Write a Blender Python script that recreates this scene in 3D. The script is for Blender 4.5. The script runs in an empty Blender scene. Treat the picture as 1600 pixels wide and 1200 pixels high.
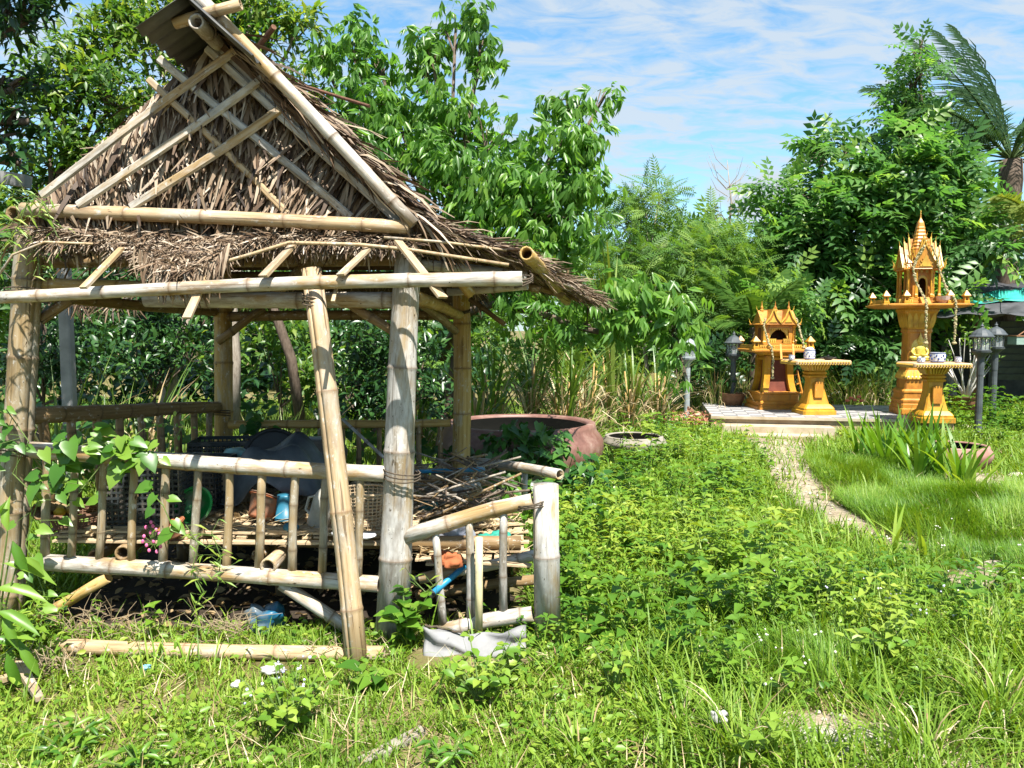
import bpy, math, random
import numpy as np
from mathutils import Vector, Matrix

random.seed(7)
rng = np.random.default_rng(7)
SC = bpy.context.scene
C = SC.collection
R = math.radians

# ------------------------------------------------------------------ camera
EYE = 1.6
PITCH = math.atan(85 / 1200)
cam_d = bpy.data.cameras.new('camera')
cam_d.sensor_width = 36
cam_d.lens = 27.0
cam_d.clip_start = 0.05
cam_d.clip_end = 2000
cam = bpy.data.objects.new('camera', cam_d)
C.objects.link(cam)
cam.location = (0, 0, EYE)
cam.rotation_euler = (math.pi / 2 - PITCH, 0, 0)
SC.camera = cam

# ------------------------------------------------------------------ light
SUN_EL, SUN_AZ = 60.0, 24.0        # azimuth: degrees to the right of straight behind the camera
sun_from = Vector((math.sin(R(SUN_AZ)) * math.cos(R(SUN_EL)), -math.cos(R(SUN_AZ)) * math.cos(R(SUN_EL)), math.sin(R(SUN_EL))))
sd = bpy.data.lights.new('sun', 'SUN')
sd.energy = 4.9
sd.angle = R(0.5)
sd.color = (1.0, 0.955, 0.88)
sun = bpy.data.objects.new('sun', sd)
C.objects.link(sun)
sun.rotation_euler = sun_from.to_track_quat('Z', 'Y').to_euler()
sun.location = (8, -10, 20)

w = bpy.data.worlds.new('World')
SC.world = w
w.use_nodes = True
nt = w.node_tree
for n in list(nt.nodes):
    nt.nodes.remove(n)
N = nt.nodes.new
L = nt.links.new
out = N('ShaderNodeOutputWorld')
bg = N('ShaderNodeBackground')
bg.inputs['Strength'].default_value = 0.13
sky = N('ShaderNodeTexSky')
sky.sky_type = 'NISHITA'
sky.sun_disc = False
sky.sun_elevation = R(SUN_EL)
sky.sun_rotation = math.atan2(sun_from.x, sun_from.y)
sky.air_density = 1.0
sky.dust_density = 0.3
sky.ozone_density = 2.5
tc = N('ShaderNodeTexCoord')
sep = N('ShaderNodeSeparateXYZ')
L(tc.outputs['Generated'], sep.inputs[0])
zc = N('ShaderNodeMath'); zc.operation = 'MAXIMUM'; zc.inputs[1].default_value = 0.02
L(sep.outputs['Z'], zc.inputs[0])
za = N('ShaderNodeMath'); za.operation = 'ADD'; za.inputs[1].default_value = 0.12
L(zc.outputs[0], za.inputs[0])
dx = N('ShaderNodeMath'); dx.operation = 'DIVIDE'
dy = N('ShaderNodeMath'); dy.operation = 'DIVIDE'
L(sep.outputs['X'], dx.inputs[0]); L(za.outputs[0], dx.inputs[1])
L(sep.outputs['Y'], dy.inputs[0]); L(za.outputs[0], dy.inputs[1])
comb = N('ShaderNodeCombineXYZ')
L(dx.outputs[0], comb.inputs[0]); L(dy.outputs[0], comb.inputs[1])
mp = N('ShaderNodeMapping')
mp.inputs['Rotation'].default_value = (0, 0, R(-28))
mp.inputs['Scale'].default_value = (1.7, 3.2, 1)
L(comb.outputs[0], mp.inputs[0])
n1 = N('ShaderNodeTexNoise'); n1.inputs['Scale'].default_value = 3.3; n1.inputs['Detail'].default_value = 8; n1.inputs['Roughness'].default_value = 0.6
n1.inputs['Distortion'].default_value = 0.6
L(mp.outputs[0], n1.inputs['Vector'])
n2 = N('ShaderNodeTexNoise'); n2.inputs['Scale'].default_value = 0.55; n2.inputs['Detail'].default_value = 3
L(comb.outputs[0], n2.inputs['Vector'])
ad = N('ShaderNodeMath'); ad.operation = 'MULTIPLY_ADD'; ad.inputs[1].default_value = 0.75
L(n2.outputs['Fac'], ad.inputs[0]); L(n1.outputs['Fac'], ad.inputs[2])
cr = N('ShaderNodeValToRGB')
cr.color_ramp.elements[0].position = 0.74; cr.color_ramp.elements[0].color = (0.0, 0.0, 0.0, 1)
cr.color_ramp.elements[1].position = 1.2; cr.color_ramp.elements[1].color = (0.85, 0.85, 0.85, 1)
L(ad.outputs[0], cr.inputs['Fac'])
# more cloud and vapour low down
hz = N('ShaderNodeMapRange'); hz.inputs['From Min'].default_value = 0.0; hz.inputs['From Max'].default_value = 0.28
hz.inputs['To Min'].default_value = 0.42; hz.inputs['To Max'].default_value = 0.0
L(sep.outputs['Z'], hz.inputs['Value'])
mx = N('ShaderNodeMath'); mx.operation = 'MAXIMUM'
L(cr.outputs['Color'], mx.inputs[0]); L(hz.outputs[0], mx.inputs[1])
tintsky = N('ShaderNodeMix'); tintsky.data_type = 'RGBA'; tintsky.blend_type = 'MULTIPLY'; tintsky.inputs['Factor'].default_value = 1.0
tintsky.inputs['B'].default_value = (0.50, 0.68, 0.68, 1)
L(sky.outputs[0], tintsky.inputs['A'])
mixc = N('ShaderNodeMix'); mixc.data_type = 'RGBA'
mixc.inputs['B'].default_value = (1.95, 2.2, 2.45, 1)
# one heaped white cloud low over the trees
pd = Vector((0.297, 0.94, 0.165)).normalized()
nrm_ = N('ShaderNodeVectorMath'); nrm_.operation = 'SUBTRACT'; nrm_.inputs[1].default_value = pd
L(tc.outputs['Generated'], nrm_.inputs[0])
scv = N('ShaderNodeVectorMath'); scv.operation = 'MULTIPLY'; scv.inputs[1].default_value = (14, 14, 24)
L(nrm_.outputs[0], scv.inputs[0])
n3 = N('ShaderNodeTexNoise'); n3.inputs['Scale'].default_value = 22; n3.inputs['Detail'].default_value = 5
L(tc.outputs['Generated'], n3.inputs['Vector'])
ln = N('ShaderNodeVectorMath'); ln.operation = 'LENGTH'
L(scv.outputs[0], ln.inputs[0])
pa = N('ShaderNodeMath'); pa.operation = 'MULTIPLY_ADD'; pa.inputs[1].default_value = 1.3
L(n3.outputs['Fac'], pa.inputs[0]); L(ln.outputs['Value'], pa.inputs[2])
pr_ = N('ShaderNodeMapRange'); pr_.inputs['From Min'].default_value = 1.75; pr_.inputs['From Max'].default_value = 1.1
pr_.inputs['To Min'].default_value = 0.0; pr_.inputs['To Max'].default_value = 1.0
L(pa.outputs[0], pr_.inputs['Value'])
mx2 = N('ShaderNodeMath'); mx2.operation = 'MAXIMUM'
L(mx.outputs[0], mx2.inputs[0]); L(pr_.outputs[0], mx2.inputs[1])
L(mx2.outputs[0], mixc.inputs['Factor']); L(tintsky.outputs['Result'], mixc.inputs['A'])
L(mixc.outputs['Result'], bg.inputs['Color'])
L(bg.outputs[0], out.inputs['Surface'])

SC.view_settings.view_transform = 'Standard'
SC.view_settings.look = 'None'
SC.view_settings.exposure = 1.48
SC.view_settings.gamma = 1.0
SC.view_settings.use_curve_mapping = False
SC.cycles.max_bounces = 6
SC.cycles.diffuse_bounces = 3
SC.cycles.glossy_bounces = 2
SC.cycles.transmission_bounces = 4
SC.cycles.transparent_max_bounces = 6
SC.cycles.caustics_reflective = False
SC.cycles.caustics_refractive = False
SC.cycles.sample_clamp_indirect = 4.0

# ------------------------------------------------------------------ geometry helpers
CP, SP = math.cos(PITCH), math.sin(PITCH)

def at(x, y, Y):
    """World point at depth Y that stands at photo position (x, y)."""
    u, v = (x - 800) / 1200, -(y - 600) / 1200
    d = Vector((u, CP + v * SP, -SP + v * CP))
    return Vector((0, 0, EYE)) + d * (Y / d.y)

def onz(x, y, z=0.0):
    """World point at height z that stands at photo position (x, y)."""
    u, v = (x - 800) / 1200, -(y - 600) / 1200
    d = Vector((u, CP + v * SP, -SP + v * CP))
    return Vector((0, 0, EYE)) + d * ((z - EYE) / d.z)

def _hash(ix, iy, s):
    h = (ix * 374761393 + iy * 668265263 + s * 974634777) & 0x7fffffff
    h = ((h ^ (h >> 13)) * 1274126177) & 0x7fffffff
    return ((h ^ (h >> 16)) & 0xffff) / 65535.0

def vnoise(x, y, s=0):
    x = np.asarray(x, float); y = np.asarray(y, float)
    ix = np.floor(x).astype(np.int64); iy = np.floor(y).astype(np.int64)
    fx = x - ix; fy = y - iy
    fx = fx * fx * (3 - 2 * fx); fy = fy * fy * (3 - 2 * fy)
    a = _hash(ix, iy, s); b = _hash(ix + 1, iy, s); c = _hash(ix, iy + 1, s); d = _hash(ix + 1, iy + 1, s)
    return (a * (1 - fx) + b * fx) * (1 - fy) + (c * (1 - fx) + d * fx) * fy

def bump(x, y, cx, cy, rx, ry, h):
    return h * np.exp(-(((x - cx) / rx) ** 2 + ((y - cy) / ry) ** 2))

def gz(x, y):
    """Ground height."""
    x = np.asarray(x, float); y = np.asarray(y, float)
    z = 0.05 * (vnoise(x * 0.9, y * 0.9, 1) - 0.5) + 0.02 * (vnoise(x * 3.1, y * 3.1, 2) - 0.5)
    flat = np.exp(-(((x + 1.3) / 1.7) ** 4 + ((y - 5.2) / 1.5) ** 4))
    z = z * (1 - flat) - 0.03 * flat
    z = z + bump(x, y, 3.95, 7.9, 0.95, 1.0, 0.16) + bump(x, y, 3.6, 6.2, 1.1, 0.55, 0.15) + bump(x, y, 3.6, 4.9, 0.6, 0.4, 0.12)
    vel = bump(x, y, 3.8, 7.6, 1.3, 1.6, 1) + bump(x, y, 3.6, 5.6, 1.2, 1.0, 1)
    z = z + vel * 0.10 * (vnoise(x * 2.2, y * 2.2, 17) - 0.4)
    z = z + bump(x, y, 0.9, 6.2, 0.8, 1.4, 0.10) + bump(x, y, 2.0, 9.0, 1.2, 1.6, 0.10)
    z = z + bump(x, y, 4.6, 12.6, 2.6, 1.6, 0.06)
    far = np.clip((np.hypot(x, y) - 18) / 20, 0, 1)
    return z * (1 - far)

def g1(x, y):
    return float(gz(x, y))

class MB:
    """Collects faces of one mesh."""
    def __init__(s):
        s.v = []; s.f = []; s.a = []
    def add(s, vs, fs, att=None):
        o = len(s.v)
        s.v.extend([tuple(p) for p in vs])
        s.f.extend([tuple(i + o for i in f) for f in fs])
        s.a.extend(att if att is not None else [0.0] * len(vs))
        return s
    def box(s, c, size, rz=0.0, tilt=None):
        hx, hy, hz_ = size[0] / 2, size[1] / 2, size[2] / 2
        M = Matrix.Rotation(rz, 3, 'Z')
        if tilt is not None:
            M = tilt @ M
        vs = [Vector(c) + M @ Vector((a * hx, b * hy, d * hz_)) for a in (-1, 1) for b in (-1, 1) for d in (-1, 1)]
        return s.add(vs, [(0, 1, 3, 2), (4, 6, 7, 5), (0, 4, 5, 1), (2, 3, 7, 6), (0, 2, 6, 4), (1, 5, 7, 3)])
    def beam(s, p0, p1, wd, th, up=(0, 0, 1), wd1=None):
        """Flat bar from p0 to p1; th is its size along up."""
        p0, p1 = Vector(p0), Vector(p1)
        d = (p1 - p0).normalized()
        u = Vector(up); u = (u - d * u.dot(d)).normalized()
        r = d.cross(u)
        vs = []
        for p, ww in ((p0, wd), (p1, wd1 or wd)):
            for a, b in ((-1, -1), (1, -1), (1, 1), (-1, 1)):
                vs.append(p + r * (a * ww / 2) + u * (b * th / 2))
        return s.add(vs, [(3, 2, 1, 0), (4, 5, 6, 7), (0, 1, 5, 4), (1, 2, 6, 5), (2, 3, 7, 6), (3, 0, 4, 7)])
    def tube(s, pts, rad, n=8, cap=True, att=None):
        pts = [Vector(p) for p in pts]
        m = len(pts)
        if not hasattr(rad, '__len__'):
            rad = [rad] * m
        vs, fs, ats = [], [], []
        d0 = (pts[1] - pts[0]).normalized()
        u = d0.orthogonal().normalized()
        for i, p in enumerate(pts):
            d = (pts[min(i + 1, m - 1)] - pts[max(i - 1, 0)]).normalized()
            u = (u - d * u.dot(d)).normalized()
            r = d.cross(u)
            for k in range(n):
                t = 2 * math.pi * k / n
                vs.append(p + (u * math.cos(t) + r * math.sin(t)) * rad[i])
                ats.append(att[i] if att else 0.0)
        for i in range(m - 1):
            for k in range(n):
                k2 = (k + 1) % n
                fs.append((i * n + k, i * n + k2, (i + 1) * n + k2, (i + 1) * n + k))
        if cap:
            fs.append(tuple(reversed(range(n))))
            fs.append(tuple(range((m - 1) * n, m * n)))
        return s.add(vs, fs, ats)
    def lathe(s, prof, n=24, c=(0, 0, 0), sx=1.0, sy=1.0, wob=0.0, M=None, cap=True):
        c = Vector(c); m = len(prof)
        vs, fs = [], []
        for i, (r, z) in enumerate(prof):
            for k in range(n):
                t = 2 * math.pi * k / n
                rr = r * (1 + wob * math.sin(t * 10))
                p = Vector((rr * math.cos(t) * sx, rr * math.sin(t) * sy, z))
                vs.append(c + (M @ p if M is not None else p))
        for i in range(m - 1):
            for k in range(n):
                k2 = (k + 1) % n
                fs.append((i * n + k, i * n + k2, (i + 1) * n + k2, (i + 1) * n + k))
        if cap and prof[0][0] > 1e-4:
            fs.append(tuple(reversed(range(n))))
        if cap and prof[-1][0] > 1e-4:
            fs.append(tuple(range((m - 1) * n, m * n)))
        return s.add(vs, fs)
    def loft(s, prof, ch=0.12, c=(0, 0, 0)):
        """Square tower of stacked sections (half x, half y, z) with chamfered corners."""
        vs, fs = [], []
        for hx, hy, z in prof:
            k = ch * min(hx, hy)
            for a, b in ((hx, -hy + k), (hx, hy - k), (hx - k, hy), (-hx + k, hy), (-hx, hy - k), (-hx, -hy + k), (-hx + k, -hy), (hx - k, -hy)):
                vs.append((c[0] + a, c[1] + b, c[2] + z))
        m = len(prof)
        for i in range(m - 1):
            for k in range(8):
                k2 = (k + 1) % 8
                fs.append((i * 8 + k, i * 8 + k2, (i + 1) * 8 + k2, (i + 1) * 8 + k))
        fs.append(tuple(reversed(range(8))))
        fs.append(tuple(range((m - 1) * 8, m * 8)))
        return s.add(vs, fs)
    def prism(s, poly, y0, y1, M=None):
        """Polygon in xz extruded from y0 to y1."""
        n = len(poly)
        vs = [Vector((x, y0, z)) for x, z in poly] + [Vector((x, y1, z)) for x, z in poly]
        if M is not None:
            vs = [M @ p for p in vs]
        fs = [tuple(range(n)), tuple(reversed(range(n, 2 * n)))]
        for i in range(n):
            j = (i + 1) % n
            fs.append((i, i + n, j + n, j))
        return s.add(vs, fs)
    def ball(s, c, r, n=8, m=5, sc=(1, 1, 1)):
        prof = [(max(1e-5, r * math.sin(math.pi * i / m)), -r * math.cos(math.pi * i / m)) for i in range(m + 1)]
        vs, fs = [], []
        for rr, z in prof:
            for k in range(n):
                t = 2 * math.pi * k / n
                vs.append((c[0] + rr * math.cos(t) * sc[0], c[1] + rr * math.sin(t) * sc[1], c[2] + z * sc[2]))
        for i in range(m):
            for k in range(n):
                k2 = (k + 1) % n
                fs.append((i * n + k, i * n + k2, (i + 1) * n + k2, (i + 1) * n + k))
        return s.add(vs, fs)
    def mesh(s, name, smooth=False, attr=None):
        me = bpy.data.meshes.new(name)
        me.from_pydata(s.v, [], s.f)
        if attr:
            a = me.attributes.new(attr, 'FLOAT', 'POINT')
            a.data.foreach_set('value', s.a)
        if smooth:
            me.shade_smooth()
        me.update()
        return me

def np_mesh(name, V, F, tint=None):
    """Triangle mesh from arrays V (n,3), F (m,3)."""
    me = bpy.data.meshes.new(name)
    V = np.ascontiguousarray(V, np.float32); F = np.ascontiguousarray(F, np.int32)
    me.vertices.add(len(V)); me.vertices.foreach_set('co', V.ravel())
    me.loops.add(F.size); me.loops.foreach_set('vertex_index', F.ravel())
    me.polygons.add(len(F)); me.polygons.foreach_set('loop_start', np.arange(0, F.size, 3, dtype=np.int32))
    me.update(calc_edges=True)
    if tint is not None:
        a = me.attributes.new('tint', 'FLOAT', 'POINT')
        a.data.foreach_set('value', np.ascontiguousarray(tint, np.float32))
    return me

WM = {}

def obj(name, me, mat=None, parent=None, M=None, kind=None):
    """Link one mesh object; M is its world matrix at build time."""
    if isinstance(me, MB):
        me = me.mesh(name)
    o = bpy.data.objects.new(name, me)
    C.objects.link(o)
    M = M or Matrix.Identity(4)
    if parent is not None:
        o.parent = parent
        o.matrix_parent_inverse = WM[parent.name].inverted()
    o.matrix_basis = M
    WM[o.name] = M.copy()
    if mat is not None and not me.materials:
        me.materials.append(mat)
    if kind:
        o['kind'] = kind
    return o

def tag(o, label, cat, group=None):
    o['label'] = label; o['category'] = cat
    if group:
        o['group'] = group
    return o

def thing(name, label, cat, loc=(0, 0, 0), group=None):
    o = bpy.data.objects.new(name, None)
    o.empty_display_size = 0.1
    C.objects.link(o)
    o.location = loc
    WM[o.name] = Matrix.Translation(Vector(loc))
    return tag(o, label, cat, group)

def struct(name, me, mat, parent=None):
    o = obj(name, me, mat, parent)
    o['kind'] = 'structure'
    return o

def copy_tree(o, parent=None):
    c = o.copy(); C.objects.link(c)
    if parent is not None:
        c.parent = parent
    for ch in list(o.children):
        copy_tree(ch, c)
    return c

# ------------------------------------------------------------------ materials
def mat_new(name):
    m = bpy.data.materials.new(name)
    m.use_nodes = True
    t = m.node_tree
    b = t.nodes['Principled BSDF']
    return m, t, b

def ramp(t, stops):
    n = t.nodes.new('ShaderNodeValToRGB')
    e = n.color_ramp.elements
    while len(e) < len(stops):
        e.new(0.5)
    for i, (p, c) in enumerate(stops):
        e[i].position = p
        e[i].color = (c[0], c[1], c[2], 1)
    return n

def noise(t, scale, detail=4, rough=0.55, vec=None, mapscale=None, space='Object', rnd=True):
    tcn = t.nodes.new('ShaderNodeTexCoord')
    n = t.nodes.new('ShaderNodeTexNoise')
    n.inputs['Scale'].default_value = scale
    n.inputs['Detail'].default_value = detail
    n.inputs['Roughness'].default_value = rough
    src = tcn.outputs[space]
    if mapscale or rnd:
        mpn = t.nodes.new('ShaderNodeMapping')
        if mapscale:
            mpn.inputs['Scale'].default_value = mapscale
        t.links.new(src, mpn.inputs['Vector'])
        if rnd:
            oi = t.nodes.new('ShaderNodeObjectInfo')
            mu = t.nodes.new('ShaderNodeMath'); mu.operation = 'MULTIPLY'; mu.inputs[1].default_value = 37.0
            t.links.new(oi.outputs['Random'], mu.inputs[0])
            cb = t.nodes.new('ShaderNodeCombineXYZ')
            for k in range(3):
                t.links.new(mu.outputs[0], cb.inputs[k])
            t.links.new(cb.outputs[0], mpn.inputs['Location'])
        src = mpn.outputs[0]
    t.links.new(src, n.inputs['Vector'])
    return n

def mixrgb(t, a, b, fac, mode='MIX'):
    n = t.nodes.new('ShaderNodeMix'); n.data_type = 'RGBA'; n.blend_type = mode
    for s, v in (('A', a), ('B', b)):
        if isinstance(v, (tuple, list)):
            n.inputs[s].default_value = (v[0], v[1], v[2], 1)
        else:
            t.links.new(v, n.inputs[s])
    if isinstance(fac, (int, float)):
        n.inputs['Factor'].default_value = fac
    else:
        t.links.new(fac, n.inputs['Factor'])
    return n.outputs['Result']

def add_bump(t, b, fac, strength=0.3, dist=0.01):
    n = t.nodes.new('ShaderNodeBump')
    n.inputs['Strength'].default_value = strength
    n.inputs['Distance'].default_value = dist
    t.links.new(fac, n.inputs['Height'])
    t.links.new(n.outputs[0], b.inputs['Normal'])

def mat_mottled(name, c1, c2, scale=8, rough=0.7, c3=None, bumpy=0.2, stretch=None, spec=0.3, metal=0.0, dirt=None):
    c1, c2 = tuple(v * .84 for v in c1), tuple(v * .84 for v in c2)
    c3 = tuple(v * .84 for v in c3) if c3 else None
    m, t, b = mat_new(name)
    n = noise(t, scale, 6, 0.6, mapscale=stretch)
    stops = [(0.32, c1), (0.62, c2)] + ([(0.78, c3)] if c3 else [])
    r = ramp(t, stops)
    t.links.new(n.outputs['Fac'], r.inputs['Fac'])
    col = r.outputs['Color']
    if dirt:
        n3 = noise(t, scale * 0.45, 5, 0.65)
        r3 = ramp(t, [(0.5, (0, 0, 0)), (0.66, (1, 1, 1))])
        t.links.new(n3.outputs['Fac'], r3.inputs['Fac'])
        col = mixrgb(t, col, dirt, r3.outputs['Color'])
    t.links.new(col, b.inputs['Base Color'])
    b.inputs['Roughness'].default_value = rough
    b.inputs['Specular IOR Level'].default_value = spec
    b.inputs['Metallic'].default_value = metal
    if bumpy:
        n2 = noise(t, scale * 3, 4, 0.6, mapscale=stretch)
        add_bump(t, b, n2.outputs['Fac'], bumpy, 0.006)
    return m

def mat_leaf(name, dark, mid, light, trans=0.35, rough=0.42, spec=0.45, tcol=None):
    m, t, b = mat_new(name)
    at_ = t.nodes.new('ShaderNodeAttribute'); at_.attribute_name = 'tint'
    r = ramp(t, [(0.0, dark), (0.5, mid), (1.0, light)])
    t.links.new(at_.outputs['Fac'], r.inputs['Fac'])
    col = r.outputs['Color']
    t.links.new(col, b.inputs['Base Color'])
    b.inputs['Roughness'].default_value = rough
    b.inputs['Specular IOR Level'].default_value = spec
    tr = t.nodes.new('ShaderNodeBsdfTranslucent')
    tcl = mixrgb(t, col, tcol or (1.5, 1.35, 0.5), 1.0, 'MULTIPLY')
    t.links.new(tcl, tr.inputs['Color'])
    mx_ = t.nodes.new('ShaderNodeMixShader'); mx_.inputs[0].default_value = trans
    t.links.new(b.outputs[0], mx_.inputs[1]); t.links.new(tr.outputs[0], mx_.inputs[2])
    t.links.new(mx_.outputs[0], t.nodes['Material Output'].inputs['Surface'])
    return m

def mat_bamboo(name, tan, pale, dark, grey, pale_amount=0.5):
    """Weathered bamboo; local z runs along the culm, attribute node marks the joints."""
    m, t, b = mat_new(name)
    tan, pale, dark, grey = [tuple(v * .84 for v in c_) for c_ in (tan, pale, dark, grey)]
    streak = noise(t, 1.0, 5, 0.6, mapscale=(55, 55, 2.2))
    r1 = ramp(t, [(0.25, dark), (0.42, tan), (0.72, pale)])
    t.links.new(streak.outputs['Fac'], r1.inputs['Fac'])
    patch = noise(t, 1.0, 6, 0.65, mapscale=(9, 9, 2.6))
    lo = 0.62 - 0.3 * pale_amount
    r2 = ramp(t, [(lo, (0, 0, 0)), (lo + 0.16, (1, 1, 1))])
    t.links.new(patch.outputs['Fac'], r2.inputs['Fac'])
    gs = noise(t, 1.0, 4, 0.6, mapscale=(40, 40, 9))
    r3 = ramp(t, [(0.3, (grey[0] * 0.55, grey[1] * 0.53, grey[2] * 0.5)), (0.6, grey)])
    t.links.new(gs.outputs['Fac'], r3.inputs['Fac'])
    c = mixrgb(t, r1.outputs['Color'], r3.outputs['Color'], r2.outputs['Color'])
    sp = noise(t, 1.0, 3, 0.7, mapscale=(30, 30, 14))
    r4 = ramp(t, [(0.66, (0, 0, 0)), (0.72, (1, 1, 1))])
    t.links.new(sp.outputs['Fac'], r4.inputs['Fac'])
    c = mixrgb(t, c, (dark[0] * 0.5, dark[1] * 0.45, dark[2] * 0.4), r4.outputs['Color'])
    sta = noise(t, 1.0, 6, 0.7, mapscale=(7, 7, 1.6))
    r5 = ramp(t, [(0.52, (0, 0, 0)), (0.68, (0.75, 0.75, 0.75))])
    t.links.new(sta.outputs['Fac'], r5.inputs['Fac'])
    c = mixrgb(t, c, (dark[0] * 0.95, dark[1] * 0.98, dark[2] * 1.0), r5.outputs['Color'])
    lic = noise(t, 1.0, 5, 0.75, mapscale=(26, 26, 16))
    r6 = ramp(t, [(0.58, (0, 0, 0)), (0.66, (0.8, 0.8, 0.8))])
    t.links.new(lic.outputs['Fac'], r6.inputs['Fac'])
    c = mixrgb(t, c, (0.48, 0.46, 0.42), r6.outputs['Color'])
    crk = noise(t, 1.0, 4, 0.7, mapscale=(75, 75, 1.1))
    r7 = ramp(t, [(0.60, (0, 0, 0)), (0.66, (0.8, 0.8, 0.8))])
    t.links.new(crk.outputs['Fac'], r7.inputs['Fac'])
    c = mixrgb(t, c, (dark[0] * 0.6, dark[1] * 0.6, dark[2] * 0.6), r7.outputs['Color'])
    hol = noise(t, 1.0, 2, 0.5, mapscale=(70, 70, 45))
    r8 = ramp(t, [(0.74, (0, 0, 0)), (0.77, (1, 1, 1))])
    t.links.new(hol.outputs['Fac'], r8.inputs['Fac'])
    c = mixrgb(t, c, (0.02, 0.015, 0.01), r8.outputs['Color'])
    at_ = t.nodes.new('ShaderNodeAttribute'); at_.attribute_name = 'joint'
    c = mixrgb(t, c, (dark[0] * 0.8, dark[1] * 0.75, dark[2] * 0.7), at_.outputs['Fac'])
    t.links.new(c, b.inputs['Base Color'])
    b.inputs['Roughness'].default_value = 0.6
    b.inputs['Specular IOR Level'].default_value = 0.3
    add_bump(t, b, streak.outputs['Fac'], 0.35, 0.006)
    return m

M_BAM = mat_bamboo('bamboo_weathered', (0.34, 0.22, 0.09), (0.46, 0.34, 0.19), (0.15, 0.09, 0.04), (0.56, 0.53, 0.48), 0.78)
M_BAMG = mat_bamboo('bamboo_grey', (0.32, 0.23, 0.12), (0.42, 0.36, 0.27), (0.13, 0.09, 0.05), (0.50, 0.485, 0.46), 0.88)
M_BAMY = mat_bamboo('bamboo_golden', (0.42, 0.26, 0.075), (0.55, 0.38, 0.15), (0.2, 0.11, 0.035), (0.50, 0.44, 0.34), 0.25)
M_BAML = mat_bamboo('bamboo_lichened', (0.30, 0.21, 0.10), (0.38, 0.30, 0.19), (0.12, 0.08, 0.04), (0.40, 0.37, 0.30), 0.6)
M_BAMD = mat_bamboo('bamboo_shaded_brown', (0.22, 0.14, 0.06), (0.3, 0.21, 0.11), (0.1, 0.06, 0.03), (0.3, 0.26, 0.2), 0.2)  # darker bamboo copy with shade put into its colour
M_BAMT = mat_bamboo('bamboo_tan', (0.40, 0.28, 0.15), (0.50, 0.39, 0.25), (0.18, 0.11, 0.055), (0.5, 0.44, 0.36), 0.42)
M_SLAT = mat_mottled('split_bamboo', (0.36, 0.25, 0.14), (0.6, 0.47, 0.3), 7, 0.7, (0.62, 0.56, 0.48), 0.3, (30, 30, 2.5))
M_HOLE = mat_mottled('bamboo_inner', (0.10, 0.06, 0.03), (0.2, 0.13, 0.07), 20, 0.9)

def culm_mesh(Lh, r0, r1, seg=0.32, bend=0.0, hollow=True, n=14, seed=0, crack=None, name='culm'):
    rd = random.Random(seed)
    b = MB()
    rings = []
    z = 0.0; first = rd.uniform(0.1, seg)
    nodes = []
    zz = first
    while zz < Lh - 0.04:
        nodes.append(zz); zz += seg * rd.uniform(0.85, 1.15)
    def rr(z_):
        return r0 + (r1 - r0) * z_ / Lh
    rings.append((0.0, rr(0), 0))
    for q in nodes:
        rings += [(q - 0.018, rr(q) * 1.0, 0), (q - 0.005, rr(q) * 1.055, 0.25), (q + 0.002, rr(q) * 1.07, 0.8), (q + 0.007, rr(q) * 1.02, 0.5), (q + 0.022, rr(q) * 0.985, 0)]
        mid = q + seg * 0.5
        if mid < Lh - 0.05:
            rings.append((mid, rr(mid) * 0.975, 0))
    rings.append((Lh, rr(Lh), 0))
    rings.sort()
    phx, phy = rd.uniform(0, 6), rd.uniform(0, 6)
    vs, fs, att = [], [], []
    angs = [2 * math.pi * k / n for k in range(n)]
    if crack is not None:
        angs = sorted([a for a in angs if abs((a - crack + math.pi) % (2 * math.pi) - math.pi) > 0.2] + [crack - 0.09, crack - 0.035, crack + 0.035, crack + 0.09])
        n = len(angs)
    for zq, rq, aq in rings:
        t = zq / Lh
        ox = bend * math.sin(math.pi * t) * math.cos(phx) + 0.1 * min(r0, .06) * math.sin(7 * t + phy)
        oy = bend * math.sin(math.pi * t) * math.sin(phx) + 0.1 * min(r0, .06) * math.cos(6 * t + phx)
        for a in angs:
            k = rq * (1 + 0.02 * math.sin(3 * a + phx))
            if crack is not None and abs((a - crack + math.pi) % (2 * math.pi) - math.pi) < 0.05:
                k *= 0.72
            vs.append((ox + k * math.cos(a), oy + k * math.sin(a), zq)); att.append(aq)
    m = len(rings)
    for i in range(m - 1):
        for k in range(n):
            k2 = (k + 1) % n
            fs.append((i * n + k, i * n + k2, (i + 1) * n + k2, (i + 1) * n + k))
    b.add(vs, fs, att)
    for base, sgn, zq, rq in ((0, 1, 0.0, rr(0)), ((m - 1) * n, -1, Lh, rr(Lh))):
        o = len(b.v)
        if hollow:
            ring = [b.v[base + k] for k in range(n)]
            cx = sum(p[0] for p in ring) / n; cy = sum(p[1] for p in ring) / n
            inn = [(cx + (p[0] - cx) * 0.74, cy + (p[1] - cy) * 0.74, p[2]) for p in ring]
            dp = [(p[0], p[1], p[2] + sgn * min(0.12, Lh * 0.3)) for p in inn]
            b.v.extend(inn + dp); b.a.extend([0.0] * n + [1.0] * n)
            for k in range(n):
                k2 = (k + 1) % n
                q1 = (base + k, base + k2, o + k2, o + k)
                q2 = (o + k, o + k2, o + n + k2, o + n + k)
                b.f.append(tuple(reversed(q1)) if sgn > 0 else q1)
                b.f.append(tuple(reversed(q2)) if sgn > 0 else q2)
            b.f.append(tuple(reversed(range(o + n, o + 2 * n))) if sgn > 0 else tuple(range(o + n, o + 2 * n)))
        else:
            b.f.append(tuple(reversed(range(base, base + n))) if sgn > 0 else tuple(range(base, base + n)))
    return b.mesh(name, smooth=True, attr='joint')

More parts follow.
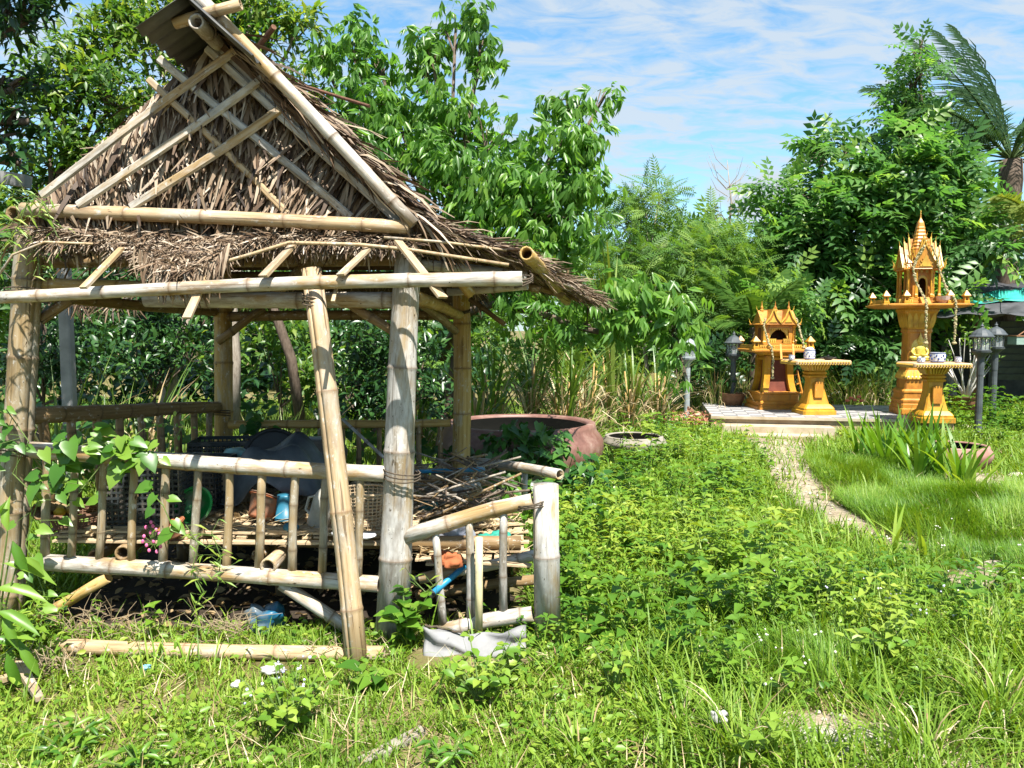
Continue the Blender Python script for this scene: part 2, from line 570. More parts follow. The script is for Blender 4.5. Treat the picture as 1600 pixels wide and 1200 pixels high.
_cs = [0]
def frame(p0, p1, roll=0.0):
    p0, p1 = Vector(p0), Vector(p1)
    q = (p1 - p0).to_track_quat('Z', 'Y')
    return Matrix.Translation(p0) @ q.to_matrix().to_4x4() @ Matrix.Rotation(roll, 4, 'Z')

def bamboo(name, p0, p1, r0, mat, parent=None, r1=None, seg=0.32, bend=0.0, hollow=True, n=14, crack=None, roll=0.0):
    _cs[0] += 1
    p0, p1 = Vector(p0), Vector(p1)
    me = culm_mesh((p1 - p0).length, r0, r1 or r0, seg, bend, hollow, n, _cs[0], crack, name)
    return obj(name, me, mat, parent, frame(p0, p1, roll))

# ------------------------------------------------------------------ foliage helpers
def blades(P, Ln, W, az, lean, bend, nseg=2, tint=None, twist=None, flat=0.8):
    """Arching ribbon blades. All arguments are arrays of length n (P is n x 3)."""
    P = np.asarray(P, float); n = len(P)
    Ln = np.broadcast_to(Ln, n).astype(float); W = np.broadcast_to(W, n).astype(float)
    lean = np.broadcast_to(lean, n); bend = np.broadcast_to(bend, n)
    ca, sa = np.cos(az), np.sin(az)
    tw = np.zeros(n) if twist is None else twist
    pts = np.zeros((n, nseg + 1, 3)); pts[:, 0] = P
    for i in range(nseg):
        th = lean + bend * (i + 0.5) / nseg
        st = np.stack([np.sin(th) * ca, np.sin(th) * sa, np.cos(th)], 1)
        pts[:, i + 1] = pts[:, i] + st * (Ln / nseg)[:, None]
    lat = np.stack([-np.sin(az + tw), np.cos(az + tw), 0.25 * np.sin(tw * 3)], 1)
    V = np.zeros((n, 2 * nseg + 1, 3))
    for i in range(nseg):
        t = i / nseg
        wf = (1 - t ** 2) * (0.6 + 0.8 * min(t, 0.5)) * flat + (1 - flat) * (1 - t)
        V[:, 2 * i] = pts[:, i] - lat * (W * wf / 2)[:, None]
        V[:, 2 * i + 1] = pts[:, i] + lat * (W * wf / 2)[:, None]
    V[:, 2 * nseg] = pts[:, nseg]
    f = []
    for i in range(nseg - 1):
        a = 2 * i
        f += [(a, a + 1, a + 3), (a, a + 3, a + 2)]
    a = 2 * (nseg - 1)
    f.append((a, a + 1, a + 2))
    f = np.array(f)
    K = 2 * nseg + 1
    F = (f[None] + (np.arange(n) * K)[:, None, None]).reshape(-1, 3)
    T = np.repeat(np.zeros(n) + 0.5 if tint is None else tint, K)
    return V.reshape(-1, 3), F, T

def merge(parts):
    Vs, Fs, Ts, o = [], [], [], 0
    for V, F, T in parts:
        Vs.append(V); Fs.append(F + o); Ts.append(T); o += len(V)
    return np.concatenate(Vs), np.concatenate(Fs), np.concatenate(Ts)

def nrm(a):
    return a / np.maximum(np.linalg.norm(a, axis=-1, keepdims=True), 1e-9)

def frames(d, up):
    """Rotation matrices whose y column is d and z column leans to up."""
    d = nrm(d)
    z = up - d * (up * d).sum(-1, keepdims=True)
    z = nrm(z)
    x = np.cross(d, z)
    return np.stack([x, d, z], -1)

def scatter(tv, tf, Rm, P, S, tint):
    """Copies of a template (tv k x 3, tf m x 3) at n places."""
    n = len(P); k = len(tv)
    S = np.broadcast_to(S, n)
    V = np.einsum('nij,kj->nki', Rm, tv) * S[:, None, None] + P[:, None, :]
    F = (tf[None] + (np.arange(n) * k)[:, None, None]).reshape(-1, 3)
    return V.reshape(-1, 3), F, np.repeat(tint, k)

def leaf_tpl(width=0.4, fold=0.12, droop=0.12, peak=0.45):
    """One leaf along +y, length 1, folded along its midrib: 4 triangles."""
    v = np.array([(0, 0, 0), (-width / 2, peak, fold), (width / 2, peak, fold), (0, peak, 0), (0, 1, -droop)], float)
    f = np.array([(0, 3, 1), (0, 2, 3), (1, 3, 4), (3, 2, 4)])
    return v, f

def leaf_tpl6(width=0.5, fold=0.1, droop=0.15):
    v = np.array([(0, 0, 0), (-width * .42, .28, fold), (width * .42, .28, fold), (0, .28, 0), (-width * .46, .6, fold * .7), (width * .46, .6, fold * .7), (0, .6, -droop * .4), (0, 1, -droop)], float)
    f = np.array([(0, 3, 1), (0, 2, 3), (1, 3, 6), (1, 6, 4), (3, 2, 5), (3, 5, 6), (4, 6, 7), (6, 5, 7)])
    return v, f

def heart_tpl(width=0.85, fold=0.08, droop=0.25):
    v = np.array([(0, 0, 0), (-.30 * width, -.16, fold), (-.5 * width, .12, fold), (-.38 * width, .5, fold * .5), (0, 1, -droop),
                  (.38 * width, .5, fold * .5), (.5 * width, .12, fold), (.30 * width, -.16, fold), (0, .45, -.05)], float)
    f = np.array([(0, 2, 1), (0, 8, 2), (2, 8, 3), (3, 8, 4), (4, 8, 5), (5, 8, 6), (6, 8, 0), (6, 0, 7)])
    return v, f

def pinnate_tpl(pairs=6, lw=0.1, ll=0.28, droop=0.35, spread=62):
    """Compound leaf along +y, length 1, with an arching midrib."""
    lv, lf = leaf_tpl(lw / ll, 0.06, 0.15)
    Vs, Fs, o = [], [], 0
    def rib(t):
        return np.array([0, t, -droop * t * t])
    def put(base, ang, roll, s):
        nonlocal o
        c, si = math.cos(ang), math.sin(ang)
        Rz = np.array([[c, -si, 0], [si, c, 0], [0, 0, 1]])
        cr_, sr = math.cos(roll), math.sin(roll)
        Ry = np.array([[cr_, 0, sr], [0, 1, 0], [-sr, 0, cr_]])
        v = lv * s; v = v @ Ry.T @ Rz.T
        v[:, 2] -= 0.35 * np.hypot(v[:, 0], v[:, 1]) ** 1.5
        Vs.append(v + base); Fs.append(lf + o); o += len(lv)
    for i in range(pairs):
        t = 0.22 + 0.72 * i / (pairs - 1)
        s = ll * (0.75 + 0.5 * math.sin(math.pi * (i + 0.5) / pairs))
        put(rib(t), R(spread), 0.2, s); put(rib(t), -R(spread), -0.2, s)
    put(rib(0.95), 0, 0, ll)
    w_ = 0.008
    v = np.array([(-w_, 0, 0), (w_, 0, 0), (-w_, .5, -droop * .25), (w_, .5, -droop * .25), (0, 1, -droop)])
    Vs.append(v); Fs.append(np.array([(0, 1, 3), (0, 3, 2), (2, 3, 4)]) + o)
    return np.concatenate(Vs), np.concatenate(Fs)

def feather_tpl(pairs=9):
    """Finely divided leaf: side ribs that each carry a narrow row of leaflets."""
    Vs, Fs, o = [], [], 0
    for i in range(pairs):
        t = 0.15 + 0.8 * i / (pairs - 1)
        s = 0.42 * math.sin(math.pi * (0.25 + 0.65 * i / pairs))
        for sg in (-1, 1):
            for q in range(5):
                a = q / 5.0
                b0 = np.array([sg * s * a * 0.85, t + s * a * 0.5, -0.25 * t * t - 0.3 * s * a * a])
                for e in (-1, 1):
                    dv = np.array([sg * 0.035 + e * -0.03 * sg, 0.05 + e * 0.05, -0.02])
                    wv = np.array([0.012, 0.012 * -sg, 0.006])
                    Vs.append(np.array([b0 - wv, b0 + wv, b0 + dv * 1.3])); Fs.append(np.array([(0, 1, 2)]) + o); o += 3
    return np.concatenate(Vs), np.concatenate(Fs)

def tri_droop_tpl(k=3, width=0.36):
    """A stalk that ends in k hanging leaflets, length about 1."""
    lv, lf = leaf_tpl(width, 0.09, 0.12, 0.42)
    lv = lv * 0.68
    Vs, Fs, o = [], [], 0
    for i in range(k):
        a = R(-50 + 100 * i / (k - 1)) if k > 1 else 0
        c, si = math.cos(a), math.sin(a)
        Rz = np.array([[c, -si, 0], [si, c, 0], [0, 0, 1]])
        e = R(-62)
        Rx = np.array([[1, 0, 0], [0, math.cos(e), -math.sin(e)], [0, math.sin(e), math.cos(e)]])
        v = lv @ Rx.T @ Rz.T + np.array([0, 0.42, -0.04])
        Vs.append(v); Fs.append(lf + o); o += len(lv)
    w_ = 0.012
    Vs.append(np.array([(-w_, 0, 0), (w_, 0, 0), (0, 0.43, -0.04)])); Fs.append(np.array([(0, 1, 2)]) + o)
    return np.concatenate(Vs), np.concatenate(Fs)

def lobes_at(lst):
    """(px, py, radius px, depth) -> [(centre, radius m)]."""
    return [(at(x, y, D), r * D / 1200) for x, y, r, D in lst]

def sample_lobes(lobes, per_m2, squash=0.8, sub=14, jit=0.34, inner=0.5, rnd=None):
    """Clumped points through a set of crown lobes: positions, outward directions, clump tint and clump centres."""
    r_ = rnd or rng
    Ps, Ds, Ts, subs = [], [], [], []
    for c, rad in lobes:
        c = np.array(c)
        ns = max(5, int(sub * (rad / 0.8) ** 1.2))
        d = nrm(r_.normal(size=(ns, 3)))
        d[:, 2] = np.where(d[:, 2] < -0.55, -d[:, 2], d[:, 2])
        rr = rad * r_.uniform(inner, 1.0, (ns, 1))
        sc_ = c + d * rr * np.array([1, 1, squash])
        tot = int(per_m2 * 4 * math.pi * rad * rad / 3)
        k = r_.integers(0, ns, tot)
        p = sc_[k] + r_.normal(size=(tot, 3)) * rad * jit * np.array([1, 1, 0.75]) * r_.uniform(0.5, 1.1, (ns, 1))[k]
        Ps.append(p); Ds.append(nrm(p - c + 0.25 * rad * np.array([0, 0, 1])))
        ct = r_.uniform(-0.3, 0.3, ns)
        Ts.append(ct[k] + r_.uniform(0.2, 0.75, tot))
        subs.append(sc_)
    return np.concatenate(Ps), np.concatenate(Ds), np.clip(np.concatenate(Ts), 0, 1), subs

def tree(name, label, cat, base, lobes, tpl, per_m2, size, mat, bark, group=None, trunk_r=0.08, fork=0.5, squash=0.8,
         droop=0.4, jit=0.34, inner=0.5, sub=14, young=0.06, spread=0.9, leaf_parts=None, up_bias=0.3, fork_pt=None):
    base = Vector(base)
    root = thing(name, label, cat, base, group)
    P, D, T, subs = sample_lobes(lobes, per_m2, squash, sub, jit, inner)
    n = len(P)
    side = nrm(rng.normal(size=(n, 3)))
    d = nrm(D * 0.6 + side * spread + np.array([0, 0, up_bias - droop]))
    up = nrm(np.array(sun_from) * 0.75 + np.array([0, 0, .35]) + rng.normal(size=(n, 3)) * 0.36)   # leaves turn to the sun
    Rm = frames(d, up)
    yg = rng.random(n) < young
    T = np.where(yg, 1.0, T * 0.85)
    V, F, TT = scatter(tpl[0], tpl[1], Rm, P, size * rng.uniform(0.65, 1.2, n), T)
    obj('crown', np_mesh('crown', V, F, TT), mat, root)
    # trunk and limbs
    cen = sum((c for c, r in lobes), Vector()) / len(lobes)
    top = fork_pt or Vector((base.x * 0.4 + cen.x * 0.6, base.y * 0.4 + cen.y * 0.6, base.z + (cen.z - base.z) * fork))
    mid = base.lerp(top, 0.5) + Vector((random.uniform(-.1, .1), random.uniform(-.1, .1), 0))
    obj('trunk', MB().tube([base - Vector((0, 0, .05)), base + Vector((0, 0, .12)), mid, top], [trunk_r * 1.3, trunk_r, trunk_r * .85, trunk_r * .65], 9).mesh('trunk', True), bark, root)
    for (c, r), sc_ in zip(lobes, subs):
        b = MB()
        m1 = top.lerp(c, 0.55) + Vector((random.uniform(-.15, .15), random.uniform(-.15, .15), 0.1 * r))
        b.tube([top, m1, c], [trunk_r * .5, trunk_r * .33, trunk_r * .2], 6)
        for s_ in sc_[:16]:
            s_ = Vector(s_)
            b.tube([m1.lerp(c, 0.8), c.lerp(s_, 0.5) + Vector((0, 0, .05)), s_], [trunk_r * .16, trunk_r * .1, 0.004], 4, cap=False)
        obj('limb', b.mesh('limb', True), bark, root)
    return root
# ================================================================== setting: ground, path, terrace
def soil_mat():
    m, t, b = mat_new('soil')
    n = noise(t, 1.3, 8, 0.65, rnd=False)
    r = ramp(t, [(0.30, (0.10, 0.085, 0.035)), (0.48, (0.17, 0.15, 0.06)), (0.62, (0.26, 0.21, 0.12)), (0.78, (0.33, 0.27, 0.18))])
    t.links.new(n.outputs['Fac'], r.inputs['Fac'])
    n2 = noise(t, 60, 3, 0.6, rnd=False)
    c = mixrgb(t, r.outputs['Color'], (0.5, 0.5, 0.45), n2.outputs['Fac'], 'MULTIPLY')
    t.links.new(c, b.inputs['Base Color'])
    b.inputs['Roughness'].default_value = 0.95
    b.inputs['Specular IOR Level'].default_value = 0.1
    add_bump(t, b, n2.outputs['Fac'], 0.6, 0.02)
    return m
M_SOIL = soil_mat()

def path_mat():
    m, t, b = mat_new('pale_soil')
    n = noise(t, 3.0, 8, 0.7, rnd=False)
    r = ramp(t, [(0.30, (0.13, 0.095, 0.055)), (0.5, (0.27, 0.22, 0.15)), (0.7, (0.38, 0.335, 0.26))])
    t.links.new(n.outputs['Fac'], r.inputs['Fac'])
    n2 = noise(t, 45, 4, 0.7, rnd=False)
    c = mixrgb(t, r.outputs['Color'], (0.3, 0.22, 0.13), ramp_fac(t, n2, 0.55, 0.75))
    t.links.new(c, b.inputs['Base Color'])
    b.inputs['Roughness'].default_value = 0.95
    add_bump(t, b, n2.outputs['Fac'], 0.7, 0.02)
    return m
def ramp_fac(t, n, a, b):
    r = ramp(t, [(a, (0, 0, 0)), (b, (1, 1, 1))])
    t.links.new(n.outputs['Fac'], r.inputs['Fac'])
    return r.outputs['Color']
M_PATH = path_mat()

gx = np.concatenate([[-400, -200, -90, -50, -30, -20, -14], np.arange(-10, 11.01, 0.14), [14, 20, 30, 50, 90, 200, 400]])
gy = np.concatenate([[-300, -80, -30, -10, -4], np.arange(-1, 17.01, 0.14), [19, 22, 26, 32, 45, 80, 180, 400, 900]])
GX, GY = np.meshgrid(gx, gy)
GV = np.stack([GX, GY, gz(GX, GY)], -1).reshape(-1, 3)
nx_, ny_ = len(gx), len(gy)
i0 = (np.arange(ny_ - 1)[:, None] * nx_ + np.arange(nx_ - 1)[None]).ravel()
GF = np.concatenate([np.stack([i0, i0 + 1, i0 + nx_ + 1], 1), np.stack([i0, i0 + nx_ + 1, i0 + nx_], 1)])
gme = np_mesh('ground', GV, GF); gme.shade_smooth()
struct('ground', gme, M_SOIL)

# bare strips and patches: (centre line in ground coordinates, half widths)
PATHS = [
    ('path', [(3.75, 10.9), (3.55, 10.0), (3.05, 8.4), (2.75, 7.2), (2.62, 6.35), (2.72, 5.75), (2.95, 5.45)], [.38, .31, .22, .19, .15, .11, .04]),
    ('bare_soil', [(5.25, 8.1), (4.75, 7.75), (4.45, 7.25), (4.35, 6.6)], [.3, .3, .22, .08]),
    ('bare_soil', [(3.2, 5.0), (2.85, 4.72), (2.72, 4.4)], [.06, .14, .05]),
    ('bare_soil', [(1.0, 3.02), (1.25, 2.98), (1.55, 2.85), (1.7, 2.6)], [.05, .13, .16, .1]),
]
def path_mask(x, y, grow=0.0):
    """1 on bare soil."""
    x = np.asarray(x, float); y = np.asarray(y, float)
    best = np.full(x.shape, -9.0)
    wob = 0.1 * (vnoise(x * 3.2, y * 3.2, 11) - 0.5) + 0.08 * (vnoise(x * 8, y * 8, 12) - 0.5)
    for _, pts, ws in PATHS:
        for (a, b, wa, wb) in zip(pts[:-1], pts[1:], ws[:-1], ws[1:]):
            vx, vy = b[0] - a[0], b[1] - a[1]
            t = np.clip(((x - a[0]) * vx + (y - a[1]) * vy) / (vx * vx + vy * vy), 0, 1)
            dd = np.hypot(x - a[0] - t * vx, y - a[1] - t * vy)
            best = np.maximum(best, wa + (wb - wa) * t - dd + wob)
    return best + grow
for nm, pts, ws in PATHS:
    P2 = np.array(pts)
    seg = []
    for a, b, wa, wb in zip(pts[:-1], pts[1:], ws[:-1], ws[1:]):
        k = max(2, int(math.hypot(b[0] - a[0], b[1] - a[1]) / 0.1))
        for i in range(k):
            t = i / k
            seg.append((a[0] + (b[0] - a[0]) * t, a[1] + (b[1] - a[1]) * t, wa + (wb - wa) * t))
    seg.append((pts[-1][0], pts[-1][1], ws[-1]))
    vs, fs = [], []
    for i, (x, y, hw) in enumerate(seg):
        a = seg[max(i - 1, 0)]; b = seg[min(i + 1, len(seg) - 1)]
        tx, ty = b[0] - a[0], b[1] - a[1]; l = math.hypot(tx, ty) or 1
        nx0, ny0 = -ty / l, tx / l
        for k in range(9):
            q = -1 + 2 * k / 8
            e = hw * 1.12 * (1 + 0.35 * (float(vnoise(x * 5 + q * 7, y * 5, 13)) - 0.5))
            px_, py_ = x + nx0 * q * e, y + ny0 * q * e
            edge = 1 - abs(q) ** 3
            vs.append((px_, py_, g1(px_, py_) + 0.022 * edge - 0.006 + 0.008 * (float(vnoise(px_ * 14, py_ * 14, 5)) - .5)))
    n_ = 9
    for i in range(len(seg) - 1):
        for k in range(8):
            fs.append((i * n_ + k, i * n_ + k + 1, (i + 1) * n_ + k + 1, (i + 1) * n_ + k))
    struct(nm, MB().add(vs, fs).mesh(nm, True), M_PATH)
# stones and clods on the bare soil
M_STONE = mat_mottled('stone', (0.3, 0.27, 0.22), (0.55, 0.5, 0.43), 14, 0.9, (0.7, 0.67, 0.6), 0.4)

# near-black earth sheet, added to darken the ground below the pavilion floor
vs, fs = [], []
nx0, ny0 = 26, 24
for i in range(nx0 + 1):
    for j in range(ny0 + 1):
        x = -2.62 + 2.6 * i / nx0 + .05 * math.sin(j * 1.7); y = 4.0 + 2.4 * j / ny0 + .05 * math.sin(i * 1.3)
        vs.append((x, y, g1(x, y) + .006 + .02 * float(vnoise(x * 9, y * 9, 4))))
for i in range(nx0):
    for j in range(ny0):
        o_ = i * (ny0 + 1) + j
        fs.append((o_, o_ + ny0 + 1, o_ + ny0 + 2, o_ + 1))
struct('bare_earth', MB().add(vs, fs).mesh('bare_earth', True), mat_mottled('dark_earth', (.02, .014, .009), (.045, .032, .02), 9, .95, (.07, .05, .033), .6))

# tiled terrace that carries the shrines
TZ = 0.25
T_A = Vector((3.12, 11.95)); T_AX = Vector((0.985, -0.174)); T_AY = Vector((0.174, 0.985))
TW, TD = 3.5, 2.3
M_TILE1 = mat_mottled('grey_tile', (0.20, 0.195, 0.2), (0.28, 0.275, 0.275), 9, 0.45, None, 0.05)
M_TILE2 = mat_mottled('white_tile', (0.38, 0.36, 0.35), (0.46, 0.44, 0.42), 9, 0.45, None, 0.05)
M_RISER = mat_mottled('peach_render', (0.38, 0.25, 0.15), (0.48, 0.35, 0.23), 6, 0.8, (0.52, 0.43, 0.32), 0.2, dirt=(0.2, 0.15, 0.09))
M_STEP = mat_mottled('cement_step', (0.38, 0.31, 0.21), (0.5, 0.43, 0.32), 5, 0.85, None, 0.3, dirt=(0.3, 0.23, 0.14))
def tp(u, v, z):
    q = T_A + T_AX * u + T_AY * v
    return Vector((q.x, q.y, z))
ang_t = math.atan2(T_AX.y, T_AX.x)
ter = MB(); c_ = tp(TW / 2, TD / 2, 0.10)
ter.box(c_, (TW, TD, 0.28), ang_t)
terrace = struct('terrace', ter, M_RISER)
tb = 0.2
tm1 = MB().box((0, 0, 0), (tb - .006, tb - .006, .014)).mesh('tile'); tm1.materials.append(M_TILE1)
tm2 = MB().box((0, 0, 0), (tb - .006, tb - .006, .014)).mesh('tile'); tm2.materials.append(M_TILE2)
for i in range(int(TW / tb)):
    for j in range(int(TD / tb)):
        u, v = (i + .5) * tb, (j + .5) * tb
        obj('tile', tm1 if (i + j) % 2 else tm2, None, terrace, Matrix.Translation(tp(u, v, TZ + random.uniform(-.0015, .0015))) @ Matrix.Rotation(ang_t, 4, 'Z'))
edge = MB(); edge.box(tp(TW / 2, -0.02, 0.235), (TW + .02, 0.035, 0.04), ang_t)
obj('edge_strip', edge, M_STEP, terrace)
for k, (z, v, u0, u1) in enumerate([(0.145, -0.2, 0.15, 1.75), (0.05, -0.5, 0.35, 1.55)]):
    s_ = MB(); s_.box(tp((u0 + u1) / 2, v, z / 2 - .04), (u1 - u0, 0.34, z + .08), ang_t)
    struct('step', s_, M_STEP)

# ================================================================== pavilion
PAV = thing('bamboo_pavilion', 'dilapidated bamboo pavilion with a thatched gable roof and broken eaves', 'pavilion', (-1.5, 5.2, 0))
M_THATCH = None
def thatch_mat():
    m, t, b = mat_new('dry_thatch')
    a = t.nodes.new('ShaderNodeAttribute'); a.attribute_name = 'tint'
    r = ramp(t, [(0.0, (0.03, 0.019, 0.012)), (0.3, (0.11, 0.068, 0.038)), (0.55, (0.225, 0.155, 0.095)), (0.8, (0.37, 0.295, 0.205)), (1.0, (0.58, 0.5, 0.4))])
    t.links.new(a.outputs['Fac'], r.inputs['Fac'])
    n = noise(t, 25, 4, 0.6)
    c = mixrgb(t, r.outputs['Color'], (0.55, 0.5, 0.48), n.outputs['Fac'], 'MULTIPLY')
    t.links.new(c, b.inputs['Base Color'])
    b.inputs['Roughness'].default_value = 0.62
    b.inputs['Specular IOR Level'].default_value = 0.35
    return m
M_THATCH = thatch_mat()
M_UNDER = mat_mottled('thatch_under', (0.06, 0.035, 0.022), (0.14, 0.085, 0.055), 14, 0.9, None, 0.5)
M_TIN = mat_mottled('weathered_shaded_tin', (0.07, 0.07, 0.065), (0.13, 0.13, 0.125), 5, 0.6, (0.2, 0.18, 0.15), 0.1, metal=0.2)  # darkened overall to stand in for the shaded underside of the sheets

# posts
FL, FR = 4.15, 3.95
bamboo('post', at(12, 965, FL), at(47, 338, FL), 0.078, M_BAML, PAV, 0.07, 0.42, 0.015, n=18, crack=R(250))
bamboo('post', at(612, 1012, FR), at(642, 358, FR), 0.09, M_BAMG, PAV, 0.066, 0.5, 0.01, n=20, crack=R(262), roll=R(180))
bamboo('post', (-2.43, 6.4, -.05), at(343, 380, 6.4), 0.076, M_BAMY, PAV, 0.072, 0.4, 0.01, n=16)
bamboo('post', (-0.43, 6.35, -.05), at(720, 425, 6.35), 0.078, M_BAMY, PAV, 0.072, 0.42, 0.01, n=16, crack=R(75))
bamboo('post', at(856, 1008, 3.9), at(853, 757, 3.9), 0.070, M_BAMG, PAV, 0.066, 0.7, 0.0, hollow=False, n=20, crack=R(285))
# front railing
def railing(a0, a1, b0, b1, ts, r_rail, r_bal, mat, matb, low=True):
    bamboo('handrail', a0, a1, r_rail, mat, PAV, r_rail * .95, 0.3, 0.012)
    if low:
        bamboo('bottom_rail', b0, b1, r_rail, mat, PAV, r_rail * .95, 0.3, 0.012)
    for t0, t1 in ts:
        p = Vector(b0).lerp(Vector(b1), t0); q = Vector(a0).lerp(Vector(a1), t1)
        bamboo('baluster', p, q, r_bal * random.uniform(.9, 1.1), matb, PAV, r_bal * random.uniform(.85, 1.0), 0.24, 0.003, hollow=False, n=10)
xs_t = [75, 119, 168, 216, 266, 315, 364, 416, 466, 513, 566]
xs_b = [70, 113, 158, 209, 259, 306, 359, 409, 460, 506, 560]
railing(at(48, 703, 4.1), at(603, 740, 3.93), at(60, 877, 4.1), at(592, 912, 3.93),
        [((b - 60) / 532, (t - 48) / 555) for t, b in zip(xs_t, xs_b)], 0.045, 0.0225, M_BAM, M_BAML)
# left side railing
railing(at(45, 650, 4.25), at(340, 637, 6.3), at(60, 800, 4.25), at(340, 760, 6.3), [(k / 9 + .05, k / 9 + .05) for k in range(9)], 0.05, 0.028, M_BAMD, M_BAMD)
# back railing
railing(at(358, 663, 6.35), at(704, 660, 6.35), at(358, 745, 6.35), at(704, 745, 6.35), [((x - 358) / 346,) * 2 for x in (384, 434, 465, 500, 535, 560, 592, 625, 655, 688)], 0.036, 0.023, M_BAMY, M_BAMD, low=False)
bamboo('brace', at(535, 655, 5.6), at(600, 715, 5.0), 0.011, M_BAMG, PAV, n=8, hollow=False)
# porch railings
railing(at(634, 838, 3.93), at(832, 783, 3.9), at(690, 985, 3.93), at(832, 958, 3.9), [(.02, .23), (.33, .50), (.68, .77)], 0.042, 0.022, M_BAM, M_BAMG)
p0, p1 = at(731, 720, 5.9), at(874, 741, 4.9)
bamboo('handrail', p0, p1, 0.037, M_BAM, PAV, 0.035, 0.3, 0.01)
for t in (0.18, 0.42, .66):
    q = p0.lerp(p1, t)
    bamboo('baluster', (q.x, q.y, 0.40), q - Vector((0, 0, .02)), 0.022, M_BAMG, PAV, n=9, hollow=False)
# braces below the floor and floor bearers
bamboo('brace', at(60, 966, 4.1), at(170, 902, 4.05), 0.031, M_BAMY, PAV, n=10)
bamboo('brace', at(440, 912, 3.98), at(548, 984, 3.95), 0.034, M_BAM, PAV, n=10)
for y in (4.35, 5.2, 6.1):
    bamboo('floor_bearer', (-2.55, y, 0.41), (0.05 if y < 5 else -.1, y - .1, 0.40), 0.04, M_BAMD, PAV, n=10)
for x in (-2.3, -1.4, -0.6):
    bamboo('floor_joist', (x, 4.15, 0.355), (x + .05, 6.35, 0.36), 0.035, M_BAMD, PAV, n=10)
for x, y in ((-2.3, 5.3), (-1.4, 4.6), (-1.4, 6.1), (-0.6, 5.3), (0.0, 5.0)):
    bamboo('floor_prop', (x, y, -.05), (x, y, 0.33), 0.05, M_BAMD, PAV, n=10)
# floor of split bamboo
for k in range(44):
    x = -2.58 + k * 0.061 + random.uniform(-.008, .008)
    if x > 0.12:
        break
    y0 = 4.16 + random.uniform(-.05, .04); y1 = 6.35 + random.uniform(-.05, .05)
    if x > -0.55:
        y0 = 4.08 + random.uniform(-.03, .10); y1 = 5.9 + random.uniform(-.2, .05)
    wd = random.uniform(.044, .056); z0 = (.468 if x < -.55 else .335) + random.uniform(-.004, .006)
    b = MB().beam((0, 0, 0), (0, 0, y1 - y0), wd, .011, up=(0, 1, 0))
    obj('floor_slat', b, M_SLAT, PAV, frame((x, y0, z0), (x + random.uniform(-.03, .03), y1, z0 + random.uniform(-.006, .006))))
for z, y, x0, x1 in ((.487, 4.2, -2.5, -.62), (.486, 4.3, -2.45, -.7), (.451, 4.13, -2.5, -.6)):
    Lb = x1 - x0
    obj('floor_edge', MB().beam((0, 0, 0), (0, 0, Lb), .05, .013, up=(0, 1, 0)), M_SLAT, PAV, frame((x0, y, z), (x1, y - .06, z)))
for k in range(5):
    a = Vector((-.5, 4.12 + k * .16, .352)); b_ = Vector((.1, 4.02 + k * .2 + random.uniform(-.05, .05), .358 + k * .002))
    obj('floor_edge', MB().beam((0, 0, 0), (0, 0, (b_ - a).length), .05, .01, up=(0, 1, 0)), M_SLAT, PAV, frame(a, b_))
bamboo('floor_bearer', at(655, 905, 4.05), at(835, 868, 4.1), 0.03, M_BAM, PAV, n=10)
bamboo('floor_bearer', at(650, 930, 4.3), at(835, 905, 4.35), 0.03, M_BAMD, PAV, n=10)

# roof frame
bamboo('tie_beam', at(36, 327, 3.90), at(640, 354, 3.80), 0.036, M_BAMT, PAV, .034, 0.42, 0.01)
bamboo('beam', at(50, 443, 4.2), at(420, 463, 4.1), 0.038, M_BAMY, PAV, .036, 0.35, 0.012)
bamboo('beam', at(228, 468, 4.08), at(618, 471, 4.02), 0.044, M_BAM, PAV, .044, 0.42, 0.008)
bamboo('eave_pole', at(-25, 466, 3.66), at(816, 435, 3.52), 0.029, M_BAM, PAV, .034, 0.36, 0.02)
bamboo('beam', (-0.5, 3.98, 1.77), (-0.42, 6.4, 1.72), 0.036, M_BAMY, PAV, n=12)
bamboo('beam', (-2.6, 4.2, 1.79), (-2.44, 6.4, 1.74), 0.036, M_BAMD, PAV, n=12)
bamboo('beam', at(340, 495, 6.4), at(716, 491, 6.35), 0.042, M_BAMD, PAV, n=12)
bamboo('purlin', at(640, 410, 3.98), at(822, 433, 4.05), 0.030, M_BAMG, PAV, n=10)
bamboo('purlin', at(700, 457, 4.5), at(824, 447, 4.35), 0.024, M_BAM, PAV, n=10)
bamboo('purlin', (0.07, 3.6, 1.955), (0.45, 6.3, 1.83), 0.034, M_BAMY, PAV, n=12)
bamboo('purlin', at(60, 410, 4.3), at(640, 405, 4.3), 0.035, M_BAMD, PAV, n=10)
bamboo('plate', (-0.47, 3.86, 2.13), (-0.42, 6.6, 2.08), 0.038, M_BAMD, PAV, n=10)
bamboo('plate', (-2.50, 3.9, 2.18), (-2.44, 6.6, 2.1), 0.038, M_BAMD, PAV, n=10)
bamboo('ridge_pole', (-1.44, 3.60, 3.0), (-1.46, 6.75, 3.0), 0.036, M_BAM, PAV)
bamboo('rafter', at(303, -14, 3.72), at(648, 350, 3.78), 0.032, M_BAM, PAV, .030, 0.36, 0.012)
bamboo('ridge_spar', at(272, 36, 3.68), at(376, 6, 3.66), 0.026, M_BAMT, PAV, n=12)
for y in (4.6, 5.3, 6.0, 6.6):
    bamboo('rafter', (-1.5, y, 3.02), (-0.46, y, 2.12), 0.028, M_BAMD, PAV, n=8)
    bamboo('rafter', (-1.5, y, 3.02), (-2.5, y, 2.16), 0.028, M_BAMD, PAV, n=8)
    bamboo('rafter', (-0.46, y, 2.10), (-.46 + .42 + (y - 3.85) * .27, y, 1.83), 0.022, M_BAMD, PAV, n=8)
bamboo('rafter', at(655, 352, 3.95), at(735, 460, 4.2), 0.032, M_BAMY, PAV, n=10)
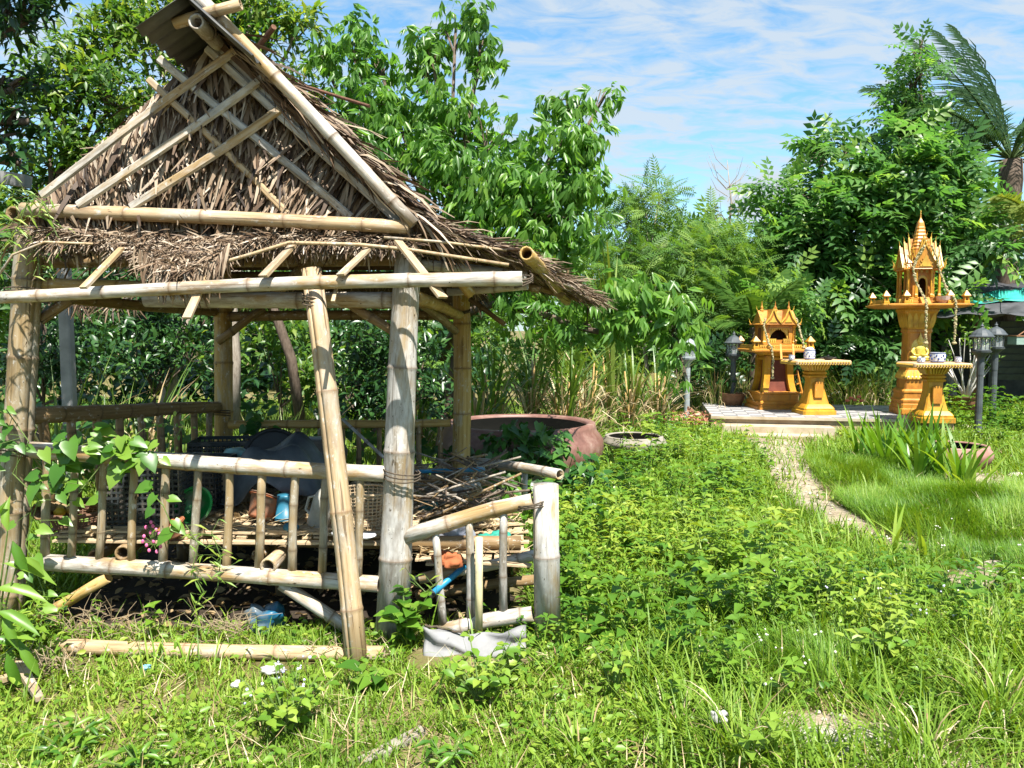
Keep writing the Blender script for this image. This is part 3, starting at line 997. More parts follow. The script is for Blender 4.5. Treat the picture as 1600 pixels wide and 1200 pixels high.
bamboo('rafter', at(500, 392, 4.25), at(420, 470, 4.4), 0.03, M_BAMD, PAV, n=8)
# braces under the beams
bamboo('brace', at(62, 500, 4.2), at(150, 440, 4.4), 0.03, M_BAMD, PAV, n=8)
bamboo('brace', at(340, 534, 6.3), at(412, 482, 6.35), 0.034, M_BAMD, PAV, n=8)
bamboo('brace', at(655, 470, 4.7), at(712, 517, 6.2), 0.03, M_BAMD, PAV, n=8)
bamboo('brace', at(538, 470, 4.1), at(618, 520, 4.0), 0.026, M_BAMD, PAV, n=8)
bamboo('brace', at(735, 468, 6.2), at(788, 506, 6.0), 0.022, M_BAMD, PAV, n=8)
# long laths along the eaves
def lath(pts, r, name='lath', mat=None):
    obj(name, MB().tube(pts, r, 6).mesh(name, True), mat or M_BAMT, PAV)
lath([at(-10, 442, 3.72), at(20, 398, 3.72), at(70, 378, 3.72), at(145, 381, 3.7), ], .006)
lath([at(300, 425, 3.7), at(345, 411, 3.66), at(400, 395, 3.66), at(452, 379, 3.66), at(560, 382, 3.66), at(640, 390, 3.68), at(795, 414, 3.72)], .0085)
lath([at(600, 371, 3.75), at(690, 378, 3.75), at(792, 391, 3.8)], .007)
# split rafter stubs left from the lost eave
for a, b_, w0 in (((190, 388), (130, 450), .045), ((327, 420), (292, 497), .042), ((457, 384), (411, 432), .05), ((580, 384), (532, 430), .045), ((622, 377), (692, 465), .058), ((530, 430), (520, 472), .018)):
    p, q = at(a[0], a[1], 3.70), at(b_[0], b_[1], 3.50)
    L_ = (q - p).length
    obj('rafter_stub', MB().beam((0, 0, 0), (0, 0, L_), w0 * .85, .012, up=(0, 1, 0), wd1=w0), M_BAMT, PAV, frame(p, q))
# crossed split-bamboo battens on the gable
GY_ = 3.868
def batten(a, b_, w0, dy, mat):
    p, q = at(a[0], a[1], GY_ + dy), at(b_[0], b_[1], GY_ + dy)
    d = q - p; L_ = d.length
    u = Vector((0, -1, 0)); z = d.normalized(); x = u.cross(z)
    M = Matrix((x, u, z)).transposed().to_4x4(); M.translation = p
    b = MB(); n = 10
    vs, fs = [], []
    for i in range(n + 1):
        t = i / n; k = .012 * math.sin(3 * t + a[0])
        for s in ((-w0 / 2, -.006), (-w0 * .3, .006), (w0 * .3, .006), (w0 / 2, -.006)):
            vs.append((s[0] + k, s[1] + .004 * math.sin(5 * t), t * L_))
    for i in range(n):
        for s in range(4):
            s2 = (s + 1) % 4
            fs.append((i * 4 + s, i * 4 + s2, i * 4 + 4 + s2, i * 4 + 4 + s))
    fs += [(3, 2, 1, 0), tuple(range(n * 4, n * 4 + 4))]
    obj('batten', b.add(vs, fs), mat, PAV, M)
batten((325, 72), (622, 350), .042, 0, M_BAMG)
batten((250, 88), (545, 342), .042, 0, M_BAMG)
batten((232, 122), (446, 335), .036, 0, M_BAMT)
batten((62, 303), (372, 78), .044, -.022, M_BAM)
batten((122, 322), (412, 116), .044, -.022, M_BAM)
batten((204, 324), (436, 168), .044, -.022, M_BAM)
batten((318, 42), (630, 345), .05, .02, M_BAMG)

# thatch
def slab(corners, th, mat, name='thatch_bed'):
    c = [Vector(p) for p in corners]
    n = (c[1] - c[0]).cross(c[3] - c[0]).normalized() * th
    vs = c + [p - n for p in c]
    obj(name, MB().add(vs, [(0, 1, 2, 3), (7, 6, 5, 4), (0, 4, 5, 1), (1, 5, 6, 2), (2, 6, 7, 3), (3, 7, 4, 0)]), M_UNDER, PAV)
def strip_tpl(wd, curl, tw):
    v = []
    for t, ww in ((0, .8), (.35, 1.1), (.7, 1.0), (1.0, .35)):
        a = tw * t
        for s in (-1, 1):
            x = s * wd * ww / 2
            v.append((x * math.cos(a) + .08 * math.sin(4 * t) * tw, t, curl * math.sin(math.pi * t) + x * math.sin(a)))
    f = []
    for i in range(3):
        a = i * 2
        f += [(a, a + 1, a + 3), (a, a + 3, a + 2)]
    return np.array(v), np.array(f)
STR = [strip_tpl(w_, c_, t_) for w_, c_, t_ in ((.045, .05, .5), (.038, .10, -.9), (.055, .05, .2), (.03, -.05, 1.6), (.042, .12, -.4), (.07, .07, .1))]
def thatch(P, D, Nn, ln, tint, name, lift=0.25):
    n = len(P); parts = []
    which = rng.integers(0, len(STR), n)
    d = nrm(D + Nn * rng.normal(lift, .18, (n, 1)))
    up = nrm(Nn + rng.normal(size=(n, 3)) * .32)
    for k in range(len(STR)):
        m = which == k
        if m.any():
            parts.append(scatter(STR[k][0], STR[k][1], frames(d[m], up[m]), P[m], ln[m], tint[m]))
    V, F, T = merge(parts)
    o = obj(name, np_mesh(name, V, F, T), M_THATCH, PAV)
    o['kind'] = 'stuff'
    return o
def tri_pts(a, b, c, n):
    r1 = np.sqrt(rng.random(n)); r2 = rng.random(n)
    a, b, c = map(np.array, (a, b, c))
    return (1 - r1)[:, None] * a + (r1 * (1 - r2))[:, None] * b + (r1 * r2)[:, None] * c
def quad_pts(a, b, c, d, n):
    """a-b top edge, d-c lower edge; also returns the way down."""
    s, t = rng.random(n), rng.random(n)
    a, b, c, d = map(np.array, (a, b, c, d))
    top = a + (b - a) * s[:, None]; bot = d + (c - d) * s[:, None]
    return top + (bot - top) * t[:, None], nrm(bot - top), s, t
GA = (-1.48, 4.0, 3.01); GL = (-2.58, 4.0, 2.15); GR = (-0.50, 4.0, 2.13)
slab([GL, GR, GA, GA], .02, M_UNDER)
P = tri_pts(GA, GL, GR, 15000)
P[:, 2] = np.round(P[:, 2] / .07) * .07 + rng.normal(0, .02, len(P)) + .10
xc = P[:, 0] + 1.55
D = np.stack([-0.75 * xc + rng.normal(0, .28, len(P)), np.full(len(P), -.12), np.full(len(P), -1.0)], 1)
tn = np.clip(rng.beta(1.15, 1.15, len(P)) + .15 * (vnoise(P[:, 0] * 5, P[:, 2] * 5, 3) - .5), 0, 1)
okm = (P[:, 2] - .0) < (3.05 - np.where(P[:, 0] > -1.5, (P[:, 0] + 1.5) * .90, (-1.5 - P[:, 0]) * .82))
P[:, 1] = 3.995
thatch(P[okm], nrm(D[okm]), np.tile([0, -1.0, 0], (okm.sum(), 1)), rng.uniform(.18, .36, okm.sum()), tn[okm], 'gable_thatch', .04)
# back gable
slab([(-0.5, 6.55, 2.1), (-2.52, 6.55, 2.1), (-1.5, 6.55, 3.05), (-1.5, 6.55, 3.05)], .04, M_UNDER)
# main slopes
RA, RB = (-1.48, 3.85, 3.06), (-1.48, 6.75, 3.06)
slab([(-0.44, 3.85, 2.09), (-0.40, 6.7, 2.06), RB, RA], .03, M_UNDER)
slab([(-1.48, 4.05, 3.06), RB, (-2.55, 6.7, 2.12), (-2.62, 4.05, 2.14)], .03, M_UNDER)
n_ = 9000
P, D, s, t = quad_pts((-1.48, 3.80, 3.075), (-1.48, 6.75, 3.075), (-0.38, 6.7, 2.07), (-0.42, 3.80, 2.10), n_)
Nn = np.tile(nrm(np.array([.7, 0, .72])), (n_, 1))
thatch(P, nrm(D + rng.normal(size=(n_, 3)) * .14), Nn, rng.uniform(.2, .36, n_), rng.beta(1.4, 1.8, n_), 'roof_thatch', .0)
P, D, s, t = quad_pts((-1.48, 4.10, 3.05), (-1.48, 6.75, 3.05), (-2.58, 6.7, 2.07), (-2.64, 4.10, 2.09), 2600)
Nn = np.tile(nrm(np.array([-.7, 0, .72])), (2600, 1))
thatch(P, nrm(D + rng.normal(size=(2600, 3)) * .2), Nn, rng.uniform(.18, .34, 2600), rng.beta(1.6, 1.8, 2600), 'roof_thatch', .12)
# lower skirt that still hangs over the porch side
KA, KB, KC, KD = (-0.52, 3.84, 2.145), (-0.43, 6.6, 2.1), (0.74, 6.5, 1.83), (-0.04, 3.80, 1.985)
slab([KD, KC, KB, KA], .014, M_UNDER)
n_ = 8500
P, D, s, t = quad_pts(KA, KB, KC, KD, n_)
Nn = np.tile(nrm(np.array([.35, 0, .93])), (n_, 1))
P = P - Nn * rng.choice([0.018, -.006], n_)[:, None]
thatch(P, nrm(D + rng.normal(size=(n_, 3)) * [.22, .22, .10]), Nn, rng.uniform(.10, .21, n_), rng.beta(1.4, 2.0, n_), 'skirt_thatch', .04)
# loose sticks and battens of that skirt
for k in range(34):
    s0 = random.uniform(0, .95); t0 = random.uniform(.3, 1.08)
    a = Vector(KA).lerp(Vector(KB), s0).lerp(Vector(KD).lerp(Vector(KC), s0), t0)
    s1 = min(1.12, s0 + random.uniform(.25, .6)); t1 = t0 + random.uniform(-.1, .12)
    b_ = Vector(KA).lerp(Vector(KB), s1).lerp(Vector(KD).lerp(Vector(KC), s1), t1)
    z = random.choice((.02, -.026)); a.z += z; b_.z += z
    obj('thatch_batten', MB().tube([a, a.lerp(b_, .5) + Vector((0, 0, random.uniform(-.015, .02))), b_], random.uniform(.004, .009), 5).mesh('thatch_batten', True), random.choice((M_BAMT, M_BAMD, M_BAM)), PAV)
for k in range(7):
    s0 = random.uniform(0.1, .7)
    a = Vector(KD).lerp(Vector(KC), s0) + Vector((-.05, 0, -.03)); b_ = a + Vector((random.uniform(-.03, .03), 0, random.uniform(.08, .16)))
    obj('tie_stick', MB().tube([a, b_], .007, 5), M_BAMD, PAV)
# front skirt: a ragged curtain of old leaf
ylow_x = [50, 90, 130, 200, 255, 300, 335, 360, 420, 520, 600, 650]
ylow_y = [368, 386, 378, 392, 428, 434, 420, 392, 382, 380, 378, 372]
n_ = 5200
px_ = rng.uniform(55, 645, n_); top_ = 333 + (px_ - 36) * .042 + 20
yl = np.interp(px_, ylow_x, ylow_y)
py_ = top_ + (yl - top_ - 8) * rng.random(n_) ** .9
P = np.array([at(x, y, 3.99 - (y - 340) / 95 * .38) for x, y in zip(px_, py_)])
D = np.stack([rng.normal(0, .75, n_), rng.normal(-.5, .3, n_), rng.normal(-.65, .35, n_)], 1)
thatch(P, nrm(D), np.tile(nrm(np.array([0, -.8, .6])), (n_, 1)), rng.uniform(.06, .14, n_), np.clip(rng.beta(1.8, 1.8, n_) + .05, 0, 1), 'skirt_thatch', .2)
vs = []
for i in range(13):
    x = 45 + 50 * i
    yl_ = float(np.interp(x, ylow_x, ylow_y)) - 14
    vs += [at(x, 340 + i * 1.6, 4.0), at(x, yl_, 3.99 - (yl_ - 340) / 95 * .38 + .03)]
obj('thatch_bed', MB().add(vs, [(2 * i, 2 * i + 1, 2 * i + 3, 2 * i + 2) for i in range(12)]), M_UNDER, PAV)
# hanging tatters
n_ = 240
px_ = np.concatenate([rng.normal(295, 28, 170), rng.normal(238, 10, 40), rng.normal(345, 8, 30)])
P = np.array([at(x, np.interp(x, ylow_x, ylow_y) - 14, 3.66) for x in px_])
D = np.stack([rng.normal(0, .12, n_), rng.normal(0, .15, n_), np.full(n_, -1.0)], 1)
thatch(P, nrm(D), np.tile([0, -1.0, 0], (n_, 1)), rng.uniform(.07, .2, n_), np.clip(rng.beta(1.8, 1.8, n_), 0, 1), 'thatch_tatters', 0)
# eave leaf fringe inside, seen against the trees
n_ = 160
px_ = rng.uniform(105, 215, n_)
P = np.array([at(x, 470 + random.uniform(-12, 4), 6.5) for x in px_])
D = np.stack([rng.normal(-.3, .5, n_), rng.normal(0, .2, n_), np.full(n_, -.7)], 1)
thatch(P, nrm(D), np.tile([0, -1.0, 0], (n_, 1)), rng.uniform(.1, .22, n_), rng.beta(1.2, 3, n_), 'eave_thatch', 0)
P, D, s, t = quad_pts((-2.55, 6.55, 2.1), (-.45, 6.55, 2.1), (-.3, 7.0, 1.87), (-2.8, 7.0, 1.87), 1400)
thatch(P, nrm(D + rng.normal(size=(1400, 3)) * .3), np.tile(nrm(np.array([0, .4, .9])), (1400, 1)), rng.uniform(.14, .3, 1400), rng.beta(1.4, 2, 1400), 'skirt_thatch', .05)
slab([(-2.55, 6.55, 2.09), (-.45, 6.55, 2.09), (-.3, 6.98, 1.86), (-2.8, 6.98, 1.86)], .02, M_UNDER)

# corrugated ridge sheets
def ridge_sheet(side):
    b = MB(); n = 46; Ly = 3.1
    vs, fs = [], []
    for i in range(n * 3 + 1):
        y = 3.56 + Ly * i / (n * 3)
        z = .012 * math.sin(i * 2 * math.pi / 4.2)
        for u in ((0.0, .13, .265) if side < 0 else (0.0, .2, .38)):
            vs.append((-1.47 + side * u * (.86 if side < 0 else .78), y, 3.10 - u * (.56 if side < 0 else .70) + z))
    m = n * 3 + 1
    for i in range(m - 1):
        for k in range(2):
            fs.append((i * 3 + k, i * 3 + k + 1, i * 3 + 4 + k, i * 3 + 3 + k))
    me = b.add(vs, fs).mesh('ridge_sheet', True)
    o = obj('ridge_sheet', me, M_TIN, PAV)
    sm = o.modifiers.new('thickness', 'SOLIDIFY'); sm.thickness = .003
ridge_sheet(-1); ridge_sheet(1)
M_RUST = mat_mottled('rusty_steel', (0.09, 0.045, 0.03), (0.2, 0.1, 0.06), 30, 0.85, None, 0.5, metal=.2)
for i, (a, b_, r_, D0, D1) in enumerate((((395, 84), (428, 42), .016, 4.6, 4.4), ((455, 128), (577, 166), .009, 4.6, 4.2))):
    me = MB().tube([at(*a, D0) + Vector((0, 0, 0)), at(*b_, D1)], r_, 8)
    obj('steel_rod', me.mesh('steel_rod'), M_RUST, PAV)
# binding at the post heads
M_WIRE = mat_mottled('dark_twine', (0.05, 0.04, 0.03), (0.12, 0.09, 0.06), 40, .9, None, 0)
for x, y, D0, r_ in ((645, 345, 3.86, .055), (490, 470, 3.83, .055), (642, 440, 3.92, .085), (42, 462, 3.98, .10), (628, 742, 3.93, .095), (30, 705, 4.12, .095), (832, 790, 3.9, .082), (318, 40, 3.68, .055), (650, 405, 3.96, .085), (718, 490, 6.34, .09), (343, 648, 6.35, .085), (818, 440, 3.55, .042)):
    c = at(x, y, D0); pts = [c + Vector((r_ * math.cos(k * .5), r_ * math.sin(k * .5), -.02 + .0012 * k + .018 * math.sin(k * .47 + x))) for k in range(40)]
    obj('binding', MB().tube(pts, .004, 5), M_WIRE, PAV)

# loose poles
t = tag(bamboo('leaning_pole', at(560, 1052, 3.60) - Vector((0, 0, .04)), at(486, 420, 3.84), 0.054, M_BAMT, None, 0.05, 0.52, 0.012, n=18, crack=R(20)), 'stout tan bamboo pole leaning from the grass against the eave beam', 'bamboo pole')
c_ = onz(85, 1003, .045); d_ = onz(600, 1014, .045)
tag(bamboo('bamboo_log', (c_.x, c_.y, .03), (d_.x, d_.y, .026), 0.037, M_BAMT, None, .036, .5, .02), 'long pale bamboo log lying on the ground below the pavilion floor', 'bamboo log')
tag(bamboo('bamboo_offcut', at(417, 884, 3.95), at(446, 858, 4.2), 0.043, M_BAMT, None, .04, .5, 0), 'short hollow bamboo offcut resting on the bottom rail beside the leaning pole', 'bamboo offcut', 'cut bamboo ends on the bottom rail')
tag(bamboo('bamboo_offcut', at(190, 865, 4.04), at(215, 845, 4.35), 0.04, M_BAMD, None, .04, .5, 0), 'brown hollow bamboo offcut behind the balusters under the leafy vine', 'bamboo offcut', 'cut bamboo ends on the bottom rail')
# ================================================================== trees
M_BARK = mat_mottled('dark_bark', (0.07, 0.05, 0.035), (0.16, 0.12, 0.09), 12, 0.9, (0.24, 0.2, 0.16), 0.5, (4, 4, 1))
M_BARKP = mat_mottled('pale_bark', (0.22, 0.18, 0.14), (0.38, 0.33, 0.27), 12, 0.9, None, 0.4, (4, 4, 1))
LF_RUB = mat_leaf('rubber_leaf', (0.065, 0.165, 0.03), (0.125, 0.275, 0.045), (0.2, 0.35, 0.06), 0.54, 0.36, 0.5, (1.25, 1.3, .55))
LF_DARK = mat_leaf('dark_leaf', (0.012, 0.042, 0.012), (0.025, 0.078, 0.017), (0.06, 0.135, 0.024), 0.22, 0.35, 0.5)  # leaf colour lowered to stand in for shade under the canopy
LF_MID = mat_leaf('mid_leaf', (0.04, 0.11, 0.02), (0.085, 0.185, 0.03), (0.21, 0.29, 0.055), 0.5, 0.4, 0.45)
LF_PIN = mat_leaf('pinnate_leaf', (0.055, 0.14, 0.042), (0.105, 0.235, 0.06), (0.23, 0.36, 0.07), 0.54, 0.38, 0.45, (1.15, 1.25, .6))
LF_FEA = mat_leaf('feather_leaf', (0.06, 0.145, 0.03), (0.11, 0.22, 0.04), (0.2, 0.31, 0.06), 0.48, 0.5, 0.35)
LF_PALM = mat_leaf('palm_leaf', (0.03, 0.075, 0.035), (0.055, 0.12, 0.05), (0.14, 0.18, 0.05), 0.25, 0.55, 0.25)
LF_REED = mat_leaf('reed_leaf', (0.05, 0.115, 0.02), (0.105, 0.195, 0.034), (0.26, 0.32, 0.07), 0.3, 0.4, 0.4)
LF_DRY = mat_leaf('straw', (0.24, 0.16, 0.075), (0.42, 0.32, 0.18), (0.62, 0.54, 0.36), 0.25, 0.7, 0.2, (1.1, 1.0, 0.8))

T_TRI = tri_droop_tpl(3, .29)
T_LEAF = leaf_tpl(.36, .08, .16, .42)
T_PIN = pinnate_tpl(4, .17, .36)
T_FEA = pinnate_tpl(9, .055, .2, .3, 58)
T_L6 = leaf_tpl6(.5)

def whorl(P, D, k, mat_tint, rise=0.1):
    pass

# rubber tree that rises behind the pavilion roof
rub = [(712, 45, 52, 9.6), (676, 78, 36, 9.6), (752, 70, 34, 9.6), (745, 110, 28, 9.6), (662, 110, 26, 9.6),
       (548, 78, 52, 10.0), (505, 96, 34, 10.0), (590, 100, 26, 10.0), (560, 175, 74, 9.8), (610, 190, 48, 9.8), (520, 210, 66, 9.8), (620, 262, 84, 9.5), (700, 205, 72, 9.4), (760, 220, 66, 9.4),
       (700, 300, 92, 9.3), (790, 300, 86, 9.2), (905, 165, 42, 9.4), (945, 150, 20, 9.4), (920, 215, 34, 9.3), (870, 225, 60, 9.2), (905, 290, 52, 9.2), (935, 290, 26, 9.2), (850, 330, 92, 9.0), (898, 355, 56, 9.0),
       (790, 385, 84, 9.0), (875, 420, 62, 8.9), (700, 390, 80, 9.4), (830, 455, 54, 8.8)]
rubber = tree('rubber_tree', 'tall bright green tree with drooping glossy leaves behind the pavilion roof', 'tree', (-0.9, 9.7, 0), lobes_at(rub), T_TRI, 215, .25, LF_RUB, M_BARK,
     trunk_r=.085, fork=.45, squash=.9, droop=.85, jit=.28, inner=.5, sub=13, young=.05, up_bias=.15)
# its low branch that bends out over the grass
lowb = [(930, 470, 46, 8.0), (985, 460, 46, 7.9), (1040, 478, 44, 7.8), (1010, 515, 48, 7.8), (1060, 520, 34, 7.7), (1058, 565, 24, 7.7), (1068, 600, 14, 7.7), (955, 515, 30, 7.9), (900, 520, 36, 8.2), (862, 500, 40, 8.3)]
P, D, T, subs = sample_lobes(lobes_at(lowb), 190, .8, 12, .34, .35)
n = len(P)
Rm = frames(nrm(D * .5 + nrm(rng.normal(size=(n, 3))) * .8 + [0, 0, -.45]), nrm(np.array([0, -.3, 1.0]) + rng.normal(size=(n, 3)) * .3))
V, F, TT = scatter(T_TRI[0], T_TRI[1], Rm, P, .25 * rng.uniform(.7, 1.2, n), np.clip(T + .05, 0, 1))
o = obj('low_crown', np_mesh('low_crown', V, F, TT), LF_RUB, rubber); o['label'] = 'drooping leaves at the end of the low branch'
b = MB(); pts = [at(690, 560, 9.6), at(722, 490, 9.2), at(780, 472, 8.8), at(850, 492, 8.4), at(915, 515, 8.1), at(960, 522, 8.0), at(1010, 500, 7.9), at(1050, 520, 7.8)]
b.tube(pts, [.06, .05, .045, .04, .034, .028, .018, .01], 8)
for s_ in subs:
    for q in s_[:8]:
        q = Vector(q); j = min(pts, key=lambda p: (p - q).length)
        b.tube([j, j.lerp(q, .5) + Vector((0, 0, .05)), q], [.012, .008, .004], 4, cap=False)
obj('limb', b.mesh('limb', True), M_BARK, rubber)

# trees at the back of the pavilion
tree('broadleaf_tree', 'yellow-green small-leaved tree rising behind the roof beside the pale tin cap', 'tree', (-4.6, 9.9, 0),
     lobes_at([(300, 40, 84, 10), (360, 70, 70, 10), (420, 60, 70, 10.2), (440, 140, 60, 10.2), (470, 40, 36, 10.2), (390, 10, 60, 10), (250, 90, 74, 9.8), (215, 40, 60, 10), (330, 130, 60, 10), (480, 180, 50, 10.4)]),
     T_LEAF, 440, .155, LF_MID, M_BARKP, trunk_r=.09, droop=.5, sub=16, jit=.33, young=.22)
tree('broadleaf_tree', 'shady green tree beside the dark overhanging boughs, behind the thatch slope', 'tree', (-6.3, 9.3, 0),
     lobes_at([(130, 110, 72, 9.3), (180, 150, 84, 9.3), (110, 200, 80, 9.2), (160, 240, 70, 9.2), (210, 190, 60, 9.4), (70, 150, 50, 9.2), (60, 300, 70, 9.2), (90, 260, 60, 9.2), (20, 330, 60, 9.2), (150, 60, 40, 9.4), (190, 40, 40, 9.6)]),
     T_LEAF, 440, .155, LF_MID, M_BARK, trunk_r=.1, droop=.45, sub=16, jit=.32, young=.1)
# near dark boughs at the edge; unseen crown lobes are added to shade them
tree('overhanging_tree', 'dark leafy tree whose boughs hang in beside the thatched roof', 'tree', (-6.2, 6.3, 0),
     lobes_at([(20, 40, 70, 5.9), (60, 20, 50, 5.9), (20, 140, 52, 5.9), (45, 190, 40, 5.9), (10, 220, 44, 5.9), (30, 255, 22, 5.9)]) +
     [(Vector((-4.6, 5.0, 5.4)), .9), (Vector((-5.3, 5.2, 4.9)), 1.0), (Vector((-3.9, 5.3, 5.6)), .8), (Vector((-5.2, 4.3, 5.2)), .9), (Vector((-6.2, 5.8, 4.6)), 1.0), (Vector((-4.4, 4.4, 5.8)), .8)],
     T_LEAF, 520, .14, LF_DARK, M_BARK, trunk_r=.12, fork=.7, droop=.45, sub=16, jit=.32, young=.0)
# dark undergrowth seen through the pavilion
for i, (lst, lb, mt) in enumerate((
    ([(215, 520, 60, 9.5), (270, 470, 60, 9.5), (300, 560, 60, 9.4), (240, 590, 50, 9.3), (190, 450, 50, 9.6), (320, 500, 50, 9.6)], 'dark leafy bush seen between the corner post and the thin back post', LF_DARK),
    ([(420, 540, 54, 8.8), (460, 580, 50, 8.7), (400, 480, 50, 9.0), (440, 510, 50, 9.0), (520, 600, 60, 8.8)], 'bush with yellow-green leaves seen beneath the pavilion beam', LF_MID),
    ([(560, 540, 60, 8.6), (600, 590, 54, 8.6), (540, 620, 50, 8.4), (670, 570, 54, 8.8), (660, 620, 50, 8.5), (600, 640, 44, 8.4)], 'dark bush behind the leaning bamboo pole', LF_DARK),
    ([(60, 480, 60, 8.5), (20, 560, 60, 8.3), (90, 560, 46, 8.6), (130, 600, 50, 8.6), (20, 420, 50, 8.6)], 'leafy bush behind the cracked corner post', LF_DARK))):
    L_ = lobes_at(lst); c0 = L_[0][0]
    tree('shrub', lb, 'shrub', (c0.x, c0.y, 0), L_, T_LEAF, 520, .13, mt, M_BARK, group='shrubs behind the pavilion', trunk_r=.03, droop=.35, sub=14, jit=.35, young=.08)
tag(MB and obj('tree_trunk', MB().tube([at(366, 660, 8.0), at(367, 560, 8.0), at(362, 470, 8.0), at(372, 400, 8.1)], [.065, .06, .055, .05], 9).mesh('tree_trunk', True), M_BARKP),
    'slim pale tree trunk just behind the back corner post', 'tree trunk')
tag(obj('tree_trunk', MB().tube([at(470, 660, 8.4), at(455, 560, 8.3), at(430, 490, 8.3), at(420, 430, 8.4)], [.06, .055, .05, .045], 9).mesh('tree_trunk', True), M_BARK),
    'dark slanting tree trunk seen under the pavilion beam', 'tree trunk')
M_CONC = mat_mottled('grey_concrete', (0.2, 0.2, 0.2), (0.3, 0.3, 0.295), 6, .85, (0.36, .35, .34), .2)
pole = MB(); p, q = at(110, 660, 7.2), at(101, 486, 7.2)
pole.loft([(.055, .05, p.z - .8), (.05, .045, q.z + .6)], .25, (p.x, p.y, 0))
tag(obj('concrete_post', pole, M_CONC), 'square grey concrete post standing behind the pavilion beside its corner post', 'post')
beam = MB().beam(at(-60, 268, 7.6), at(44, 284, 7.6), .12, .12)
tag(obj('concrete_beam', beam, M_CONC), 'grey concrete beam showing beside the thatch under the dark boughs', 'beam')

# undergrowth that closes the ground between the trunks
lst = [(x + random.uniform(-20, 20), y + random.uniform(-10, 10), random.uniform(34, 50), D) for x in range(-260, 760, 52) for y, D in ((625, 11.5), (590, 12.2), (548, 12.8), (500, 13.4), (455, 14), (410, 14.5))]
P, D, T, _ = sample_lobes(lobes_at(lst), 95, .85, 9, .38, .4)
n = len(P)
V, F, TT = scatter(T_L6[0], T_L6[1], frames(nrm(D * .5 + nrm(rng.normal(size=(n, 3))) + [0, 0, -.3]), nrm(np.array([0, -.2, 1.0]) + rng.normal(size=(n, 3)) * .4)), P, .2 * rng.uniform(.6, 1.2, n), T * .9)
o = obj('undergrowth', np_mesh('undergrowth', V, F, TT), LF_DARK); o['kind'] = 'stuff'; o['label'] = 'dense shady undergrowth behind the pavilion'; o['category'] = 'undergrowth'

# feathery bushes in the middle distance
fe = [
    ([(985, 370, 60, 15), (1010, 330, 34, 15), (1035, 400, 60, 15), (960, 430, 50, 14.5), (1000, 450, 60, 14.5), (1030, 310, 18, 15)], (2.6, 15, 0), 'feathery light green tree behind the low drooping branch'),
    ([(1090, 430, 70, 16), (1120, 480, 64, 15.6), (1080, 520, 60, 15.2), (1150, 430, 56, 16.4), (1060, 470, 50, 15.4), (1110, 390, 40, 16.4)], (4.0, 16, 0), 'feathery light green tree below the bare leafless sapling'),
]
for L_, bs, lb in fe:
    tree('feathery_tree', lb, 'tree', bs, lobes_at(L_), T_FEA, 80, .52, LF_FEA, M_BARKP, group='feathery trees', trunk_r=.05, droop=.2, sub=14, jit=.4, young=.1, spread=1.0)

# trees behind the shrines
tree('pinnate_tree', 'broad dark green tree behind the smaller shrine', 'tree', (6.3, 17.0, 0),
     lobes_at([(1238, 310, 46, 17), (1285, 248, 34, 17.2), (1322, 238, 28, 17.4), (1225, 360, 50, 16.8), (1290, 330, 62, 16.8), (1335, 310, 50, 17), (1260, 420, 76, 16.6), (1330, 400, 80, 16.4), (1340, 480, 76, 16.2), (1260, 500, 70, 16.2), (1190, 400, 30, 16.6), (1300, 540, 60, 16), (1370, 540, 50, 16)]),
     T_PIN, 42, .56, LF_PIN, M_BARK, trunk_r=.12, droop=.45, sub=12, jit=.25, young=.10, inner=.55)
tree('pinnate_tree', 'rounded bright green tree directly behind the taller shrine', 'tree', (9.2, 16.0, 0),
     lobes_at([(1418, 228, 32, 16), (1462, 238, 36, 16), (1492, 268, 26, 16), (1400, 300, 70, 15.8), (1460, 310, 80, 15.8), (1515, 320, 44, 16), (1400, 380, 76, 15.6), (1470, 390, 80, 15.6), (1530, 380, 40, 15.8), (1390, 460, 60, 15.4), (1440, 480, 60, 15.2), (1565, 385, 30, 16), (1390, 530, 50, 15.2)]),
     T_PIN, 46, .56, LF_PIN, M_BARKP, trunk_r=.12, droop=.4, sub=12, jit=.25, young=.09, inner=.55)
tree('pinnate_tree', 'slender dark tree shoot that towers over the shrines beside the palm', 'tree', (8.8, 16.6, 0),
     lobes_at([(1432, 85, 20, 16.6), (1438, 112, 18, 16.6), (1425, 130, 26, 16.6), (1416, 165, 28, 16.6), (1434, 168, 20, 16.6), (1390, 192, 20, 16.6), (1420, 205, 26, 16.6), (1440, 66, 10, 16.6)]),
     T_PIN, 80, .40, LF_PIN, M_BARK, trunk_r=.08, fork=.85, droop=.5, sub=12, jit=.34, young=.12)
# hanging sprays near the small shrine, low bushes under the trees
for L_, bs, lb, mt in (
    ([(1235, 480, 36, 14.6), (1210, 500, 24, 14.6), (1265, 490, 24, 14.6)], (5.3, 14.7, 0), 'leafy sapling with pale compound leaves peeping over the smaller shrine roof', LF_PIN),
    ([(1310, 560, 40, 15), (1350, 590, 30, 15), (1290, 590, 24, 15)], (6.6, 15.0, 0), 'dark bush behind the smaller offering table', LF_DARK),
    ([(1060, 560, 40, 14.4), (1100, 575, 34, 14.4), (1140, 560, 40, 15)], (3.7, 14.4, 0), 'dark bush behind the lanterns next to the smaller shrine', LF_DARK)):
    tree('shrub', lb, 'shrub', bs, lobes_at(L_), T_PIN, 62, .42, mt, M_BARK, group='shrubs around the shrines', trunk_r=.03, droop=.4, sub=10, jit=.4, young=.35 if mt is LF_PIN else .0)

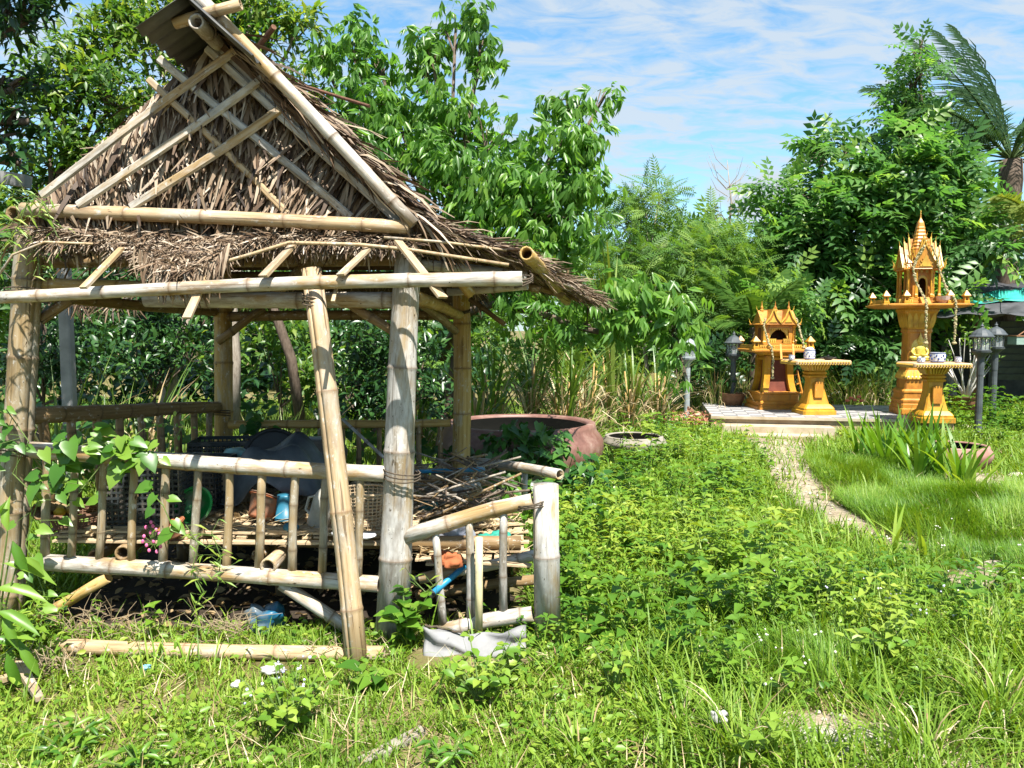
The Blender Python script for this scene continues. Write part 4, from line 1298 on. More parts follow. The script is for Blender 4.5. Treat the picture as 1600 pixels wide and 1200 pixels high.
# palms
def frond_mesh(Lf, droop, nl, ll, seed, lw=.035, yellow=0.0):
    rd = np.random.default_rng(seed)
    t = np.linspace(.12, 1, nl)
    th = .15 + droop * t
    ts = np.linspace(0, 1, 60)
    ang = R(8) + droop * ts ** 1.3
    yy = np.cumsum(np.cos(ang)) / 60 * Lf; zz = -np.cumsum(np.sin(ang)) / 60 * Lf
    px_ = np.interp(t, ts, yy); pz_ = np.interp(t, ts, zz); a_ = np.interp(t, ts, ang)
    parts = []
    for sg in (-1, 1):
        s = ll * np.sin(np.pi * (.18 + .74 * t)) * rd.uniform(.8, 1.1, nl)
        base = np.stack([np.zeros(nl), px_, pz_], 1)
        d = np.stack([sg * np.full(nl, .8), np.cos(a_) * .65, -np.sin(a_) * .65 - .18 + rd.normal(0, .14, nl)], 1)
        d = nrm(d)
        tip = base + d * s[:, None] + np.array([0, 0, -1.0]) * (s * .28)[:, None]
        mid = base + d * (s * .5)[:, None]
        w_ = np.stack([np.zeros(nl), np.full(nl, lw), np.full(nl, .01)], 1)
        V = np.stack([base - w_ * .6, base + w_ * .6, mid - w_, mid + w_, tip], 1).reshape(-1, 3)
        f = np.array([(0, 1, 3), (0, 3, 2), (2, 3, 4)])
        F = (f[None] + (np.arange(nl) * 5)[:, None, None]).reshape(-1, 3)
        parts.append((V, F, np.repeat(np.clip(rd.uniform(.1, .6, nl) + yellow, 0, 1), 5)))
    r = np.linspace(.04, .008, 60)
    P0 = np.stack([np.zeros(60), yy, zz], 1)
    V = np.stack([P0 + np.stack([-r, 0 * r, 0 * r], 1), P0 + np.stack([r, 0 * r, 0 * r], 1), P0 + np.stack([0 * r, 0 * r, r], 1)], 1).reshape(-1, 3)
    F = []
    for i in range(59):
        a = i * 3
        for k in range(3):
            k2 = (k + 1) % 3
            F += [(a + k, a + k2, a + 3 + k2), (a + k, a + 3 + k2, a + 3 + k)]
    parts.append((V, np.array(F), np.full(len(V), .75 + yellow * .2)))
    return np_mesh('frond', *merge(parts))
def palm(name, label, base, top, Lf, specs, mat, trunk_r, group=None, nl=46, ll=.75, lw=.035):
    root = thing(name, label, 'palm tree', base, group)
    base, top = Vector(base), Vector(top)
    prof = [base.lerp(top, i / 12) for i in range(13)]
    obj('trunk', MB().tube(prof, [trunk_r * (1 + .12 * (i % 2)) for i in range(13)], 10).mesh('trunk', True), M_BARK, root)
    vs = [frond_mesh(Lf, dr, nl, ll, 50 + i, lw) for i, dr in enumerate((.55, .9, 1.25))]
    for az, el, k, s in specs:
        # az: compass angle of the frond, el: its rise at the base
        M = Matrix.Translation(top) @ Matrix.Rotation(R(az), 4, 'Z') @ Matrix.Rotation(R(el), 4, 'X') @ Matrix.Rotation(R(random.uniform(-25, 25)), 4, 'Y') @ Matrix.Scale(s, 4)
        obj('frond', vs[k], mat, root, M)
    return root
pt = at(1580, 250, 17.2)
specs = [(s * 90 + random.uniform(-22, 22), el + random.uniform(-4, 4), k, random.uniform(.85, 1.05)) for s in (1, -1) for el, k in ((86, 0), (76, 0), (66, 0), (58, 1), (50, 1), (40, 1), (30, 1), (20, 1), (8, 1), (-6, 2))]
specs += [(180, 60, 1, .95), (150, 35, 2, .9), (-150, 30, 2, .9), (10, 70, 1, 1), (20, 45, 1, .9)]
palm('oil_palm', 'tall palm with long arching fronds behind the taller shrine', (pt.x, pt.y, 0), pt, 3.7, specs, LF_PALM, .22, nl=54, ll=.8, lw=.017)
pt2 = at(1640, 372, 15.0)
M_YF = mat_leaf('yellow_frond', (.12, .2, .04), (.22, .28, .06), (.5, .42, .1), .4, .5, .3)
sp2 = [(72, 30, 2, 1.0), (100, 55, 1, 1.0), (60, 5, 2, .9), (120, 50, 1, .9), (-60, 50, 1, 1), (10, 60, 1, 1), (180, 50, 1, .9)]
palm('small_palm', 'palm with yellowing ribbed fronds arching in above the shed', (pt2.x, pt2.y, 0), pt2, 1.7, sp2, M_YF, .12, nl=44, ll=.55, lw=.02)
pt3 = at(1180, 470, 14.6)
sp3 = [(a, e, k, s) for a, e, k, s in ((30, 62, 0, 1), (75, 68, 0, 1), (110, 60, 0, .9), (-40, 70, 0, 1), (-80, 55, 1, 1), (-110, 66, 0, .9), (150, 55, 1, .9), (-150, 60, 0, .9), (0, 80, 0, 1), (60, 35, 2, .9), (-60, 30, 2, .8), (95, 30, 2, .9))]
palm('small_palm', 'young spiky palm among the bushes beside the smaller shrine', (pt3.x, pt3.y, 0), pt3 - Vector((0, 0, .5)), 1.5, sp3, LF_FEA, .1, nl=36, ll=.5, lw=.02)

# leafless sapling against the sky
b = MB(); b0 = at(1138, 380, 17.5); b1 = at(1136, 250, 17.5)
root = thing('bare_sapling', 'thin leafless sapling standing up against the white cloud', 'tree', (b0.x, b0.y, 0))
b.tube([Vector((b0.x, b0.y, 0)), b0, b0.lerp(b1, .5) + Vector((.08, 0, 0)), b1], [.04, .03, .018, .006], 6)
for k in range(22):
    t = random.uniform(.0, .9); p = b0.lerp(b1, t); s = random.choice((-1, 1))
    q = p + Vector((s * random.uniform(.2, .6), random.uniform(-.3, .3), random.uniform(.35, .8)))
    b.tube([p, p.lerp(q, .5) + Vector((s * .06, 0, -.05)), q], [.01, .007, .003], 4, cap=False)
obj('trunk', b.mesh('trunk', True), M_BARKP, root)

# far wood that closes the view
lst = []
for x in range(-700, 2400, 90):
    D = 26 + 5 * math.sin(x * .013)
    top = 395 + 26 * math.sin(x * .021) + 18 * math.sin(x * .057)
    if x < 450: top -= 90
    if 930 < x < 1200: top = 372 + 20 * math.sin(x * .05)
    for y in np.arange(top + 40, 640, 62):
        lst.append((x + random.uniform(-25, 25), y, 58, D + random.uniform(-1.5, 1.5)))
P, D, T, _ = sample_lobes(lobes_at(lst), 13, .8, 12, .38, .4)
n = len(P)
V, F, TT = scatter(T_PIN[0], T_PIN[1], frames(nrm(D * .5 + nrm(rng.normal(size=(n, 3))) + [0, 0, -.2]), nrm(np.array([0, 0, 1.0]) + rng.normal(size=(n, 3)) * .4)), P, .85 * rng.uniform(.7, 1.2, n), T * .8)
o = obj('far_wood', np_mesh('far_wood', V, F, TT), LF_FEA); o['kind'] = 'stuff'; o['label'] = 'far line of mixed trees that closes the view behind the garden'; o['category'] = 'wood'

# ------------------------------------------------------------------ cane, reeds and dry grass
def clump(name, label, cat, x, y, h, n, lean, bend, wd, mat, group, spread=.18, nseg=5, dry=0.0, canes=0, tone=(.1, .8)):
    z = g1(x, y)
    root = thing(name, label, cat, (x, y, z), group)
    a = rng.uniform(0, 2 * np.pi, n); r_ = rng.uniform(0, spread, n)
    P = np.stack([x + r_ * np.cos(a), y + r_ * np.sin(a), np.full(n, z - .02)], 1)
    if canes:
        P[:, 2] += rng.uniform(0, h * .5, n)
    V, F, T = blades(P, h * rng.uniform(.55, 1.1, n), wd * rng.uniform(.7, 1.2, n), a + rng.normal(0, .5, n), rng.uniform(.02, lean, n), rng.uniform(.3, 1.0, n) * bend, nseg, rng.uniform(*tone, n))
    obj('blades' if False else 'foliage', np_mesh('foliage', V, F, T), mat, root)
    if canes:
        b = MB()
        for k in range(canes):
            a0 = random.uniform(0, 6.28); r0 = random.uniform(0, spread * .7)
            p = Vector((x + r0 * math.cos(a0), y + r0 * math.sin(a0), z - .03))
            q = p + Vector((random.uniform(-.12, .12), random.uniform(-.12, .12), h * random.uniform(.45, .75)))
            b.tube([p, p.lerp(q, .5), q], [.016, .014, .012], 6)
        obj('stem', b.mesh('stem', True), M_BAMY, root)
    if dry:
        m = int(n * dry)
        a = rng.uniform(0, 2 * np.pi, m); r_ = rng.uniform(0, spread * 1.3, m)
        P = np.stack([x + r_ * np.cos(a), y + r_ * np.sin(a), np.full(m, z)], 1); P[:, 2] += rng.uniform(0, h * .35, m)
        V, F, T = blades(P, h * rng.uniform(.3, .8, m), wd * .7, a, rng.uniform(.2, .8, m), rng.uniform(.5, 2.4, m), 4, rng.uniform(0, 1, m))
        o = obj('dead_leaves', np_mesh('dead_leaves', V, F, T), LF_DRY, root); o['kind'] = 'stuff'
    return root
cane = [(770, 10.2, 1.5, 'against the back corner post of the pavilion'), (830, 10.8, 1.7, 'behind the big jar, thick in dead leaves'), (880, 10.4, 1.5, 'under the low drooping branch'), (915, 11.2, 1.6, 'just beyond the far lip of the big jar'),
        (985, 11.8, 1.4, 'between the drooping branch and the first lantern'), (745, 9.4, 1.2, 'close behind the back railing of the pavilion'), (650, 10.4, 1.4, 'seen between the two thick pavilion posts'), (1030, 12.4, 1.3, 'next to the grey lantern under the branch')]
for x, Y, h, wh in cane:
    clump('cane_clump', 'tall cane grass clump ' + wh, 'grass clump', (x - 800) / 1200 * Y, Y, h, 42, .35, 1.9, .042, LF_REED, 'cane grass clumps', .22, 6, 1.6, 5)
clump('leaf_sheaf', 'stiff pale green leaf sheaf standing up behind the thatched eave tip', 'grass clump', (958 - 800) / 1200 * 11.5, 11.5, 2.5, 16, .25, .9, .07, LF_REED, None, .06, 6, 0, 3, (.6, .9))
clump('yellow_grass_clump', 'yellow arching grass clump in front of the canes beside the big jar', 'grass clump', (905 - 800) / 1200 * 9.3, 9.3, .75, 26, .6, 1.6, .045, LF_REED, None, .1, 6, .4, 0, (.75, 1.0))
for x, Y, h, wh in ((1120, 14.0, 1.25, 'around the second lantern post'), (1165, 14.6, 1.3, 'between the lantern and the smaller shrine'), (1100, 15.0, 1.2, 'behind the wavy-rimmed planter'), (1330, 14.6, 1.1, 'behind the smaller offering table'), (1375, 14.6, 1.2, 'beside the plinth of the taller shrine'), (1290, 15.4, 1.1, 'in the gap behind the miniature ladders'), (1250, 15.2, 1.0, 'directly behind the smaller shrine')):
    clump('reed_clump', 'thin tall reed grass growing ' + wh, 'grass clump', (x - 800) / 1200 * Y, Y, h, 150, .3, .9, .014, LF_REED, 'reed grass around the shrines', .42, 4, .8, 0, (.35, 1.0))
for x, Y, h, wh in ((420, 7.6, .72, 'beyond the back railing under the beam'), (395, 8.0, .6, 'next to the slim pale trunk'), (450, 8.2, .6, 'near the leaning pole, behind the back railing')):
    clump('lemongrass', 'bright grassy tussock ' + wh, 'grass clump', (x - 800) / 1200 * Y, Y, h + .25, 130, .5, 1.0, .014, LF_REED, 'grass tussocks behind the pavilion', .16, 5, .5, 0, (.4, 1.0))
for x, Y, h, wh in ((215, 7.4, 1.45, 'in the middle of the shady opening'), (165, 7.6, 1.2, 'next to the grey concrete post'), (80, 7.4, 1.5, 'beside the cracked corner post'), (260, 7.4, 1.0, 'near the thin back post'), (130, 7.9, 1.0, 'behind the concrete post')):
    clump('reed_clump', 'upright broad grass blades ' + wh, 'grass clump', (x - 800) / 1200 * Y, Y, h, 22, .3, .7, .035, LF_REED, 'broad grasses behind the pavilion', .25, 5, 1.6, 0, (.1, .7))
# ================================================================== shrines
def paint(name, a, b, c, rough=.42):
    m = mat_mottled(name, a, b, 7, rough, c, .25, spec=.4, dirt=(a[0] * .6, a[1] * .55, a[2] * .8))
    t = m.node_tree; bs = t.nodes['Principled BSDF']
    old = bs.inputs['Base Color'].links[0].from_socket
    st = noise(t, 1.0, 6, .7, mapscale=(16, 16, 1.6))
    c2 = mixrgb(t, old, (.16, .09, .035), ramp_fac(t, st, .56, .74))
    ch = noise(t, 26, 4, .7)
    c2 = mixrgb(t, c2, (.42, .36, .28), ramp_fac(t, ch, .68, .72))
    t.links.new(c2, bs.inputs['Base Color'])
    return m
M_GOLD = paint('golden_paint', (0.50, 0.235, 0.015), (0.60, 0.31, 0.025), (0.66, 0.38, 0.05))
M_YGOLD = mat_mottled('gilded_relief', (.62, .44, .05), (.78, .6, .12), 20, .35, (.85, .7, .25), .2, spec=.6)
M_GOLDL = paint('bright_gold_paint', (0.56, 0.34, 0.035), (0.64, 0.42, 0.07), (0.68, 0.5, 0.15))
M_ORANGE = paint('orange_paint', (0.46, 0.185, 0.022), (0.56, 0.25, 0.035), (0.60, 0.30, 0.07))
M_MAROON = mat_mottled('maroon_recess', (0.12, 0.03, 0.018), (0.2, 0.055, 0.03), 6, .6)
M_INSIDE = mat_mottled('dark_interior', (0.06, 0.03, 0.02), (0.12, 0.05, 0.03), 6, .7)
M_PORC = mat_mottled('white_porcelain', (0.6, 0.62, 0.66), (0.75, 0.76, 0.8), 5, .2, None, 0, spec=.5)
M_BLUEP = mat_mottled('blue_glaze', (0.02, 0.035, 0.16), (0.06, 0.09, 0.3), 30, .2, None, 0)
M_CLOTH = mat_mottled('table_top_paint', (0.5, 0.3, 0.14), (0.6, 0.42, 0.25), 5, .6, (.66, .52, .38), .1)

def arch_poly(w_, h, n=8, point=.25):
    pts = [(-w_ / 2, 0), (w_ / 2, 0)]
    for i in range(n + 1):
        t = i / n; a = math.pi * t
        pts.append((w_ / 2 * math.cos(a), h * (1 - point) + (h * point) * math.sin(a) ** .7 * (1.0)))
    return pts
def gable(b, w_, h, y0, y1, z, x=0.0, M=None):
    poly = [(x - w_ / 2, z), (x + w_ / 2, z), (x + w_ * .30, z + h * .30), (x + w_ * .12, z + h * .68), (x, z + h), (x - w_ * .12, z + h * .68), (x - w_ * .30, z + h * .30)]
    b.prism(poly, y0, y1, M)
def chofa(b, p, h, dx, dy=0.0):
    p = Vector(p)
    pts = [p, p + Vector((dx * .45, dy * .45, h * .35)), p + Vector((dx * .35, dy * .35, h * .65)), p + Vector((dx * .9, dy * .9, h))]
    b.tube(pts, [h * .12, h * .085, h * .05, h * .012], 5)
RZ = lambda a: Matrix.Rotation(R(a), 4, 'Z')

def mini_house(parent, x, y, z, s):
    b = MB()
    b.loft([(.055 * s, .055 * s, 0), (.055 * s, .055 * s, .04 * s), (.04 * s, .04 * s, .05 * s)], .1, (x, y, z))
    for a, c in ((-1, -1), (1, -1), (1, 1), (-1, 1)):
        b.box((x + a * .034 * s, y + c * .034 * s, z + .085 * s), (.02 * s, .02 * s, .075 * s))
    b.loft([(.066 * s, .066 * s, .12 * s), (.07 * s, .07 * s, .135 * s), (.03 * s, .03 * s, .19 * s), (.008 * s, .008 * s, .225 * s)], .1, (x, y, z))
    obj('corner_pavilion', b, M_GOLD, parent)

def railing_row(parent, p0, p1, z, h, n):
    b = MB()
    p0, p1 = Vector((*p0, z)), Vector((*p1, z))
    b.beam(p0 + Vector((0, 0, h)), p1 + Vector((0, 0, h)), .022, .018)
    b.beam(p0 + Vector((0, 0, .008)), p1 + Vector((0, 0, .008)), .024, .016)
    for i in range(n):
        q = p0.lerp(p1, (i + .5) / n)
        b.loft([(.008, .008, 0), (.014, .014, h * .5), (.008, .008, h)], .3, (q.x, q.y, q.z))
    obj('balustrade', b, M_GOLDL, parent)

def boss_row(parent, hx, hy, z, n, r_, dia=True):
    b = MB()
    for side in range(4):
        M = RZ(90 * side); w_, o = (hx, hy) if side % 2 == 0 else (hy, hx)
        for i in range(n):
            x = -w_ + 2 * w_ * (i + .5) / n
            if dia:
                k = w_ / n * .85
                b.prism([(x - k, z), (x, z - r_), (x + k, z), (x, z + r_)], -o - .007, -o + .004, M)
            else:
                b.ball(M @ Vector((x, -o, z)), r_, 6, 4)
    obj('relief_band', b, M_GOLDL, parent, kind='stuff')
def slim(r, k, stems):
    for ch in r.children:
        if ch.name.split('.')[0] in stems:
            ch.scale = (k, k, 1)

def small_shrine(loc, rz):
    r = thing('spirit_house', 'smaller golden spirit house with three little spires over twin gables', 'spirit house')
    obj('plinth', MB().loft([(.39, .36, -.01), (.39, .36, .05), (.36, .33, .06), (.36, .33, .085), (.375, .345, .10), (.375, .345, .125), (.33, .30, .15), (.33, .30, .25), (.35, .32, .265), (.35, .32, .285), (.30, .27, .30)], .1), M_ORANGE, r)
    for sx in (-1, 1):
        for sy in (-1, 1):
            b = MB()
            pr = []
            for i in range(9):
                t = i / 8
                off = .192 + .05 * (1 - t) ** 3.2
                pr.append((off, .30 + .60 * t))
            for (o0, z0), (o1, z1) in zip(pr[:-1], pr[1:]):
                wd0 = .052
                vs = [(sx * o + a, sy * o * .92 + c, z) for o, z in ((o0, z0), (o1, z1)) for a, c in ((-wd0, -wd0), (wd0, -wd0), (wd0, wd0), (-wd0, wd0))]
                b.add(vs, [(3, 2, 1, 0), (4, 5, 6, 7), (0, 1, 5, 4), (1, 2, 6, 5), (2, 3, 7, 6), (3, 0, 4, 7)])
            obj('pedestal_leg', b, M_GOLD, r)
    obj('recess', MB().loft([(.215, .195, .30), (.17, .155, .55), (.165, .15, .9)], .05), M_MAROON, r)
    obj('capital', MB().loft([(.22, .20, .83), (.235, .215, .845), (.235, .215, .87), (.21, .19, .885), (.27, .25, .94), (.30, .28, .965)], .12), M_GOLD, r)
    obj('tray', MB().loft([(.50, .42, .965), (.53, .45, .985), (.53, .45, 1.01), (.515, .435, 1.02)], .08), M_ORANGE, r)
    boss_row(r, .31, .28, .20, 7, .028); boss_row(r, .52, .44, .998, 22, .012, False); boss_row(r, .21, .19, .857, 9, .011, False)
    Zt = 1.02
    for x, y in ((-.46, -.38), (.46, -.38), (-.46, .38), (.46, .38)):
        mini_house(r, x, y, Zt, .95)
    railing_row(r, (-.40, -.40), (-.14, -.40), Zt, .06, 7); railing_row(r, (.14, -.40), (.40, -.40), Zt, .06, 7)
    railing_row(r, (-.48, -.32), (-.48, .32), Zt, .06, 14); railing_row(r, (.48, -.32), (.48, .32), Zt, .06, 14)
    obj('house_floor', MB().loft([(.33, .27, Zt), (.33, .27, Zt + .05), (.31, .25, Zt + .06), (.31, .25, Zt + .09)], .08), M_ORANGE, r)
    z0, z1 = Zt + .09, Zt + .40
    b = MB()
    b.box((0, .20, (z0 + z1) / 2), (.54, .03, z1 - z0)); b.box((-.265, 0, (z0 + z1) / 2), (.03, .37, z1 - z0)); b.box((.265, 0, (z0 + z1) / 2), (.03, .37, z1 - z0))
    for s in (-1, 1):
        b.box((s * .225, -.2, (z0 + z1) / 2), (.09, .03, z1 - z0))
    b.box((0, -.2, z1 - .03), (.38, .03, .06)); b.box((0, -.2, z0 + .03), (.38, .03, .06))
    hw_ = obj('house_wall', b, M_ORANGE, r)
    obj('inner_wall', MB().box((0, .17, (z0 + z1) / 2), (.48, .02, z1 - z0 - .01)), M_INSIDE, r)
    for s in (-1, 1):
        for y in (-.215, .205):
            obj('column', MB().loft([(.034, .034, z0), (.034, .034, z0 + .03), (.023, .023, z0 + .045), (.020, .020, z1 - .05), (.033, .033, z1 - .02), (.033, .033, z1)], .2, (s * .275, y, 0)), M_GOLD, r)
        obj('window_panel', MB().prism([(p[0] * 1, p[1] + z0 + .05) for p in arch_poly(.16, .22)], 0, .008, Matrix.Translation((s * .283, 0, 0)) @ RZ(90 * s)), M_MAROON, hw_)
        obj('curtain', MB().prism([(s * .18, z1 - .05), (s * .02, z1 - .05), (s * .05, z1 - .09), (s * .11, z1 - .13), (s * .15, z1 - .19), (s * .16, z0 + .08), (s * .18, z0 + .08)], -.19, -.178), M_GOLDL, hw_)
    b = MB()
    for i in range(9):
        x = -.17 + .34 * i / 8
        b.prism([(x - .02, z1 - .055), (x + .02, z1 - .055), (x, z1 - .09)], -.216, -.222)
    obj('valance', b, M_GOLDL, r)
    railing_row(r, (-.19, -.225), (-.06, -.225), z0, .07, 4); railing_row(r, (.06, -.225), (.19, -.225), z0, .07, 4)
    # roof: a ridge along x with gable ends and two gables at the front
    b = MB(); b.loft([(.37, .29, z1), (.38, .30, z1 + .012), (.36, .28, z1 + .03)], .05)
    prof = [(-.26, z1 + .03), (.26, z1 + .03), (.15, z1 + .12), (0, z1 + .25), (-.15, z1 + .12)]
    b.prism(prof, -.33, .33, RZ(90))
    for x in (-.14, .14):
        gable(b, .27, .235, -.29, 0, z1 + .03, x)
        gable(b, .27, .235, .29, 0, z1 + .03, x)
    rf_ = obj('roof', b, M_ORANGE, r)
    b = MB()
    for x in (-.14, .14):
        for y in (-.297, .29):
            for s in (-1, 1):
                b.beam((x + s * .145, y, z1 + .03), (x + s * .07, y, z1 + .12), .02, .03, up=(0, 1, 0)); b.beam((x + s * .07, y, z1 + .12), (x, y, z1 + .275), .02, .03, up=(0, 1, 0))
            gable(b, .14, .12, y - .006 if y < 0 else y, y if y < 0 else y + .012, z1 + .045, x)
            chofa(b, (x, y, z1 + .26), .06, 0, -.02 if y < 0 else .02)
    for s in (-1, 1):
        chofa(b, (s * .335, 0, z1 + .26), .07, s * .03)
        chofa(b, (s * .36, -.28, z1 + .03), .09, s * .04); chofa(b, (s * .36, .28, z1 + .03), .09, s * .04)
    obj('roof_trim', b, M_GOLDL, rf_)
    for x in (-.25, 0, .25):
        obj('spire', MB().lathe([(.034, z1 + .22), (.036, z1 + .26), (.022, z1 + .275), (.026, z1 + .30), (.012, z1 + .33), (.003, z1 + .41)], 8, (x, 0, 0)), M_ORANGE, rf_)
    slim(r, .93, {'house_floor', 'house_wall', 'inner_wall', 'column', 'valance', 'roof'})
    r.location = loc; r.rotation_euler = (0, 0, rz)
    return r

def tall_shrine(loc, rz):
    r = thing('spirit_house', 'tall golden spirit house with a tapering ringed spire and seated figure relief', 'spirit house')
    obj('plinth', MB().loft([(.37, .37, -.01), (.37, .37, .10), (.35, .35, .11), (.35, .35, .18), (.335, .335, .19), (.345, .345, .225), (.345, .345, .25), (.31, .31, .275), (.31, .31, .36), (.325, .325, .375), (.325, .325, .40), (.28, .28, .43)], .08), M_ORANGE, r)
    obj('lower_pedestal', MB().loft([(.27, .27, .43), (.265, .265, .58), (.285, .285, .60), (.30, .30, .63), (.285, .285, .65), (.25, .25, .72), (.235, .235, .75)], .1), M_ORANGE, r)
    def lotus(z0, z1, r0, r1, n, flip=1, name='lotus_band'):
        b = MB()
        for side in range(4):
            M = RZ(90 * side)
            for i in range(n):
                x0 = -1 + 2 * (i + .5) / n
                vs = []
                for j, (t, ww) in enumerate(((0, .8), (.35, 1.0), (.7, .8), (1.0, .25))):
                    rr = r0 + (r1 - r0) * t
                    z = z0 + (z1 - z0) * t
                    hw = rr / n * ww
                    o = .012 * math.sin(math.pi * min(1, t + .15))
                    vs += [M @ Vector((x0 * rr - hw, -rr - .003, z)), M @ Vector((x0 * rr, -rr - .008 - o, z)), M @ Vector((x0 * rr + hw, -rr - .003, z))]
                b.add(vs, [(k * 3 + a, k * 3 + a + 1, k * 3 + a + 4, k * 3 + a + 3) for k in range(3) for a in range(2)])
        obj(name, b, M_GOLDL, r)
    lotus(.60, .74, .30, .24, 8)
    obj('shaft', MB().loft([(.235, .235, .75), (.235, .235, .80), (.222, .222, .81), (.215, .215, 1.36), (.235, .235, 1.38), (.235, .235, 1.42), (.225, .225, 1.43)], .14), M_ORANGE, r)
    obj('capital', MB().loft([(.225, .225, 1.42), (.235, .235, 1.46), (.262, .262, 1.60), (.30, .30, 1.70), (.315, .315, 1.72), (.315, .315, 1.77), (.33, .33, 1.78)], .14), M_GOLD, r)
    lotus(1.455, 1.69, .238, .297, 5)
    # seated figure in relief on the shaft
    b = MB()
    b.ball((0, -.225, .855), .10, 14, 7, (1.25, .5, .38)); b.ball((-.08, -.24, .862), .055, 10, 6, (1.3, .7, .6)); b.ball((.08, -.24, .862), .055, 10, 6, (1.3, .7, .6))
    b.lathe([(.05, .87), (.055, .92), (.072, .99), (.075, 1.02), (.035, 1.045), (.022, 1.055)], 12, (0, -.225, 0), 1, .6)
    for s in (-1, 1):
        b.tube([(s * .07, -.225, 1.02), (s * .115, -.235, .95), (s * .085, -.26, .90), (s * .02, -.275, .90)], [.022, .02, .017, .012], 7)
    b.ball((0, -.24, 1.092), .043, 14, 9, (.95, .95, 1.1))
    for s in (-1, 1): b.ball((s * .042, -.232, 1.085), .012, 6, 5, (.5, .7, 1.9))
    b.ball((0, -.283, 1.085), .008, 6, 4)
    b.lathe([(.046, 1.112), (.044, 1.124), (.034, 1.13), (.032, 1.15), (.02, 1.165), (.017, 1.185), (.008, 1.2), (.003, 1.235)], 12, (0, -.238, 0))
    b.ball((0, -.21, .99), .13, 16, 8, (1, .25, 1.25))
    b.prism([(-.10, .82), (.10, .82), (.12, .84), (-.12, .84)], -.19, -.285)
    b.v = [(v[0] * 1.35, -.225 + (v[1] + .225) * 1.25, .905 + (v[2] - .82) * 1.15) for v in b.v]
    obj('seated_figure_relief', b.mesh('seated_figure_relief', True), M_YGOLD, r)
    obj('tray', MB().loft([(.68, .54, 1.775), (.80, .64, 1.80), (.82, .66, 1.815), (.82, .66, 1.835), (.805, .645, 1.845)], .16), M_ORANGE, r)
    boss_row(r, .34, .34, .147, 8, .024); boss_row(r, .30, .30, .318, 8, .026); boss_row(r, .81, .65, 1.825, 30, .012, False); boss_row(r, .31, .31, 1.745, 12, .015, False); boss_row(r, .225, .225, 1.40, 8, .014, False)
    Zt = 1.845
    for x, y in ((-.74, -.45), (.74, -.45), (-.74, .45), (.74, .45), (-.40, -.57), (.40, -.57)):
        mini_house(r, x, y, Zt, .95)
    railing_row(r, (-.52, -.52), (-.26, -.52), Zt, .065, 8); railing_row(r, (.26, -.52), (.52, -.52), Zt, .065, 8)
    railing_row(r, (-.75, -.38), (-.75, .38), Zt, .065, 16); railing_row(r, (.75, -.38), (.75, .38), Zt, .065, 16)
    obj('house_floor', MB().loft([(.44, .44, Zt), (.44, .44, Zt + .04), (.40, .40, Zt + .05), (.40, .40, Zt + .10), (.38, .38, Zt + .11)], .3), M_ORANGE, r)
    obj('stair', MB().prism([(-.62, Zt), (-.38, Zt), (-.38, Zt + .11), (-.44, Zt + .11)], -.10, .10, RZ(90)), M_ORANGE, r)
    z0, z1 = Zt + .11, Zt + .56
    b = MB(); zc = (z0 + z1) / 2; hh = z1 - z0
    b.box((0, .24, zc), (.5, .03, hh)); b.box((-.24, 0, zc), (.03, .5, hh)); b.box((.24, 0, zc), (.03, .5, hh))
    for s in (-1, 1):
        b.box((s * .165, -.24, zc), (.14, .03, hh))
    b.box((0, -.24, z1 - .055), (.2, .03, .11))
    hw_ = obj('house_wall', b, M_ORANGE, r)
    obj('inner_wall', MB().box((0, .2, zc), (.44, .02, hh)), M_INSIDE, r)
    b = MB()
    outer = arch_poly(.235, .36, 10, .35); inner = arch_poly(.175, .32, 10, .35)
    for (a, c), (a2, c2), (d, e), (d2, e2) in zip(outer[1:], outer[2:] + outer[:1], inner[1:], inner[2:] + inner[:1]):
        vs = [(a, -.26, z0 + c), (a2, -.26, z0 + c2), (d2, -.27, z0 + e2), (d, -.27, z0 + e), (a, -.24, z0 + c), (a2, -.24, z0 + c2), (d2, -.24, z0 + e2), (d, -.24, z0 + e)]
        b.add(vs, [(0, 1, 2, 3), (0, 4, 5, 1), (3, 2, 6, 7)])
    obj('door_frame', b, M_GOLDL, hw_)
    for s in (-1, 1):
        obj('wall_panel', MB().prism([(p[0], p[1] + z0 + .03) for p in arch_poly(.2, .33)], 0, .006, Matrix.Translation((s * .256, 0, 0)) @ RZ(90 * s)), M_MAROON, hw_)
    for x, y in ((-.35, -.35), (.35, -.35), (-.35, .35), (.35, .35), (-.17, -.37), (.17, -.37), (-.37, 0.1), (.37, 0.1)):
        obj('column', MB().loft([(.036, .036, z0), (.036, .036, z0 + .04), (.026, .026, z0 + .055), (.022, .022, z1 - .07), (.034, .034, z1 - .02), (.034, .034, z1)], .2, (x, y, 0)), M_GOLD, r)
    b = MB()
    for i in range(2):
        for s in (-1, 1):
            x = s * .06
            b.prism([(x - .035, z1 - .005), (x + .035, z1 - .005), (x + .02, z1 - .045), (x, z1 - .06), (x - .02, z1 - .045)], -.375, -.365)
    obj('valance', b, M_GOLDL, r)
    b = MB()
    b.loft([(.43, .43, z1), (.44, .44, z1 + .012), (.42, .42, z1 + .035)], .3)
    tiers = [(.80, .36, .44, 0), (.62, .34, .34, .10), (.44, .32, .24, .20)]
    trim = MB()
